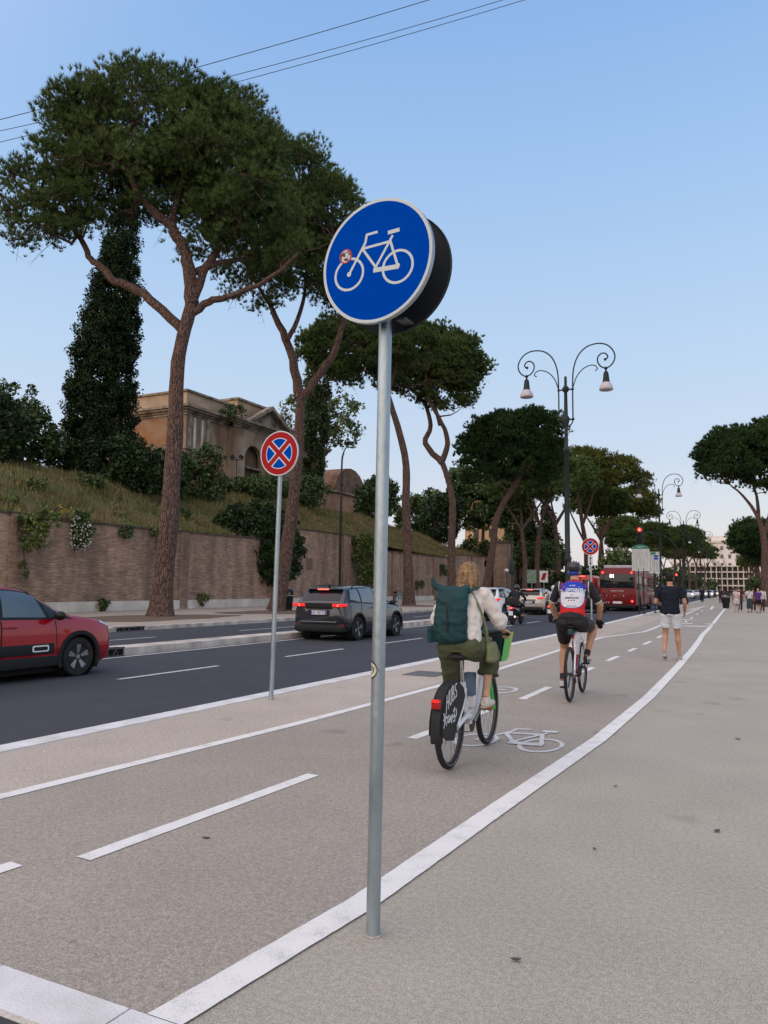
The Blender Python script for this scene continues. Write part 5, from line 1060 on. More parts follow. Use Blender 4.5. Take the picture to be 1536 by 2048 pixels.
def make_car(label, loc, rz, st, paint, L_, W_, wy, wr, clad=True, glass=M_GLASS, rimm=M_ALLOY, windows=None, style=5, group=None):
    t = thing('parked_car' if False else 'car', label, 'car', loc, rz, group or 'cars on the road'); cs = CarSurf(st)
    body = cs.body().build('body', paint, t, smooth=True, auto=42)
    cut = MB()
    for yy in wy:
        for s in (-1, 1): cut.lathe([(.001, 0), (wr+.065, 0), (wr+.065, .34), (.001, .34)], (s*(W_/2+.05)-(.34 if s > 0 else 0), yy, wr), 36, 'x')
    co = cut.build('cut', M_BLACK, t)
    bake(body, [('BOOLEAN', dict(operation='DIFFERENCE', solver='EXACT', object=co))]); bpy.data.objects.remove(co)
    body.data.materials.clear(); body.data.materials.append(paint); body.data.polygons.foreach_set('material_index', [0]*len(body.data.polygons))
    body.data.polygons.foreach_set('use_smooth', [True]*len(body.data.polygons)); body.data.set_sharp_from_angle(angle=math.radians(38))
    for yy in wy:
        for s in (-1, 1): wl = MB(); wl.lathe([(wr+.062, -s*.02), (wr+.062, -s*.31), (.001, -s*.31)], (s*(W_/2-.01), yy, wr), 30, 'x'); wl.f = [f for f in wl.f if len(f) < 20]; wl.build('wheel_arch_liner', M_BLACK, t)
    for yy in wy:
        for s in (-1, 1): wheel(t, s*(W_/2-.115), yy, wr, s, rimm, style)
    if clad:
        for yy in wy:
            for s in (-1, 1):
                b = MB(); b.ring((s*(W_/2-.012), yy, wr), wr+.05, wr+.115, s*.022, 26, axis='x', a0=-.35, a1=math.pi+.35); b.build('arch_cladding', M_PLAS, t)
        for s in (-1, 1): MB().box((s*(W_/2-.03), (wy[0]+wy[1])/2, .30), (.07, wy[1]-wy[0]-2*wr-.14, .17)).build('sill_cladding', M_PLAS, t, bevel=.015)
    for s in (-1, 1):
        if windows:
            for k, (quad, m) in enumerate(windows):
                b = MB(); cs.patch(b, quad, s, .004 if m is M_BLKP else .008); b.build('window' if m is not M_BLKP else 'window_surround', m, t, smooth=True, fix=False)
    return t, cs
def centre_patch(cs, t, name, u0, u1, t0, m, d=.006):
    b = MB()
    for s in (-1, 1): cs.patch(b, [(u0, t0), (u1, t0+.0), (u1, 6), (u0, 6)], s, d, 8, 6)
    return b.build(name, m, t, smooth=True, fix=False)
def mirror(t, cs, x, y, z, m):
    for s in (-1, 1):
        b = MB(); b.box((s*(x+.07), y+.02, z-.03), (.12, .04, .04)); b.ell((s*(x+.17), y, z+.01), (.11, .08, .075), 12, 8); b.build('mirror', m, t, smooth=True)
def plate(t, y, z, txt, w=.52, rz=0, bars=True):
    p = MB().box((0, y, z), (w, .012, .11)).build('number_plate', M_PLATE, t)
    for s in (-1, 1): MB().box((s*(w/2-.02), y-.0075, z), (.036, .004, .108)).build('plate_band', M_PLATEB, p)
    text_obj(txt, .105, M_INK, p, R_BACK, (0, y-.0085, z), .001)

# ---- red hatchback at the left edge
P_RED = carpaint('red_metallic_paint', (.29, .001, .010), .28, .1)
L_, W_, H_ = 4.0, 1.75, 1.49
st_red = [(-2.0, .42, .62, .86, .96, .98, .66, .64, .52), (-1.93, .30, .62, .92, 1.05, 1.07, .78, .75, .60), (-1.74, .22, .60, .96, 1.24, 1.27, .85, .80, .60), (-1.46, .20, .58, .97, 1.41, 1.45, .872, .83, .58), (-.85, .20, .58, .97, 1.45, 1.49, .875, .84, .60), (-.1, .20, .58, .96, 1.45, 1.49, .875, .84, .60), (.35, .20, .58, .95, 1.37, 1.42, .875, .84, .60), (.86, .20, .58, .96, 1.11, 1.16, .875, .835, .62), (1.22, .20, .58, .93, .99, 1.03, .872, .82, .66), (1.60, .20, .56, .88, .95, .985, .86, .80, .64), (1.86, .22, .55, .82, .88, .91, .82, .76, .58), (1.97, .28, .52, .72, .78, .81, .72, .68, .50), (2.01, .36, .52, .66, .71, .73, .62, .60, .44)]
wy_red = (-1.36, 1.18)
win_red = [([(2.25, 4.04), (7.55, 4.04), (5.9, 4.99), (3.05, 4.99)], M_BLKP), ([(3.0, 4.12), (4.55, 4.12), (4.6, 4.90), (3.35, 4.90)], M_GLASS), ([(4.72, 4.12), (6.30, 4.12), (6.02, 4.88), (4.76, 4.92)], M_GLASSL), ([(6.42, 4.12), (7.15, 4.14), (6.55, 4.55), (6.22, 4.75)], M_GLASS)]
car, cs = make_car('glossy red hatchback with white-framed side moulding, cut off by the left edge', (-11.38, 8.30, ROADZ), .0, st_red, P_RED, L_, W_, wy_red, .325, windows=win_red, style=5, rimm=mat('alloy_bright', (.26, .27, .28), .35, .7), glass=M_GLASSL)
centre_patch(cs, car, 'windscreen', 5.9, 7.5, 5.12, M_GLASSL); centre_patch(cs, car, 'rear_window', 1.3, 2.85, 5.12, M_GLASS)
mirror(car, cs, .84, .62, 1.02, M_BLKP)
for s in (-1, 1):
    b = MB(); b.box((s*.868, -.22, .50), (.05, 1.75, .17)); m_ = b.build('side_moulding', M_PLAS, car, bevel=.02)
    b = MB(); pts = []
    for (hw, hh, r_c) in ((.155, .052, .03),):
        for k in range(24):
            a = 2*math.pi*k/24; cx = (hw-r_c)*(1 if math.cos(a) > 0 else -1); cz = (hh-r_c)*(1 if math.sin(a) > 0 else -1); pts.append((.38+cx+r_c*math.cos(a), .51+cz+r_c*math.sin(a)))
    b.prism([(s*.892, p[0], p[1]) for p in pts], (s*.006, 0, 0)); fr_ = b.build('white_frame', mat('white_trim', (.68, .68, .68), .4), m_)
    b = MB(); b.prism([(s*.896, .38+(p[0]-.38)*.84, .51+(p[1]-.51)*.58) for p in pts], (s*.005, 0, 0)); b.build('frame_inset', M_PLAS, fr_)
    b = MB(); b.tube([(s*.885, -.28, .86), (s*.905, -.24, .868), (s*.905, -.10, .868), (s*.885, -.06, .86)], .014, 6); b.build('handle', P_RED, car, smooth=True)
    b = MB(); cs.patch(b, [(4.66, 2.2), (4.69, 2.2), (4.69, 4.0), (4.66, 4.0)], s, .002, 1, 8); cs.patch(b, [(6.72, 2.3), (6.745, 2.3), (6.62, 4.0), (6.595, 4.0)], s, .002, 1, 8); b.build('door_seam', M_BLACK, car, fix=False)
    b = MB(); cs.patch(b, [(9.2, 4.05), (10.5, 3.75), (10.5, 4.25), (9.2, 4.45)], s, .006, 6, 3); b.build('headlight', M_HEADL, car, smooth=True, fix=False)
    b = MB(); b.ell((s*.60, 1.82, .42), (.18, .12, .10), 12, 8); b.build('bumper_cladding', M_PLAS, car, smooth=True)
    b = MB(); cs.patch(b, [(.1, 3.3), (1.6, 3.4), (1.6, 4.2), (.1, 4.1)], s, .008, 4, 4); b.build('tail_light', M_TAILR, car, smooth=True, fix=False)
b = MB(); b.box((0, 0.0, .17), (1.5, 3.4, .12)); b.build('underbody', M_BLACK, car)

# ---- dark grey crossover with lit brake lamps
P_GREY = carpaint('dark_grey_metallic_paint', (.030, .033, .040), .25, .5)
st_suv = [(-2.15, .52, .70, .98, 1.02, 1.03, .74, .70, .60), (-2.08, .34, .68, 1.02, 1.10, 1.12, .83, .77, .64), (-1.92, .26, .66, 1.06, 1.28, 1.31, .87, .80, .63), (-1.66, .24, .64, 1.07, 1.46, 1.50, .885, .82, .60), (-.95, .23, .62, 1.03, 1.51, 1.545, .885, .83, .61), (-.2, .23, .62, 1.01, 1.51, 1.55, .885, .83, .61), (.38, .23, .62, 1.00, 1.42, 1.47, .885, .83, .61), (.92, .23, .62, 1.00, 1.14, 1.19, .885, .83, .64), (1.25, .23, .62, .99, 1.06, 1.09, .88, .82, .68), (1.70, .23, .60, .92, 1.0, 1.03, .86, .80, .66), (1.98, .26, .58, .82, .90, .93, .80, .74, .58), (2.13, .34, .54, .70, .76, .79, .70, .64, .50)]
win_suv = [([(2.3, 4.05), (7.5, 4.05), (5.9, 4.98), (3.0, 4.98)], M_BLKP), ([(2.75, 4.25), (3.75, 4.12), (3.72, 4.90), (3.15, 4.86)], M_GLASSL), ([(3.86, 4.12), (5.0, 4.12), (5.0, 4.92), (3.84, 4.92)], M_GLASSL), ([(5.1, 4.12), (6.9, 4.12), (6.05, 4.90), (5.1, 4.92)], M_GLASSL)]
def suv_rear(t, cs, y, zt, W_, paint, lamps, platez, txt, half=.62, lampz=.98, lamp_lit=M_TAILON, claws=True, third=True, dark_strip=True):
    if dark_strip: MB().box((0, y-.008, lampz+.01), (1.30, .03, .12)).build('tailgate_strip', M_BLKP, t)
    for s in (-1, 1):
        b = MB(); b.box((s*half, y-.012, lampz+.01), (.34, .05, .085)); b.box((s*(half+.18), y+.05, lampz+.02), (.09, .20, .08)); l_ = b.build('tail_light', lamp_lit, t, bevel=.012)
        if claws:
            for k in range(3): MB().box((s*(half-.09+k*.10), y-.044, lampz+.010), (.035, .012, .06), Matrix.Rotation(.3*s, 3, 'Y')).build('lamp_claw', M_TAILHOT if k == 1 else M_TAILON, l_)
        MB().box((s*.70, y+.035, .44), (.20, .05, .06)).build('reflector', M_TAILR, t)
    b = MB(); b.box((0, y+.13, .36), (W_-.16, .36, .22)); b.build('lower_bumper', M_PLAS, t, bevel=.07)
    MB().box((0, y-.005, .545), (1.15, .02, .018)).build('chrome_strip', M_CHR, t)
    MB().box((0, y-.003, platez+.13), (.86, .03, .05)).build('handle_recess', M_BLACK, t)
    MB().box((0, y-.001, platez), (.70, .02, .16)).build('plate_recess', M_PLAS, t, bevel=.01)
    plate(t, y-.018, platez, txt)
def roofbits(t, cs, H_, y0, y1, rails=True, spoiler=True, third=True, paint=None, x=.60, yr=-1.78):
    if rails:
        for s in (-1, 1): MB().tube(wiggle([(s*x, y0, H_-.05), (s*x, y0+.15, H_+.035), (s*x, y1-.25, H_+.035), (s*x, y1, H_-.04)], 4, 0, RNG), .016, 8).build('roof_rail', M_BLKP, t, smooth=True)
    if spoiler: MB().box((0, yr, H_-.07), (1.16, .26, .035), Matrix.Rotation(-.10, 3, 'X')).build('spoiler', paint or M_BLKP, t, bevel=.012)
    if third: MB().box((0, yr-.135, H_-.075), (.36, .02, .028)).build('brake_light', M_TAILHOT, t)
    b = MB(); b.tube([(0, yr+.25, H_-.02), (0, yr+.17, H_+.07)], .01, 6); b.box((0, yr+.24, H_), (.05, .09, .04)); b.build('aerial', M_BLKP, t)
suv, cs = make_car('dark grey crossover with three lit red brake lamps driving away behind the blue sign post', (-11.62, 21.1, ROADZ), .02, st_suv, P_GREY, 4.3, 1.77, (-1.33, 1.27), .345, windows=win_suv, style=4, rimm=M_ALLOY)
centre_patch(cs, suv, 'rear_window', 1.15, 2.92, 5.06, M_GLASS); centre_patch(cs, suv, 'windscreen', 5.95, 7.4, 5.1, M_GLASS)
suv_rear(suv, cs, -2.155, 0, 1.77, P_GREY, 1, .80, 'GK 087ZL', lampz=1.0); roofbits(suv, cs, 1.535, -1.3, .55, paint=P_GREY); mirror(suv, cs, .86, .62, 1.06, M_BLKP)
for s in (-1, 1):
    b = MB(); b.tube([(s*.885, -.55, .93), (s*.912, -.52, .935), (s*.912, -.36, .935), (s*.885, -.33, .93)], .013, 6); b.build('handle', P_GREY, suv, smooth=True); b = MB(); b.tube([(s*.885, .42, .91), (s*.912, .45, .915), (s*.912, .61, .915), (s*.885, .64, .91)], .013, 6); b.build('handle', M_CHR if False else P_GREY, suv, smooth=True)
    b = MB(); cs.patch(b, [(5.02, 2.2), (5.045, 2.2), (5.045, 4.0), (5.02, 4.0)], s, .002, 1, 8); cs.patch(b, [(3.6, 2.9), (3.63, 2.9), (3.80, 4.0), (3.77, 4.0)], s, .002, 1, 8); b.build('door_seam', M_BLACK, suv, fix=False)
MB().box((0, 0, .22), (1.5, 3.5, .14)).build('underbody', M_BLACK, suv)
# ---- white and beige cars queueing
P_WHITE = carpaint('white_paint', (.62, .63, .65), .3, .0); P_BEIGE = carpaint('beige_metallic_paint', (.46, .42, .37), .3, .3)
def simple_suv(label, loc, rz, paint, txt, sc=1.0, lampz=.98, boxy=0.0):
    st = [tuple(q) for q in st_suv]
    if boxy: st = [(y, a, b_, c_, d+.0, e, f, g_, h_+.05) for (y, a, b_, c_, d, e, f, g_, h_) in st]
    t, cs = make_car(label, loc, rz, st, paint, 4.3, 1.77, (-1.33, 1.27), .345, windows=win_suv, style=5)
    centre_patch(cs, t, 'rear_window', 1.15, 2.92, 5.06, M_GLASS); centre_patch(cs, t, 'windscreen', 5.95, 7.4, 5.1, M_GLASS)
    suv_rear(t, cs, -2.155, 0, 1.77, paint, 1, .74, txt, lampz=lampz, claws=False, dark_strip=False, half=.66); roofbits(t, cs, 1.535, -1.3, .55, paint=paint); mirror(t, cs, .86, .62, 1.06, paint)
    MB().box((0, 0, .22), (1.5, 3.5, .14)).build('underbody', M_BLACK, t); t.scale = (sc, sc, sc); return t
simple_suv('white compact crossover queueing behind the black scooter', (-12.35, 36.9, ROADZ), .03, P_WHITE, 'FW 518KB', 1.02, boxy=1)
simple_suv('beige crossover with lit tail lamp queueing ahead of the white one', (-12.85, 46.6, ROADZ), .035, P_BEIGE, 'GA 294MR', 1.0)
# ---- buses
def bus(label, loc, rz, Lb, Wb, Hb, rows, no, doors=True):
    t = thing('bus', label, 'bus', loc, rz, 'red city buses'); P_BUS = mat('dark_red_bus_paint', (.14, .004, .008), .4, coat=.25, var=.08, scale=2)
    w = Wb/2
    prof = [(-w+.02, .34), (-w, .6), (-w, 1.3), (-w+.03, Hb-.28), (-w+.22, Hb-.05), (-w+.5, Hb), (w-.5, Hb), (w-.22, Hb-.05), (w-.03, Hb-.28), (w, 1.3), (w, .6), (w-.02, .34)]
    b = MB(); b.prism([(x, 0, z) for x, z in prof], (0, Lb, 0)); b.build('body', P_BUS, t, bevel=.05)
    q = MB(); q.prism([(-w+.06, -.006, 1.62), (w-.06, -.006, 1.62), (w-.10, -.006, 2.62), (-w+.10, -.006, 2.62)], (0, .03, 0)); rw = q.build('rear_window', M_GLASS, t, bevel=.02)
    q = MB(); q.box((-.0, -.03, 1.66), (.7, .01, .04)); q.build('wiper', M_BLKP, rw)
    dp = MB().box((-.33, -.016, 2.47), (.40, .02, .30)).build('destination_panel', M_BLACK, t); text_obj(no, .34, mat('lit_route_number', (.9, .9, .85), .5, emit=(1, .98, .85), estr=4), dp, R_BACK, (-.33, -.030, 2.47), .002, bold=.006)
    for s in (-1, 1):
        for z in (2.72, .72):
            h = MB().lathe([(.001, -.03), (.10, -.02), (.11, .01), (.001, .01)], (s*(w-.26), -.004, z), 16, 'y').build('tail_light', M_TAILON, t); MB().lathe([(.001, -.04), (.05, -.03), (.001, -.028)], (s*(w-.26), -.006, z), 12, 'y').build('lamp_core', M_TAILHOT, h)
        sd = MB(); sd.box((s*(w-.004), Lb/2, 2.0), (.03, Lb-.8, 1.0)); sd.build('side_window', M_GLASS, t, bevel=.01)
        for k in range(1, 8): MB().box((s*(w+.012), .4+k*(Lb-.8)/8, 2.0), (.012, .09, 1.0)).build('window_pillar', P_BUS, t)
        for yy in (2.6, Lb-2.7):
            wheel(t, s*(w-.13), yy, .47, s, M_ALLOY, 6, .26)
            MB().lathe([(.56, 0), (.001, 0)], (s*(w+.003), yy, .50), 24, 'x').build('wheel_well', M_BLACK, t)
    text_obj('ROMA  T  ATAC' if False else 'ROMA ' + chr(84) + ' BUS', .15, mat('bus_white_lettering', (.55, .52, .5), .5), t, R_BACK, (0, -.006, 1.43), .003)
    for x in (-.75, -.2, .42): MB().lathe([(.001, -.012), (.035, -.01), (.04, .0)], (x, -.004, 1.08), 10, 'y').build('stud', M_CHR, t)
    MB().box((-.0, -.012, .62), (.62, .02, .15)).build('number_plate', M_PLATE, t); MB().box((0, -.02, .36), (Wb-.2, .08, .22)).build('bumper', M_PLAS, t, bevel=.03); MB().box((-.0, -.006, .84), (.5, .02, .06)).build('grille', M_BLKP, t)
    for x in (-.78, -.6): MB().lathe([(.001, -.012), (.065, -.01), (.07, 0)], (x, -.004, .62), 12, 'y').build('rear_sticker', mat('pinkish_sticker', (.4, .2, .2), .5), t)
    MB().box((0, 1.4, Hb+.10), (Wb-.6, 2.2, .2)).build('roof_unit', M_OPAL, t, bevel=.04); rb_ = MB(); rb_.box((0, 6, Hb+.12), (Wb-.7, 3.0, .24)); rb_.build('roof_unit', mat('roof_unit_pale', (.42, .38, .36), .6), t, bevel=.04)
    MB().box((0, Lb/2, .3), (Wb-.5, Lb-.6, .2)).build('underbody', M_BLACK, t)
    return t
bus('dark red city bus with lit rear route number 81 waiting at the stop', (-9.75, 56.2, ROADZ), .032, 12, 2.5, 3.05, 1, '81')
# red van ahead of the beige car
van = thing('van', 'bright red van with high tail lamp ahead of the beige car', 'van', (-13.4, 61.5, ROADZ), .032)
P_VAN = mat('bright_red_van_paint', (.42, .02, .012), .35, coat=.6)
b = MB(); b.prism([(-.95, 0, .35), (-1.0, 0, .8), (-1.0, 0, 1.5), (-.93, 0, 2.45), (-.78, 0, 2.62), (.78, 0, 2.62), (.93, 0, 2.45), (1.0, 0, 1.5), (1.0, 0, .8), (.95, 0, .35)], (0, 5.4, 0)); b.build('body', P_VAN, van, bevel=.06)
for s in (-1, 1):
    MB().box((s*.46, -.01, 1.95), (.74, .03, .62)).build('rear_window', M_GLASS, van, bevel=.02); h = MB().box((s*.88, -.02, 1.25), (.15, .05, .42)).build('tail_light', M_TAILON, van, bevel=.01); MB().box((s*.88, -.05, 1.28), (.08, .02, .14)).build('lamp_core', M_TAILHOT, h)
    for yy in (1.1, 4.3): wheel(van, s*.86, yy, .34, s, M_ALLOY, 5)
    MB().box((s*1.0, 4.2, 1.9), (.02, 1.0, .6)).build('side_window', M_GLASS, van)
MB().box((0, -.02, 2.54), (.5, .04, .06)).build('brake_light', M_TAILHOT, van); MB().box((0, -.03, .42), (1.7, .12, .18)).build('bumper', M_PLAS, van, bevel=.03)
tx = thing('taxi', 'dark car with a lit amber roof panel between the racing cyclist and the bus', 'car', (-9.0, 50.0, ROADZ), .03)
tx.location = (-10.9, 52.0, ROADZ)
csx = CarSurf(st_suv); b = csx.body(3, 3).build('body', carpaint('black_car_paint', (.015, .016, .02)), tx, smooth=True); MB().box((0, -.8, 1.72), (.62, .18, .22)).build('roof_panel', M_AMBER, tx, bevel=.02); centre_patch(csx, tx, 'rear_window', 1.15, 2.92, 5.06, M_GLASS)
for s in (-1, 1):
    MB().box((s*.66, -2.17, .98), (.3, .05, .12)).build('tail_light', M_TAILR, tx)
    for yy in (-1.33, 1.27): wheel(tx, s*.80, yy, .345, s, M_ALLOYD, 5)
# ---- distant traffic waiting at the end of the street, head lamps on
fc_paint = [P_WHITE, P_GREY, P_BEIGE, P_WHITE]
M_HEADON = mat('lit_headlamp', (.9, .85, .7), .3, emit=(1, .86, .62), estr=9)
for i, (x, y) in enumerate(((-10.2, 146), (-13.4, 158), (-16.6, 150), (-9.0, 176), (-12.4, 190), (-16.0, 178), (-9.6, 205))):
    t = thing('car', ['distant pale car with head lamps on, nearest of the oncoming queue', 'distant grey car with head lamps on behind the first of the queue', 'distant beige car with head lamps on, far left of the queue', 'distant white car with head lamps on beside the fifth lamp', 'distant car with head lamps on, middle of the far queue', 'distant car with head lamps on, left in the far queue', 'farthest car with head lamps on before the arcaded block'][i], 'car', (x+off(y)*.0-2.8, y, ROADZ), math.pi+.03, 'distant cars with head lamps on')
    cx_ = CarSurf(st_suv); cx_.body(2, 2).build('body', fc_paint[i % 4], t, smooth=True); centre_patch(cx_, t, 'windscreen', 5.95, 7.4, 5.1, M_GLASS)
    for s in (-1, 1):
        MB().ell((s*.58, 2.06, .78), (.12, .06, .09), 10, 6).build('headlight', M_HEADON, t)
        for yy in (-1.33, 1.27): MB().lathe([(.1, -.1), (.34, -.1), (.34, .1), (.1, .1)], (s*.80, yy, .34), 14, 'x').build('wheel', M_TYRE, t)
# ================================================================== people and bicycles
def skin_mat(name, c): return mat(name, c, .55, var=.08, scale=12, spec=.3)
M_SKIN = skin_mat('tanned_skin', (.40, .215, .14)); M_SKIN2 = skin_mat('light_skin', (.50, .30, .21))
def V(*a): return Vector(a)
def ik(a, b, l1, l2, hint):
    """middle joint between a and b for two bone lengths, bent towards hint"""
    a, b, h = Vector(a), Vector(b), Vector(hint); d = b-a; L = min(d.length, (l1+l2)*.999); u = d.normalized()
    x = (l1*l1-l2*l2+L*L)/(2*L); y = math.sqrt(max(l1*l1-x*x, 1e-6)); h = h-u*h.dot(u)
    return a+u*x+h.normalized()*y
def remesh(name, b, m, parent, vox=.009, sm=4, disp=0.0, dscale=.15, seed=0):
    o = b.build(name, m, parent); bake(o, [('REMESH', dict(mode='VOXEL', voxel_size=vox, use_smooth_shade=True)), ('SMOOTH', dict(factor=.5, iterations=sm))])
    me = o.data; me.materials.clear(); me.materials.append(m)
    if disp:
        n = len(me.vertices); co = np.empty(n*3, np.float32); no = np.empty(n*3, np.float32); me.vertices.foreach_get('co', co); me.vertices.foreach_get('normal', no)
        co = co.reshape(-1, 3); no = no.reshape(-1, 3); r = np.random.default_rng(seed); f = np.zeros(n)
        for k in range(7):
            d = unit(r.normal(size=3)*np.array([1, 1, 1.3])); w = 2*math.pi/dscale*r.uniform(.6, 1.7); f += np.sin(co@d*w+r.uniform(0, 6)+1.5*np.sin(co@unit(r.normal(size=3))*w*.6))/7*2
        me.vertices.foreach_set('co', (co+no*(f*disp)[:, None]).ravel().astype(np.float32)); me.update()
    return o
def limb(b, pts, rad, n=12): b.tube(wiggle([tuple(p) for p in pts], 3, 0, RNG), [r for r in np.interp(np.linspace(0, len(rad)-1, 3*(len(pts)-1)+1), range(len(rad)), rad)], n)
def arm(b, sh, el, wr, k=1.0):
    sh, el, wr = Vector(sh), Vector(el), Vector(wr)
    b.tube([sh, sh.lerp(el, .35), sh.lerp(el, .75), el, el.lerp(wr, .25), el.lerp(wr, .7), wr], [.055*k, .052*k, .042*k, .039*k, .043*k, .032*k, .026*k], 12); b.ell(sh, .058*k, 12, 8); b.ell(el, .040*k, 10, 7)
def leg(b, hip, kn, an, k=1.0):
    hip, kn, an = Vector(hip), Vector(kn), Vector(an); bk = Vector((0, -1, 0)); 
    c1 = kn.lerp(an, .28)+(bk-(an-kn).normalized()*bk.dot((an-kn).normalized()))*.018*k
    b.tube([hip, hip.lerp(kn, .3), hip.lerp(kn, .75), kn, c1, kn.lerp(an, .7), an], [.094*k, .086*k, .062*k, .054*k, .058*k, .037*k, .034*k], 14); b.ell(kn, .056*k, 12, 8); b.ell(hip, .085*k, 12, 8)
def foot(b, an, toe, k=1.0, z0=None):
    an, toe = Vector(an), Vector(toe); d = (toe-an); heel = an-Vector((d.x, d.y, 0)).normalized()*.045+Vector((0, 0, -.05))
    b.tube([heel, heel.lerp(toe, .5), heel.lerp(toe, .85), toe], [(.032*k, .036*k), (.038*k, .036*k), (.042*k, .026*k), (.026*k, .018*k)], 12); b.tube([an, heel.lerp(toe, .25)], [.036*k, .036*k], 10)
def hand(b, wr, fdir, pdir, curl=.8, k=1.0, side=1):
    """palm with four fingers and a thumb; fdir towards the fingers, pdir out of the palm"""
    wr, f, p = Vector(wr), Vector(fdir).normalized(), Vector(pdir).normalized(); p = (p-f*p.dot(f)).normalized(); s = f.cross(p)*side
    pc = wr+f*.045*k; R = Matrix((s, f, p)).transposed(); b.ell(pc, (.040*k, .050*k, .017*k), 12, 8, R)
    for i, (o_, l_) in enumerate(((-.029, .062), (-.010, .074), (.010, .069), (.028, .054))):
        a = pc+f*.036*k+s*o_*k; pts = [a-f*.015*k, a+f*.012*k]; d = f.copy(); q = pts[-1]
        for j in range(3):
            ang = curl*(j+1)*.62; d = (f*math.cos(ang)+p*math.sin(ang)); q = q+d*l_*k*(.40, .33, .27)[j]; pts.append(q.copy())
        b.tube(pts, [.0095*k, .0095*k, .0088*k, .0082*k, .0068*k], 8)
    a = pc-f*.016*k-s*.034*k; q1 = a+(f*.55-s*.7+p*.45).normalized()*.032*k; q2 = q1+(f*.85-s*.1+p*.55).normalized()*.028*k; b.tube([a+s*.012*k, a, q1, q2], [.014*k, .0125*k, .0105*k, .0085*k], 8)
def headm(b, c, k=1.0, fwd=(0, 1, 0), up=(0, 0, 1), neck=None):
    """skull, jaw, nose, ears, brow and lips; c = centre of the head"""
    c, f, u = Vector(c), Vector(fwd).normalized(), Vector(up).normalized(); r = f.cross(u).normalized(); u = r.cross(f); R = Matrix((r, f, u)).transposed()
    P = lambda x, y, z: c+R @ Vector((x, y, z))*k
    b.ell(P(0, -.008, .025), (.075*k, .093*k, .088*k), 18, 12, R); b.ell(P(0, .028, -.045), (.056*k, .058*k, .066*k), 16, 10, R); b.ell(P(0, .062, -.088), (.026*k, .024*k, .022*k), 10, 8, R)
    b.tube([P(0, .082, .012), P(0, .108, -.028), P(0, .092, -.040)], [.009*k, .016*k, .010*k], 8); b.ell(P(0, .082, -.062), (.023*k, .013*k, .010*k), 10, 6, R); b.ell(P(0, .080, .025), (.050*k, .014*k, .012*k), 10, 6, R)
    for s in (-1, 1): b.ell(P(s*.077, -.005, -.012), (.010*k, .019*k, .031*k), 10, 8, R); b.ell(P(s*.036, .052, -.026), (.024*k, .022*k, .020*k), 10, 6, R)
    if neck is not None: b.tube([P(0, -.022, -.03), Vector(neck)], [.054*k, .060*k], 14)
    return P, R
def eyes(P, R, k, parent):
    for s in (-1, 1):
        e = MB(); e.ell(P(s*.031, .078, .001), .0125*k, 10, 8); o = e.build('eye', mat('eye_white', (.6, .58, .55), .3), parent, smooth=True); q = MB(); q.ell(P(s*.031, .087, .001), .0055*k, 8, 6); q.build('iris', M_BLKP, o, smooth=True)
def torso(b, pel, waist, chest, neck, k=1.0, w=(.165, .135, .165, .06), d=(.115, .095, .115, .06)):
    pts = [Vector(pel)-Vector((0, 0, .07)), Vector(pel), Vector(waist), Vector(chest), (Vector(chest)*.35+Vector(neck)*.65), Vector(neck)]
    W_ = [w[0]*.72, w[0], w[1], w[2], w[2]*.72, w[3]]; D_ = [d[0]*.8, d[0], d[1], d[2], d[2]*.75, d[3]]
    b.tube(wiggle([tuple(p) for p in pts], 3, 0, RNG), [(a*k, c*k) for a, c in zip(np.interp(np.linspace(0, 5, 16), range(6), W_), np.interp(np.linspace(0, 5, 16), range(6), D_))], 20, sq=(1, 0, 0))

# ---------------------------------------------------------------- bicycle parts
M_SPOKE = mat('spoke_steel', (.35, .36, .37), .3, .9); M_RIMS = mat('bicycle_rim', (.05, .05, .055), .4, .5); M_REFL = mat('reflective_strip', (.5, .52, .53), .4)
def bwheel(t, y, r, tr=.022, n=28, z=None, rimm=None, strip=True, x=0.0):
    z = r if z is None else z; w = MB(); N = 48; pts = []
    vs = []; m_ = 10; R0 = r-tr
    for i in range(N):
        a = 2*math.pi*i/N
        for j in range(m_):
            q = 2*math.pi*j/m_; rr_ = R0+tr*math.cos(q); vs.append((x+tr*1.0*math.sin(q), y+rr_*math.cos(a), z+rr_*math.sin(a)))
    w.add(vs, [(i*m_+j, ((i+1) % N)*m_+j, ((i+1) % N)*m_+(j+1) % m_, i*m_+(j+1) % m_) for i in range(N) for j in range(m_)]); wh = w.build('wheel', M_TYRE, t, smooth=True)
    q = MB(); q.ring((x-.010, y, z), R0-.030, R0-.008, .020, 48, axis='x'); q.build('rim', rimm or M_RIMS, wh)
    if strip:
        for s in (-1, 1): MB().ring((x+s*(tr*.84), y, z), R0-.010, R0-.002, s*.0025, 48, axis='x').build('reflective_ring', M_REFL, wh)
    sp_ = MB(); 
    for i in range(n):
        a = 2*math.pi*i/n; s = 1 if i % 2 else -1; a2 = a+(.7 if (i//2) % 2 else -.7); sp_.tube([(x+s*.028, y+.024*math.cos(a2), z+.024*math.sin(a2)), (x, y+(R0-.028)*math.cos(a), z+(R0-.028)*math.sin(a))], .0016, 4, caps=False)
    sp_.build('spokes', M_SPOKE, wh)
    h = MB(); h.lathe([(.012, -.05), (.03, -.032), (.018, -.02), (.018, .02), (.03, .032), (.012, .05)], (x, y, z), 14, 'x'); h.build('hub', M_RIMS, wh); return wh
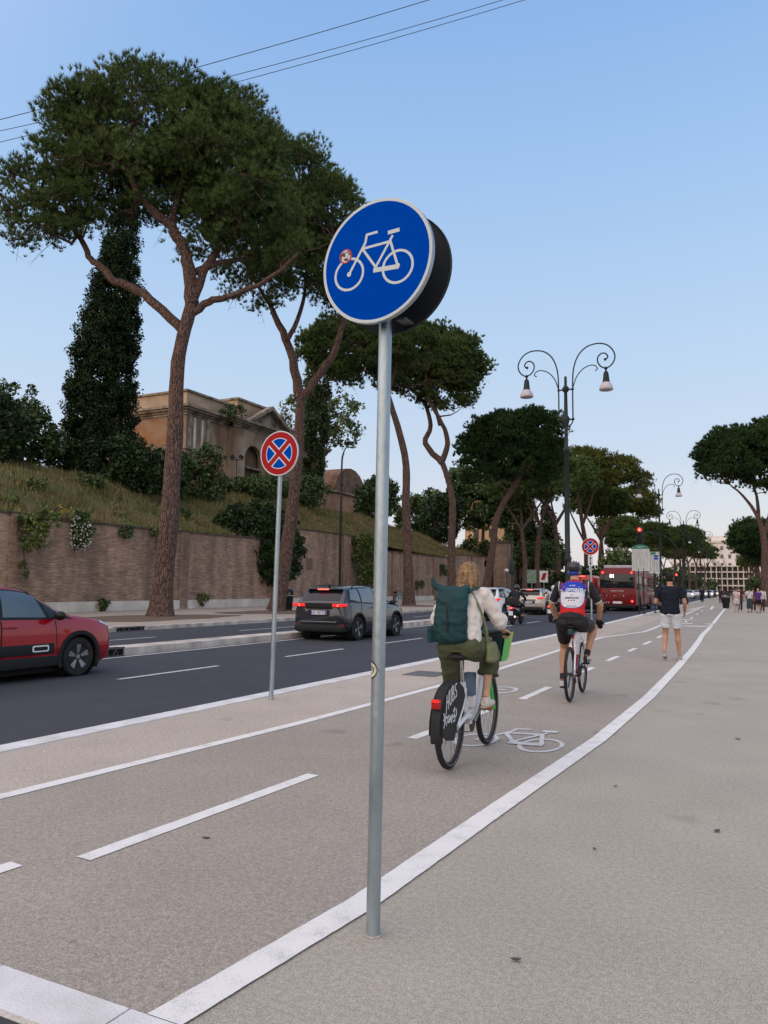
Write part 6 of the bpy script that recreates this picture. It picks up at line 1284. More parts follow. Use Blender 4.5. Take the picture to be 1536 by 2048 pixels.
def crank(t, bb, ang, m, L=.17, xw=.075, pm=None):
    c = MB(); c.lathe([(.001, -.006), (.085, -.006), (.085, .0), (.001, 0)], (bb[0]+.05, bb[1], bb[2]), 28, 'x'); c.lathe([(.02, -.06), (.02, .06)], bb, 10, 'x'); c.build('chainring', M_BLKP, t); out = []
    for s, a in ((1, ang), (-1, ang+math.pi)):
        e = Vector((bb[0]+s*(xw+.01), bb[1]+L*math.cos(a), bb[2]+L*math.sin(a))); b = MB(); b.tube([(bb[0]+s*(xw-.01), bb[1], bb[2]), e], [.013, .010], 8); cr_ = b.build('crank', m, t)
        p = MB(); p.box(e+Vector((s*.055, 0, 0)), (.085, .09, .022)); p.tube([e, e+Vector((s*.09, 0, 0))], .006, 6); p.build('pedal', pm or M_BLKP, cr_, bevel=.005); out.append(e+Vector((s*.055, 0, .012)))
    return out
# ---------------------------------------------------------------- the woman's shared electric bicycle
M_LIME = mat('lime_green_plastic', (.055, .46, .075), .4, coat=.3); M_WHTM = mat('white_frame_metal', (.60, .62, .64), .35, .1, coat=.4); M_BLKM = mat('matt_black_plastic', (.016, .017, .019), .6, var=.2, scale=20)
bk = thing('shared_bicycle', 'white and green rental bicycle with graffiti on its black rear fender, ridden by the woman', 'bicycle', (-2.42, 6.55, .009), .054)
bwheel(bk, -.55, .335, .025); bwheel(bk, .55, .335, .025)
fr = MB(); fr.tube(wiggle([(0, .36, .88), (0, .33, .72), (0, .22, .48), (0, .05, .33), (0, -.10, .30)], 4, 0, RNG), (.042, .030), 14) if False else fr.tube(wiggle([(0, .36, .88), (0, .33, .72), (0, .22, .48), (0, .05, .34), (0, -.10, .32)], 4, 0, RNG), .036, 14)
fr.tube([(0, -.10, .32), (0, -.17, .52), (0, -.21, .66)], [.032, .026, .024], 12)
for s in (-1, 1): fr.tube(wiggle([(s*.03, -.10, .34), (s*.05, -.24, .38), (s*.058, -.40, .37), (s*.058, -.55, .335)], 3, 0, RNG), [.034]*4+[.022]*6, 10); fr.tube([(s*.02, -.19, .60), (s*.055, -.38, .47), (s*.058, -.55, .335)], .011, 8)
fr.box((0, -.09, .36), (.11, .18, .12)); fr.build('frame', M_WHTM, bk, smooth=True, auto=50)
MB().tube([(0, -.205, .62), (0, -.262, .86)], .016, 12).build('seat_post', M_CHR, bk, smooth=True)
b = MB(); b.ell((0, -.34, .885), (.10, .10, .035), 14, 8); b.ell((0, -.20, .888), (.045, .14, .026), 12, 8); remesh('saddle', b, M_BLKM, bk, .008, 3)
fk = MB(); fk.tube([(0, .345, .80), (0, .385, .70)], .026, 12)
for s in (-1, 1): fk.tube(wiggle([(s*.0, .385, .705), (s*.05, .41, .66), (s*.062, .46, .52), (s*.062, .55, .335)], 3, 0, RNG), .017, 10)
fk.tube([(0, .30, 1.0), (0, .345, .80)], .022, 12); fk.build('fork', M_LIME, bk, smooth=True, auto=60)
hb_ = MB(); hb_.tube(wiggle([(-.29, .20, 1.055), (-.20, .27, 1.07), (0, .31, 1.04), (.20, .27, 1.07), (.29, .20, 1.055)], 4, 0, RNG), .012, 10); hbo = hb_.build('handlebar', M_BLKM, bk, smooth=True)
for s in (-1, 1):
    MB().tube([(s*.235, .245, 1.064), (s*.30, .19, 1.054)], .017, 10).build('grip', M_BLKM, hbo); MB().tube([(s*.22, .28, 1.05), (s*.27, .285, 1.03), (s*.31, .25, 1.02)], .006, 6).build('brake_lever', M_CHR, hbo)
# basket: tapered open tub, green with dark panels
bs = MB(); y0, y1, z0, z1 = .42, .72, .78, 1.06
def tub(b, w0, w1, th):
    A_ = [(-w0, y0+.04, z0), (w0, y0+.04, z0), (w0, y1-.05, z0), (-w0, y1-.05, z0)]; B_ = [(-w1, y0, z1), (w1, y0, z1), (w1, y1, z1), (-w1, y1, z1)]
    vs = A_+B_; c_ = Vector((0, .57, .92)); vi = [tuple(Vector(v)+(c_-Vector(v)).normalized()*th) for v in vs[:4]]+[tuple(Vector(v)+Vector((c_.x-v[0], c_.y-v[1], 0)).normalized()*th) for v in vs[4:]]
    b.add(vs+vi, [(0, 1, 5, 4), (1, 2, 6, 5), (2, 3, 7, 6), (3, 0, 4, 7), (3, 2, 1, 0), (8, 12, 13, 9), (9, 13, 14, 10), (10, 14, 15, 11), (11, 15, 12, 8), (8, 9, 10, 11), (4, 5, 13, 12), (5, 6, 14, 13), (6, 7, 15, 14), (7, 4, 12, 15)]); return b
tb_ = tub(bs, .14, .20, .012).build('basket', mat('dark_teal_basket', (.008, .03, .03), .6), bk, bevel=.006)
MB().prism([(.163, .44, .785), (.170, .60, .785), (.216, .60, 1.055), (.212, .425, 1.055)], (.007, 0, 0)).build('basket_side', M_LIME, tb_)
MB().prism([(.172, .61, .80), (.166, .69, .80), (.210, .715, 1.05), (.216, .61, 1.05)], (.006, 0, 0)).build('basket_panel', mat('yellow_green_panel', (.35, .50, .04), .5), tb_); MB().box((0, .41, .93), (.24, .02, .22)).build('basket_back', M_BLKM, tb_)
MB().tube([(0, .36, .86), (0, .42, .80), (0, .56, .775)], .016, 8).build('basket_bracket', M_LIME, bk)
text_obj('GO', .05, M_WHITE_R, tb_, R_BACK, (.05, .398, .99), .001)
# rear mudguard and wheel cover with graffiti
mg = MB()
N = 26; r1, r2 = .362, .372; vs = []
for i in range(N+1):
    a = math.radians(60+i*132/N)
    for (x_, r_c) in ((-.052, r1-.03), (-.035, r2), (.035, r2), (.052, r1-.03), (.045, r1-.034), (.03, r1), (-.03, r1), (-.045, r1-.034)): vs.append((x_, -.55+r_c*math.cos(a), .335+r_c*math.sin(a)))
mg.add(vs, [(i*8+j, i*8+(j+1) % 8, (i+1)*8+(j+1) % 8, (i+1)*8+j) for i in range(N) for j in range(8)]+[tuple(range(8)), tuple(N*8+j for j in range(7, -1, -1))]); gd = mg.build('rear_mudguard', M_BLKM, bk, smooth=True, auto=40)
for s in (-1, 1):
    cvv = MB(); pts = [(-.55+.35*math.cos(math.radians(a)), .335+.35*math.sin(math.radians(a))) for a in range(62, 186, 8)]+[(-.80, .27), (-.62, .24), (-.52, .36), (-.40, .47), (-.32, .56), (-.36, .63)]
    cvv.prism([(s*.050, y, z) for y, z in pts], (s*.008, 0, 0)); cvv.build('wheel_cover', M_BLKM, gd)
M_GRAF = mat('white_graffiti_paint', (.62, .63, .63), .6)
Rg = Matrix.Rotation(math.radians(12), 3, 'X')
def stroke(b, pts, w=.0062, x=.0592):
    P_ = [Vector((x, p[0], p[1])) for p in pts]
    for k_, (p, q) in enumerate(zip(P_, P_[1:])):
        d = (q-p).normalized(); n = Vector((0, -d.z, d.y))*w; d = d*w*.6; b.prism([p-n-d, p+n-d, q+n+d, q-n+d], (.0012+.0002*(k_ % 3), 0, 0))
gf = MB()
Hh = lambda y, z: (-.82+y*1.15, .50+z*1.2)
for S_ in ([(0, .0), (.015, .10)], [(.045, .01), (.055, .12)], [(.005, .05), (.055, .065)], [(.075, .13), (.07, .05), (.085, .03), (.105, .045), (.11, .14)], [(.135, .15), (.13, .05)], [(.135, .15), (.16, .14), (.155, .11), (.132, .105), (.17, .09), (.165, .06), (.13, .05)], [(.225, .155), (.195, .15), (.19, .12), (.22, .105), (.22, .075), (.185, .065)],
           [(-.05, -.10), (0, 0), (.0, .0)], [(-.055, -.01), (.005, -.09)], [(-.06, -.05), (.015, -.04)], [(.06, -.035), (.03, -.04), (.028, -.075), (.055, -.075), (.055, -.055)], [(.07, -.08), (.075, -.045), (.085, -.065), (.095, -.045), (.10, -.08)], [(.115, -.09), (.118, -.04), (.135, -.045), (.13, -.065), (.116, -.065)], [(.15, -.02), (.18, .0), (.175, -.035), (.155, -.06), (.19, -.055), (.18, -.085), (.15, -.085)], [(.21, -.01), (.225, -.04), (.21, -.06)]):
    stroke(gf, [Hh(y, z) for y, z in S_])
gf.build('graffiti', M_GRAF, gd)
gf2 = MB()
tl = MB(); tl.box((0, -.895, .56), (.075, .03, .075)); tlo = tl.build('tail_light', M_TAILR, bk, bevel=.008); MB().box((0, -.912, .585), (.06, .006, .02)).build('lamp_core', M_TAILON, tlo)
crk = crank(bk, (0, -.09, .31), math.radians(38), M_ALLOY, pm=mat('pedal_orange_reflector', (.25, .09, .02), .5))
MB().ring((.052, -.55, .335), .03, .042, .006, 16, axis='x').build('sprocket', M_BLKP, bk)
ch = MB(); ch.tube([(.052, -.09, .393), (.055, -.55, .376)], .004, 5); ch.tube([(.052, -.09, .227), (.055, -.55, .294)], .004, 5); ch.build('chain', M_BLKP, bk)
MB().tube([(-.06, -.52, .33), (-.12, -.50, .05)], .008, 8).build('kickstand', M_BLKP, bk); MB().ring((0, .55, .335), .368, .374, .003, 30, axis='x', a0=math.radians(30), a1=math.radians(165)).build('front_mudguard', M_BLKM, bk)
b = MB(); b.tube([(-.01, -.20, .67), (.0, -.09, .50)], .012, 6); b.box((.0, -.02, .62), (.09, .12, .20)); b.build('phone_holder', mat('blue_grey_battery', (.10, .15, .22), .5), bk, bevel=.01)

# ---------------------------------------------------------------- the woman
RP = crk[0]; LP_ = crk[1]
W_O = dict(loc=(-2.42, 6.55, .009), rz=.054)
wm = thing('person', 'blonde woman in a white blouse and olive trousers riding the green and white bicycle', 'person', W_O['loc'], W_O['rz'])
pel, wai, che, nek = V(0, -.27, .99), V(0, -.25, 1.13), V(.0, -.18, 1.33), V(.0, -.115, 1.46)
hipR, hipL = V(.095, -.25, .955), V(-.095, -.25, .955)
anR = V(RP.x, RP.y-.04, RP.z+.085); anL = V(LP_.x, LP_.y-.04, LP_.z+.085)
knR = ik(hipR, anR, .40, .41, (.12, 1, .4)); knL = ik(hipL, anL, .40, .41, (-.1, 1, .4))
shR, shL = V(.165, -.14, 1.405), V(-.165, -.14, 1.405); wrR, wrL = V(.265, .155, 1.095), V(-.265, .155, 1.095)
elR = ik(shR, wrR, .26, .235, (.8, -.3, -.9)); elL = ik(shL, wrL, .26, .235, (-.8, -.3, -.9))
b = MB(); torso(b, pel, wai, che, nek, .84); P_, R_ = headm(b, (.015, -.055, 1.575), .97, (.08, 1, -.05), neck=nek)
for sh, el, wr, s in ((shR, elR, wrR, 1), (shL, elL, wrL, -1)): arm(b, sh, el, wr, .88); hand(b, wr, (-s*.02, .9, -.35), (0, -.2, -1), .95, .92, s)
for hp, kn, an in ((hipR, knR, anR), (hipL, knL, anL)): leg(b, hp, kn, an, .93); b.tube([an, an+V(0, .10, -.055)], [.032, .03], 10)
remesh('body', b, M_SKIN2, wm, .0075, 3); eyes(P_, R_, .97, wm)
M_BLOUSE = mat('white_cotton_blouse', (.62, .58, .54), .85, bump=.15, bscale=60, var=.05, scale=10)
b = MB(); torso(b, wai-V(0, 0, .12), wai+V(0, 0, .0), che, nek-V(0, 0, .015), 1.04, w=(.185, .160, .175, .085), d=(.155, .125, .13, .09))
for sh, el, wr in ((shR, elR, wrR), (shL, elL, wrL)): b.tube([sh+V(0, 0, .0), sh.lerp(el, .4), sh.lerp(el, .85)+V(0, 0, -.01), el+V(0, 0, -.018), el.lerp(wr, .12)+V(0, 0, -.02)], [.068, .067, .068, .068, .062], 14); b.ell(sh, .073, 12, 8)
remesh('blouse', b, M_BLOUSE, wm, .009, 3, .0075, .11, 3)
M_OLIVE = mat('olive_trousers', (.070, .078, .042), .85, bump=.12, bscale=80, var=.1, scale=8)
b = MB(); b.tube([wai-V(0, 0, .03), pel, pel-V(0, -.0, .07)], [(.150, .125), (.188, .160), (.175, .155)], 18, sq=(1, 0, 0))
for s in (-1, 1): b.ell((s*.082, -.30, .955), (.106, .120, .10), 14, 10)
for hp, kn, an in ((hipR, knR, anR), (hipL, knL, anL)): b.tube([hp-V(0, .02, -.02), hp.lerp(kn, .35), hp.lerp(kn, .8), kn+V(0, .0, .0), kn.lerp(an, .3), kn.lerp(an, .52)], [.118, .113, .094, .088, .090, .096], 14)
remesh('trousers', b, M_OLIVE, wm, .009, 3, .0075, .13, 5)
M_SNEAK = mat('cream_canvas_sneaker', (.58, .52, .47), .7, var=.08, scale=15); M_SOLE = mat('rubber_sole', (.42, .36, .31), .7)
for an in (anR, anL):
    b = MB(); foot(b, an+V(0, 0, .005), an+V(0.01, .165, -.062), 1.12); so = remesh('shoe', b, M_SNEAK, wm, .007, 2); MB().tube([an+V(0, -.055, -.078), an+V(0, .05, -.082), an+V(.01, .17, -.078)], [(.034, .012), (.036, .010), (.030, .010)], 12, sq=(1, 0, 0)).build('sole', M_SOLE, so, smooth=True)
# hair: strands flowing over a cap
M_HAIR = mat('blonde_hair', (.30, .185, .09), .5, col2=(.11, .065, .035), scale=9, stretch=(4, 4, .6), thr=(.35, .65), bump=.3, bscale=70)
b = MB(); b.ell(P_(0, -.018, .030), (.088, .105, .098), 18, 12, R_); b.ell(P_(0, -.045, -.045), (.088, .075, .095), 16, 10, R_)
r_ = np.random.default_rng(8)
for i in range(64):
    a = math.radians(-190+200*i/63)-.0; x, y = math.cos(a), math.sin(a); w_ = r_.uniform(.92, 1.12)
    b.tube([P_(x*.055, -.02+y*.06, .085), P_(x*.088*w_, -.02+y*.098*w_, .02), P_(x*.094*w_, -.03+y*.10*w_, -.06), P_(x*.092*w_+r_.normal(0, .012), -.03+y*.10*w_+r_.normal(0, .012), -.125+r_.normal(0, .014)), P_(x*.086*w_+r_.normal(0, .022), -.03+y*.095*w_+r_.normal(0, .02), -.155+r_.normal(0, .02))], [.016, .015, .013, .009, .003], 6)
remesh('hair', b, M_HAIR, wm, .0055, 1, .004, .045, 2)
# backpack and shoulder bag
M_TEAL = mat('dark_teal_nylon', (.008, .040, .046), .6, var=.2, scale=5, bump=.2, bscale=40); bp = thing('backpack', 'dark teal roll-top backpack on the cycling woman\'s back', 'backpack', W_O['loc'], W_O['rz'])
b = MB(); b.tube([(-.055, -.385, 1.00), (-.055, -.39, 1.03), (-.055, -.385, 1.18), (-.052, -.355, 1.36), (-.05, -.33, 1.44), (-.05, -.32, 1.475)], [(.125, .060), (.150, .088), (.152, .092), (.142, .080), (.140, .055), (.145, .030)], 20, sq=(1, 0, 0))
b.tube([(-.19, -.325, 1.45), (-.225, -.33, 1.49), (-.245, -.335, 1.545)], [(.03, .03), (.028, .025), (.012, .016)], 10); b.tube([(-.20, -.32, 1.47), (-.12, -.325, 1.455), (.0, -.32, 1.455), (.10, -.315, 1.475)], [.028, .020, .020, .026], 10); b.tube([(-.215, -.40, 1.0), (-.22, -.40, 1.14)], [(.035, .07), (.032, .065)], 12)
remesh('bag_body', b, M_TEAL, bp, .008, 3, .006, .10, 9)
for s in (-1, 1): MB().tube(wiggle([(s*.10-.02, -.32, 1.42), (s*.125, -.20, 1.475), (s*.135, -.10, 1.43), (s*.145, -.06, 1.30), (s*.165, -.14, 1.14), (s*.12-.03, -.32, 1.05)], 4, 0, RNG), [(.022, .006)]*21, 8, sq=(1, 0, 0)).build('strap', M_TEAL, bp, smooth=True)
MB().box((-.05, -.488, 1.20), (.012, .004, .22)).build('seam', M_BLKP, bp)
M_OLB = mat('olive_canvas_bag', (.155, .17, .085), .8, var=.1, scale=9, bump=.15, bscale=60); hbg = thing('shoulder_bag', 'small olive shoulder bag hanging at the cycling woman\'s right hip', 'bag', W_O['loc'], W_O['rz'])
b = MB(); b.tube([(.23, -.10, .83), (.23, -.10, .85), (.225, -.10, .96), (.22, -.10, 1.0)], [(.035, .115), (.048, .135), (.042, .13), (.02, .12)], 18, sq=(1, 0, 0)); remesh('bag_body', b, M_OLB, hbg, .007, 3, .004, .09, 4)
b = MB(); b.tube(wiggle([(.225, -.21, .99), (.21, -.24, 1.15), (.15, -.265, 1.33), (.03, -.20, 1.47), (-.10, -.10, 1.40), (.0, .0, 1.2), (.20, .0, 1.0)], 5, 0, RNG), [(.012, .004)]*31, 8, sq=(1, 0, 0)); b.build('strap', M_OLB, hbg, smooth=True)

# ---------------------------------------------------------------- racing cyclist
MO = dict(loc=(-2.43, 10.75, .009), rz=.06)
rb = thing('racing_bicycle', 'white and red racing bicycle with thin dark tyres, ridden by the man in the jersey', 'bicycle', MO['loc'], MO['rz'])
bwheel(rb, -.52, .355, .021, strip=False); bwheel(rb, .52, .355, .021, strip=False)
fr = MB(); fr.tube([(0, .33, .86), (0, -.09, .30)], .021, 12); fr.tube([(0, -.25, .86), (0, -.09, .30)], .018, 12); fr.tube([(0, .31, .90), (0, -.235, .82)], .017, 12)
for s in (-1, 1): fr.tube([(s*.015, -.09, .30), (s*.055, -.30, .34), (s*.06, -.52, .355)], .012, 8)
fr.build('frame', mat('red_frame_paint', (.33, .01, .012), .3, coat=.8), rb, smooth=True); q = MB()
for s in (-1, 1): q.tube([(s*.012, -.235, .80), (s*.045, -.35, .62), (s*.06, -.52, .355)], .012, 8)
q.tube([(0, .33, .86), (0, .10, .556)], .024, 12); q.build('white_stays', M_WHTM, rb, smooth=True)
fk = MB(); fk.tube([(0, .30, .96), (0, .345, .80)], .02, 10)
for s in (-1, 1): fk.tube(wiggle([(0, .345, .80), (s*.045, .38, .72), (s*.055, .45, .53), (s*.055, .52, .355)], 3, 0, RNG), .013, 8)
fk.build('fork', M_WHTM, rb, smooth=True); MB().tube([(0, -.25, .84), (0, -.275, .95)], .014, 10).build('seat_post', M_BLKP, rb)
b = MB(); b.ell((0, -.36, .965), (.078, .07, .026), 12, 8); b.ell((0, -.22, .967), (.03, .14, .020), 12, 8); remesh('saddle', b, M_BLKM, rb, .007, 2)
bgs = MB().box((0, -.40, .90), (.07, .12, .08)).build('saddle_bag', mat('saddle_bag_teal', (.02, .05, .055), .6), rb, bevel=.015)
h = MB(); h.tube(wiggle([(-.30, .24, .985), (-.15, .29, .985), (0, .32, .975), (.15, .29, .985), (.30, .24, .985)], 4, 0, RNG), .013, 10); hh = h.build('handlebar', M_BLKP, rb, smooth=True)
for s in (-1, 1): MB().tube([(s*.22, .265, .985), (s*.33, .225, .985)], .017, 10).build('grip', M_BLKM, hh)
ck2 = crank(rb, (0, -.09, .30), math.radians(70), M_BLKP, L=.172)
ch = MB(); ch.tube([(.052, -.09, .385), (.055, -.52, .39)], .004, 5); ch.tube([(.052, -.09, .215), (.055, -.50, .26), (.055, -.52, .315)], .004, 5); ch.build('chain', M_BLKP, rb); MB().ring((.050, -.52, .355), .02, .055, .012, 18, axis='x').build('sprocket', M_ALLOY, rb); MB().tube([(.06, -.50, .33), (.065, -.49, .24)], .012, 6).build('derailleur', M_BLKP, rb)
bt = MB(); bt.tube([(0, .14, .50), (0, .06, .40)], .036, 12); bt.build('water_bottle', mat('blue_bottle', (.02, .12, .30), .5), rb, smooth=True)
mn = thing('person', 'man in a blue, white and red cycling jersey and dark helmet on the racing bicycle', 'person', MO['loc'], MO['rz'])
pel, wai, che, nek = V(0, -.30, 1.06), V(0, -.25, 1.20), V(0, -.13, 1.44), V(0, -.03, 1.575)
hipR, hipL = V(.10, -.28, 1.01), V(-.10, -.28, 1.01); RPm, LPm = ck2
anR = V(RPm.x+.01, RPm.y-.05, RPm.z+.085); anL = V(LPm.x-.01, LPm.y-.05, LPm.z+.085)
knR = ik(hipR, anR, .45, .45, (.28, 1, .3)); knL = ik(hipL, anL, .45, .45, (-.12, 1, .3))
shR, shL = V(.20, -.08, 1.50), V(-.20, -.08, 1.50); wrR, wrL = V(.285, .17, 1.035), V(-.285, .17, 1.035)
elR = ik(shR, wrR, .30, .27, (1, -.4, -.2)); elL = ik(shL, wrL, .30, .27, (-1, -.4, -.2))
b = MB(); torso(b, pel, wai, che, nek, .94); P_, R_ = headm(b, (-.02, .045, 1.70), 1.02, (-.03, 1, -.12), neck=nek)
for sh, el, wr, s in ((shR, elR, wrR, 1), (shL, elL, wrL, -1)): arm(b, sh, el, wr, 1.06)
for hp, kn, an in ((hipR, knR, anR), (hipL, knL, anL)): leg(b, hp, kn, an, 1.08)
remesh('body', b, M_SKIN, mn, .0085, 3); eyes(P_, R_, 1.0, mn)
M_GLOVE = mat('black_glove', (.012, .012, .013), .8); 
for wr, s in ((wrR, 1), (wrL, -1)):
    b = MB(); hand(b, wr, (0, .85, -.45), (0, -.3, -1), .95, 1.12, s); b.tube([wr-V(0, .03, -.02), wr+V(0, .02, -.01)], .036, 10); remesh('glove', b, M_GLOVE, mn, .0075, 2)
# jersey: printed regions as a procedural material in the jersey's own coordinates
def jersey_mat():
    m = bpy.data.materials.new('racing_jersey_print'); m.use_nodes = True; n = m.node_tree; b_ = n.nodes['Principled BSDF']; L = n.links.new; b_.inputs['Roughness'].default_value = .65; b_.inputs['Specular IOR Level'].default_value = .25
    t = n.nodes.new('ShaderNodeTexCoord'); s = n.nodes.new('ShaderNodeSeparateXYZ'); L(t.outputs['Object'], s.inputs[0])
    def M_(op, a, b2=None, c=None):
        q = n.nodes.new('ShaderNodeMath'); q.operation = op
        for i, v in enumerate((a, b2, c)):
            if v is None: continue
            if isinstance(v, (int, float)): q.inputs[i].default_value = v
            else: L(v, q.inputs[i])
        return q.outputs[0]
    X, Y, Z = s.outputs; ax = M_('ABSOLUTE', X)
    def ell(cx, cz, rx, rz, p=2.0): return M_('LESS_THAN', M_('ADD', M_('POWER', M_('DIVIDE', M_('ABSOLUTE', M_('SUBTRACT', X, cx)), rx), p), M_('POWER', M_('DIVIDE', M_('ABSOLUTE', M_('SUBTRACT', Z, cz)), rz), p)), 1.0)
    cur = (.018, .016, .022, 1)
    def mix(fac, c):
        nonlocal cur
        q = n.nodes.new('ShaderNodeMix'); q.data_type = 'RGBA'
        if isinstance(cur, tuple): q.inputs[6].default_value = cur
        else: L(cur, q.inputs[6])
        q.inputs[7].default_value = (*c, 1); L(fac, q.inputs[0]); cur = q.outputs[2]
    mix(M_('MULTIPLY', M_('LESS_THAN', ax, .190), M_('LESS_THAN', Z, 1.34)), (.50, .012, .012))
    mix(ell(0, 1.50, .180, .115), (.28, .02, .03)); 
    mix(ell(0, 1.385, .168, .178, 3.2), (.025, .04, .20)); mix(ell(0, 1.385, .160, .168, 3.2), (.55, .57, .62))
    mix(M_('MULTIPLY', M_('GREATER_THAN', Z, 1.425), ell(0, 1.470, .172, .098, 2.4)), (.012, .04, .36)); mix(M_('MULTIPLY', M_('LESS_THAN', M_('ABSOLUTE', M_('SUBTRACT', Z, M_('ADD', 1.413, M_('MULTIPLY', M_('MULTIPLY', X, X), 1.3)))), .009), M_('LESS_THAN', ax, .17)), (.55, .57, .62))
    mix(M_('MULTIPLY', M_('GREATER_THAN', ax, .19), M_('LESS_THAN', M_('ABSOLUTE', M_('SUBTRACT', ax, .198)), .006)), (.5, .5, .52))
    L(cur, b_.inputs['Base Color']); return m
b = MB(); torso(b, wai-V(0, 0, .12), wai, che, nek-V(0, .01, .02), 1.13, w=(.164, .142, .172, .065), d=(.115, .10, .118, .07))
for sh, el, wr in ((shR, elR, wrR), (shL, elL, wrL)): b.tube([sh, sh.lerp(el, .5), sh.lerp(el, .80)], [.068, .062, .054], 14); b.ell(sh, .072, 12, 8)
js = remesh('jersey', b, jersey_mat(), mn, .0085, 3, .0025, .09, 6)
for s, sh, el in ((1, shR, elR), (-1, shL, elL)): MB().tube([sh.lerp(el, .78), sh.lerp(el, .84)], [.0565, .0545], 14).build('sleeve_band', mat('pale_sleeve_band', (.5, .48, .45), .7), js)
# lettering bent onto the back: small pieces laid just proud of the cloth
def back_y(x, z):
    me = js.data; return None
from mathutils.bvhtree import BVHTree
bm_ = bmesh.new(); bm_.from_mesh(js.data); bv = BVHTree.FromBMesh(bm_)
def print_on(o, d=.0022):
    for v in o.data.vertices:
        h_ = bv.ray_cast(Vector((v.co.x, -1.0, v.co.z)), Vector((0, 1, 0)))
        if h_[0] is not None: v.co.y = h_[0].y-d-(.0008 if v.co.y < 0 else 0)
w1 = text_obj('omale', .092, M_WHITE_R, js, R_BACK, (.024, 0, 1.462), .0, align='CENTER', shear=.15, bold=.0022); print_on(w1)
w2 = MB().ring((-.112, 0, 1.462), .026, .037, .001, 20, a0=.7, a1=5.3).build('lettering', mat('jersey_red_white', (.6, .2, .2), .6), js); print_on(w2)
w3 = text_obj('colle dell\'oro' if False else 'dal 1894', .024, M_WHITE_R, js, R_BACK, (.0, 0, 1.512), .0, bold=.0004); print_on(w3)
M_JINK = mat('jersey_print_ink', (.03, .035, .08), .7); sk = MB()
for i in range(17): hgt = .020+.012*abs(math.sin(i*1.7)); sk.box((-.088+i*.011, 0, 1.345+hgt/2-.012), (.0055, .001, hgt))
sk.box((0, 0, 1.385), (.03, .001, .008))
for i in range(3): sk.box((-.035+i*.035, 0, 1.312), (.018, .001, .012))
k1 = sk.build('jersey_skyline', M_JINK, js); print_on(k1)
w4 = text_obj('LANA SPRITZ' if False else 'ROMA SPORT', .022, M_JINK, js, R_BACK, (0, 0, 1.235), .0); print_on(w4); bm_.free()
M_LYC = mat('black_lycra', (.010, .010, .011), .5); b = MB(); b.tube([wai-V(0, 0, .07), pel, pel-V(0, 0, .07)], [(.150, .112), (.186, .142), (.165, .135)], 18, sq=(1, 0, 0))
for s in (-1, 1): b.ell((s*.085, -.325, 1.00), (.115, .105, .095), 14, 10)
for hp, kn in ((hipR, knR), (hipL, knL)): b.tube([hp, hp.lerp(kn, .35), hp.lerp(kn, .70)], [.125, .110, .086], 14)
remesh('shorts', b, M_LYC, mn, .0085, 3, .002, .08)
for an, kn in ((anR, knR), (anL, knL)):
    b = MB(); b.tube([an.lerp(kn, .20), an.lerp(kn, .02)], [.042, .041], 12); b.build('sock', M_LYC, mn, smooth=True); b = MB(); foot(b, an+V(0, 0, .0), an+V(.0, .185, -.066), 1.16); so = remesh('shoe', b, mat('black_white_shoe', (.02, .02, .022), .45, col2=(.45, .45, .47), scale=14, thr=(.52, .56), detail=1), mn, .0075, 2); MB().tube([an+V(0, -.06, -.082), an+V(0, .06, -.086), an+V(0, .19, -.082)], [(.036, .010), (.038, .009), (.030, .008)], 12, sq=(1, 0, 0)).build('sole', M_BLKP, so, smooth=True)
# helmet with vents
b = MB(); b.ell(P_(0, -.012, .055), (.104, .132, .088), 20, 12, R_); hm = remesh('helmet', b, mat('helmet_shell', (.020, .022, .032), .3, coat=.6), mn, .008, 1)
for k in range(-2, 3):
    q = MB(); q.tube([P_(k*.034, -.138+.010*abs(k), .045), P_(k*.036, -.10+.006*abs(k), .112-.006*abs(k)), P_(k*.034, -.03, .148-.009*abs(k)), P_(k*.030, .05, .133-.009*abs(k))], [.003, .0085, .0095, .003], 8); q.build('helmet_vent', mat('helmet_red_blue', (.10, .012, .03), .35), hm, smooth=True)
MB().ell(P_(0, -.055, -.030), (.076, .062, .042), 14, 10, R_).build('helmet_cradle', mat('helmet_blue', (.01, .04, .22), .4), hm, smooth=True)
MB().tube([P_(-.076, 0, .01), P_(-.062, .03, -.07), P_(0, .04, -.118), P_(.062, .03, -.07), P_(.076, 0, .01)], .005, 6).build('chin_strap', M_BLKP, hm)

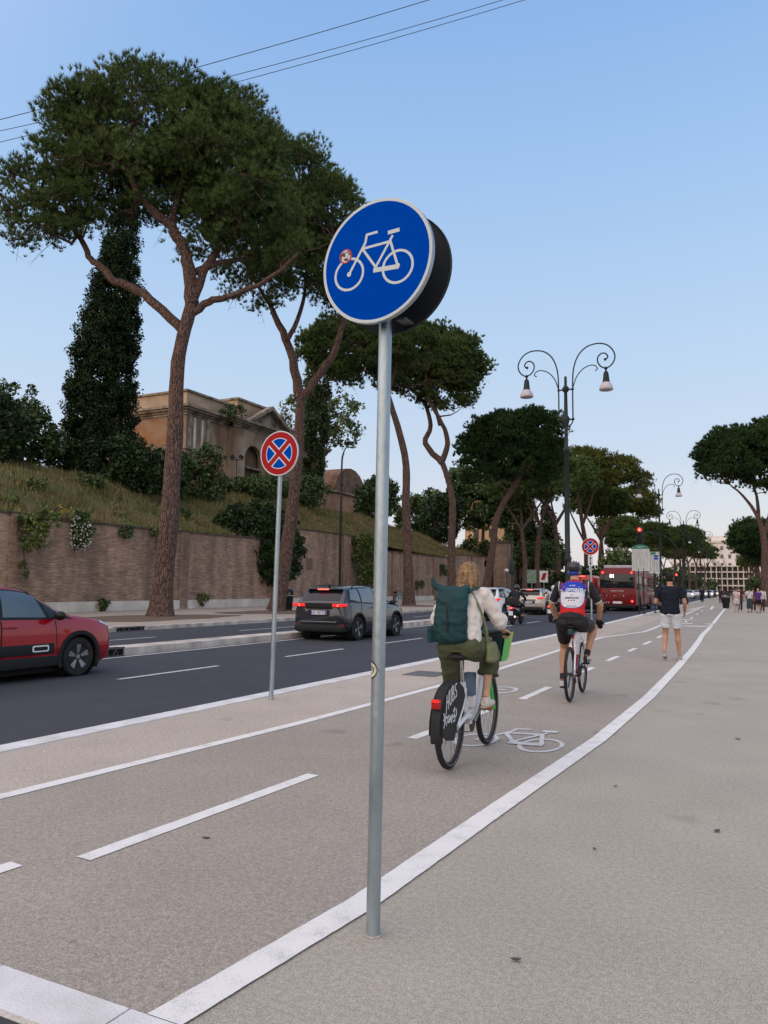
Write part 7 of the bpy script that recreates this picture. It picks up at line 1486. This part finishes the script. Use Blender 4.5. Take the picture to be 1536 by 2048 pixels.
# ---------------------------------------------------------------- walking and running people
def walker(label, loc, rz, H=1.7, stride=.28, bend=.0, top=(.3, .3, .3), low=(.1, .1, .1), hair=(.03, .02, .015), longhair=False, skirt=None, shorts=True, arms='swing', seed=0, vox=.016, run=False, shoe=(.3, .3, .3), skin=None, hat=None, fem=False, group=None, trousers=False, long_sleeve=False, detail=False, longtop=0.0):
    k = H/1.78; t = thing('person', label, 'person', loc, rz, group); sk_ = skin or M_SKIN; r = np.random.default_rng(seed); rnd = lambda s_: r.normal(0, s_)
    z = lambda v: v*k
    pel, wai, che, nek = V(0, 0, z(.98)), V(0, .01, z(1.12)), V(0, .02+bend*.3, z(1.36)), V(0, .03+bend*.5, z(1.52))
    sw = (.17 if fem else .20)*k; hipR, hipL = V(.095*k, 0, z(.94)), V(-.095*k, 0, z(.94))
    if run: anR, anL = V(.15*k, .12, z(.085)), V(-.12*k, -.17, z(.17))
    else: anR, anL = V(.09*k, stride/2+.02, z(.085)), V(-.09*k, -stride/2, z(.11))
    knR = ik(hipR, anR, .44*k, .43*k, (.0, 1, .1)); knL = ik(hipL, anL, .44*k, .43*k, (0, 1, .1))
    shR, shL = V(sw, .01, z(1.455)), V(-sw, .01, z(1.455))
    if run: wrR, wrL = V(.27*k, .16, z(.98)), V(-.20*k, .26, z(1.13)); hint = (.45, -1, -.2)
    elif arms == 'swing': wrR, wrL = V(sw+.06, -.12, z(.90)), V(-sw-.06, .16, z(.92)); hint = (.2, -1, 0)
    elif arms == 'bent': wrR, wrL = V(sw-.02, .24, z(1.12)), V(-sw-.05, .05, z(.90)); hint = (.3, -1, -.3)
    else: wrR, wrL = V(sw+.07, .02, z(.88)), V(-sw-.07, .03, z(.88)); hint = (.2, -1, 0)
    elR = ik(shR, wrR, .29*k, .26*k, (abs(hint[0]), hint[1], hint[2])); elL = ik(shL, wrL, .29*k, .26*k, (-abs(hint[0]), hint[1], hint[2]))
    b = MB(); torso(b, pel, wai, che, nek, k*(.82 if fem else .9)); P_, R_ = headm(b, (0, .055+bend*.6, z(1.665)), k, (0, 1, -.05-bend), neck=nek)
    for sh, el, wr, s in ((shR, elR, wrR, 1), (shL, elL, wrL, -1)):
        arm(b, sh, el, wr, k*(.88 if fem else 1.02)); d = (wr-el).normalized(); hand(b, wr, d, (-s, .2, 0), .75, k*.98, s)
    for hp, kn, an in ((hipR, knR, anR), (hipL, knL, anL)): leg(b, hp, kn, an, k*(.92 if fem else 1.0)); b.tube([an, an+V(0, .10, -.05)], [.03*k, .03*k], 8)
    remesh('body', b, sk_, t, vox, 2)
    if detail: eyes(P_, R_, k, t)
    M_T = mat('cloth_%d_%d_%d' % tuple(int(c*255) for c in top), top, .85, var=.12, scale=8); M_L = mat('cloth_%d_%d_%d' % tuple(int(c*255) for c in low), low, .85, var=.12, scale=8)
    b = MB(); torso(b, wai-V(0, 0, .15*k+longtop), wai, che, nek-V(0, 0, .02), 1.10*k*(.92 if fem else 1.0), w=(.176+longtop*.2, .155, .176, .075), d=(.142+longtop*.2, .118, .12, .075))
    for sh, el, wr in ((shR, elR, wrR), (shL, elL, wrL)):
        pts = [sh, sh.lerp(el, .45), sh.lerp(el, .72)]; ra = [.064*k, .062*k, .060*k]
        if long_sleeve: pts = [sh, sh.lerp(el, .5), el, el.lerp(wr, .5), wr]; ra = [.070*k, .062*k, .055*k, .05*k, .042*k]
        b.tube(pts, ra, 12); b.ell(sh, .066*k, 10, 7)
    remesh('shirt', b, M_T, t, max(.009, vox*.7), 3, .006, .12, seed)
    b = MB()
    if skirt: b.tube([wai-V(0, 0, .06), pel, pel-V(0, 0, skirt*.5), pel-V(0, 0, skirt)], [(.135*k, .11*k), (.17*k, .14*k), (.19*k, .17*k), (.21*k, .20*k)], 18, sq=(1, 0, 0))
    else:
        b.tube([wai-V(0, 0, .05), pel, pel-V(0, 0, .08)], [(.135*k, .100*k), (.168*k, .128*k), (.16*k, .135*k)], 16, sq=(1, 0, 0))
        for hp, kn, an in ((hipR, knR, anR), (hipL, knL, anL)):
            if trousers: b.tube([hp, hp.lerp(kn, .5), kn, kn.lerp(an, .5), an+V(0, 0, .02)], [.108*k, .094*k, .078*k, .07*k, .066*k], 12)
            else: b.tube([hp, hp.lerp(kn, .35), hp.lerp(kn, .66)], [.112*k, .110*k, .104*k], 14)
    remesh('skirt' if skirt else ('trousers' if trousers else 'shorts'), b, M_L, t, max(.009, vox*.7), 3, .006, .12, seed+1)
    M_S = mat('shoe_%d_%d_%d' % tuple(int(c*255) for c in shoe), shoe, .6, var=.15, scale=20)
    for q, an in ((0, anR), (1, anL)):
        b = MB(); tz = -.062 if not (q and (run or stride > .1)) else (-.135 if run else -.098); foot(b, an, an+V(0, .17*k, tz*k), 1.12*k); so = remesh('shoe', b, M_S, t, max(.008, vox*.6), 2)
        if detail: MB().tube([an+V(0, -.055, -.078), an+V(0, .06, -.082+(tz+.062)*.5), an+V(0, .175, -.080+(tz+.062))], [(.035, .011), (.038, .010), (.030, .010)], 12, sq=(1, 0, 0)).build('sole', M_SOLE, so, smooth=True)
    M_H = mat('hair_%d_%d_%d' % tuple(int(c*255) for c in hair), hair, .6, var=.3, scale=20)
    b = MB(); b.ell(P_(0, -.020, .036), (.082*k, .098*k, .088*k), 16, 10, R_); b.ell(P_(0, -.045, -.010), (.076*k, .066*k, .072*k), 12, 8, R_)
    if longhair: b.tube([P_(0, -.06, 0), P_(0, -.085, -.10), P_(0, -.09, -.22)], [(.08*k, .05*k), (.078*k, .04*k), (.05*k, .025*k)], 12, sq=(1, 0, 0))
    remesh('hair', b, M_H, t, max(.008, vox*.6), 2, .003, .04, seed)
    if hat:
        b = MB(); b.lathe([(.16*k, 0), (.165*k, .008), (.09*k, .02), (.085*k, .10), (.04*k, .115), (.001, .117)], P_(0, -.01, .065), 18); b.build('hat', mat('straw_hat', hat, .8), t, smooth=True, auto=60)
    return t
walker('man jogging in a black T-shirt and light grey shorts by the right line', (-1.93, 17.35, .009), .04, 1.83, top=(.008, .011, .020), low=(.50, .52, .56), hair=(.008, .007, .007), run=True, seed=11, vox=.011, shoe=(.30, .28, .24), detail=True)
GP = 'people strolling on the promenade'
def GPpos(px, y): return None
walker('woman in a loose white top with a pale pink backpack, leftmost of the group', (-2.12, 56.6, 0), 0, 1.62, .22, top=(.55, .54, .55), low=(.45, .46, .50), hair=(.14, .09, .05), fem=True, seed=21, group=GP, skin=M_SKIN, longtop=.06)
pk = thing('backpack', 'pale pink backpack worn by the woman in the loose white top', 'backpack', (-2.12, 56.6, 0)); b = MB(); b.tube([(0, -.20, 1.02), (0, -.21, 1.06), (0, -.20, 1.28), (0, -.17, 1.36)], [(.10, .04), (.13, .07), (.125, .07), (.08, .04)], 16, sq=(1, 0, 0)); remesh('bag_body', b, mat('pale_pink_nylon', (.50, .36, .35), .7), pk, .012, 2)
walker('woman in a white top, long dark skirt and black cross-body bag, middle of the group', (-1.36, 57.6, 0), 0, 1.68, .16, top=(.56, .56, .58), low=(.035, .055, .065), skirt=.66, hair=(.02, .015, .012), fem=True, seed=22, group=GP, shoe=(.30, .02, .03))
walker('woman in a purple top and black shorts, rightmost of the group', (-.82, 56.6, 0), 0, 1.62, .18, top=(.07, .03, .17), low=(.015, .012, .02), hair=(.35, .28, .18), fem=True, seed=23, group=GP, shoe=(.05, .05, .06))
cb = thing('cross_body_bag', 'black cross-body bag of the woman in the long dark skirt', 'bag', (-1.36, 57.6, 0)); b = MB(); b.box((-.20, -.06, 1.02), (.08, .20, .16)); b.build('bag_body', M_BLKM, cb, bevel=.02); MB().tube(wiggle([(-.19, -.12, 1.08), (-.02, -.16, 1.30), (.12, -.06, 1.50), (.1, .14, 1.38), (-.18, .10, 1.08)], 4, 0, RNG), .012, 6).build('strap', M_BLKM, cb)
walker('person in a dark reddish top half hidden right behind the woman with the pink backpack', (-2.05, 60.5, 0), 0, 1.72, .2, top=(.06, .02, .03), low=(.03, .03, .04), hair=(.02, .015, .012), seed=24, group=GP, trousers=True)
walker('person in dark maroon half hidden between the long skirt and the purple top', (-1.20, 61.0, 0), 0, 1.70, .2, top=(.09, .03, .04), low=(.03, .02, .02), hair=(.05, .03, .02), seed=25, group=GP, trousers=True)
walker('person in a white long-sleeved shirt behind the purple top at the right edge', (-.62, 59.0, 0), 0, 1.70, .2, top=(.45, .44, .44), low=(.04, .04, .05), hair=(.02, .015, .012), seed=26, group=GP, trousers=True, long_sleeve=True)
walker('distant stroller in a white shirt between the bin and the leftmost woman', (-2.75, 75, 0), 0, 1.7, .2, top=(.5, .5, .52), low=(.05, .05, .06), seed=27, group=GP, trousers=True, vox=.022)
walker('man in dark suit walking on the cycle path beside the fifth lamp', (-7.35, 98, 0), .0, 1.80, .22, top=(.014, .018, .035), low=(.012, .014, .022), hair=(.12, .12, .13), seed=28, trousers=True, long_sleeve=True, vox=.022)
for i, (x, y, c, c2, lab) in enumerate(((-5.0, 92, (.05, .02, .02), (.03, .03, .04), 'distant walker in dark red just left of the litter bin'), (-4.4, 96, (.02, .02, .025), (.02, .02, .03), 'distant walker in black right above the litter bin'), (-3.8, 100, (.08, .03, .03), (.05, .05, .06), 'distant walker in brown right of the litter bin'),
                                        (-3.5, 86, (.03, .03, .05), (.25, .25, .27), 'distant walker in navy with pale trousers right of the litter bin'), (-4.6, 112, (.35, .32, .3), (.04, .04, .05), 'tiny far walker in a beige top beyond the litter bin'), (-3.3, 108, (.04, .03, .03), (.05, .05, .05), 'tiny far walker in dark clothes near the trees on the right'))):
    walker(lab, (x, y, 0), (0 if i % 2 else 3.1), 1.7, .2, top=c, low=c2, seed=30+i, trousers=True, vox=.026, group='far walkers at the end of the promenade')
# ---------------------------------------------------------------- scooters with riders
def scooter(loc, rz, label, plabel, box=True, jacket=(.015, .016, .02), helmet=(.012, .012, .013), bodyc=(.02, .02, .022), lit=M_TAILON):
    t = thing('motor_scooter', label, 'scooter', loc, rz, 'motor scooters among the traffic'); M_B = carpaint('scooter_paint_%d' % int(bodyc[0]*999), bodyc, .35, .1)
    for y in (-.65, .68):
        w = MB(); w.lathe([(.16, -.05), (.25, -.06), (.28, -.03), (.28, .03), (.25, .06), (.16, .05)], (0, y, .28), 24, 'x'); wh = w.build('wheel', M_TYRE, t, smooth=True, auto=50); MB().lathe([(.001, -.04), (.15, -.04), (.155, .04), (.001, .04)], (0, y, .28), 16, 'x').build('rim', M_ALLOY, wh)
    b = MB(); b.tube([(0, -.82, .72), (0, -.55, .66), (0, -.2, .60), (0, .1, .40), (0, .35, .34), (0, .5, .55), (0, .52, .88)], [(.10, .08), (.15, .13), (.17, .15), (.16, .08), (.15, .06), (.17, .07), (.12, .06)], 14, sq=(1, 0, 0)); b.tube([(0, .5, .9), (0, .66, .55), (0, .68, .42)], [.07, .06, .05], 10); remesh('body', b, M_B, t, .016, 3)
    MB().tube([(0, -.62, .80), (0, -.2, .82), (0, .08, .76)], [(.13, .05), (.15, .06), (.10, .04)], 12, sq=(1, 0, 0)).build('seat', M_BLKM, t, smooth=True)
    l_ = MB().box((0, -.90, .72), (.20, .04, .09)).build('tail_light', lit, t, bevel=.01); MB().box((0, -.925, .72), (.10, .012, .05)).build('lamp_core', M_TAILHOT, l_)
    MB().box((0, -.93, .50), (.18, .012, .18)).build('number_plate', M_PLATE, t); MB().tube([(.16, -.4, .30), (.16, -.88, .36)], [.04, .05], 10).build('exhaust', M_CHR, t)
    MB().tube(wiggle([(-.34, .34, 1.02), (-.1, .45, 1.0), (.1, .45, 1.0), (.34, .34, 1.02)], 3, 0, RNG), .014, 8).build('handlebar', M_BLKP, t)
    for s in (-1, 1): m_ = MB(); m_.tube([(s*.25, .42, 1.02), (s*.33, .44, 1.20)], .006, 5); m_.ell((s*.35, .44, 1.24), (.06, .012, .04), 10, 6); m_.build('mirror', M_BLKP, t)
    if box: MB().box((0, -.82, 1.00), (.48, .40, .34)).build('top_box', M_BLKM, t, bevel=.04)
    p = thing('person', plabel, 'person', loc, rz); pel, wai, che, nek = V(0, -.15, .90), V(0, -.15, 1.05), V(0, -.08, 1.28), V(0, -.02, 1.42)
    b = MB(); torso(b, pel, wai, che, nek, 1.05); P_, R_ = headm(b, (0, .03, 1.56), 1.0, neck=nek); J_ = []
    for s in (-1, 1):
        sh, wr = V(s*.20, -.04, 1.35), V(s*.30, .27, 1.05); el = ik(sh, wr, .29, .26, (s, -.5, -.8)); arm(b, sh, el, wr, 1.05); hand(b, wr, (0, 1, -.2), (0, 0, -1), .95, 1.0, s)
        hp, an = V(s*.11, -.12, .88), V(s*.16, .28, .42); kn = ik(hp, an, .44, .42, (s*.3, 1, .5)); leg(b, hp, kn, an, 1.02); foot(b, an, an+V(0, .17, -.05), 1.0); J_.append((sh, el, wr, hp, kn, an))
    remesh('body', b, M_SKIN, p, .014, 2); M_J = mat('jacket_%d' % int(sum(jacket)*999), jacket, .8, var=.1, scale=6)
    b = MB(); torso(b, wai-V(0, 0, .12), wai, che, nek, 1.2); q = MB(); q.tube([wai-V(0, 0, .08), pel, pel-V(0, 0, .05)], [(.15, .13), (.19, .16), (.17, .15)], 14, sq=(1, 0, 0))
    for sh, el, wr, hp, kn, an in J_: b.tube([sh, sh.lerp(el, .5), el, el.lerp(wr, .85)], [.078, .068, .06, .048], 12); b.ell(sh, .08, 10, 7); q.tube([hp, hp.lerp(kn, .5), kn, kn.lerp(an, .9)], [.115, .10, .08, .06], 12)
    remesh('jacket', b, M_J, p, .014, 2, .006, .12); remesh('trousers', q, mat('dark_trousers', (.02, .022, .03), .85), p, .014, 2, .005, .12)
    MB().ell(P_(0, -.01, .02), (.125, .145, .135), 18, 12, R_).build('helmet', mat('helmet_%d' % int(sum(helmet)*999), helmet, .25, coat=.8), p, smooth=True); return t
scooter((-9.85, 32.4, ROADZ), .03, 'black scooter with a big top box and lit tail lamp beside the white car', 'rider in dark clothes and black helmet on the scooter with the top box')
scooter((-9.25, 36.4, ROADZ), .03, 'dark scooter with glowing orange tail lamp just left of the racing cyclist', 'rider in a pale shirt and white helmet just left of the racing cyclist', box=False, jacket=(.42, .42, .44), helmet=(.5, .5, .52), bodyc=(.03, .02, .022))
# parked turquoise rental bicycle by the wall
tq = mat('turquoise_frame', (.06, .38, .38), .4, coat=.4)
pb_ = thing('parked_bicycle', 'turquoise bicycle leaning by the brick wall left of the third pine trunk', 'bicycle', (-30.2+off(64), 66.0, .05), 1.2)
for y in (-.52, .52): bwheel(pb_, y, .33, .03, 12, strip=False)
f = MB(); f.tube(wiggle([(0, .36, .95), (0, .30, .60), (0, .05, .32), (0, -.1, .30)], 3, 0, RNG), .045, 10); f.tube([(0, -.1, .30), (0, -.22, .85)], .035, 10); f.tube([(0, -.1, .3), (0, -.52, .33)], .03, 8); f.tube([(0, .36, .85), (0, .52, .33)], .03, 8); f.build('frame', tq, pb_, smooth=True)
MB().ell((0, -.26, .92), (.09, .14, .04), 12, 8).build('saddle', M_BLKM, pb_, smooth=True); MB().tube([(-.28, .25, 1.06), (0, .34, 1.04), (.28, .25, 1.06)], .014, 8).build('handlebar', M_BLKM, pb_); MB().box((0, -.52, .68), (.10, .36, .05)).build('rear_mudguard', M_BLKM, pb_, bevel=.02); MB().box((0, .55, .88), (.3, .25, .2)).build('basket', M_BLKM, pb_, bevel=.02)
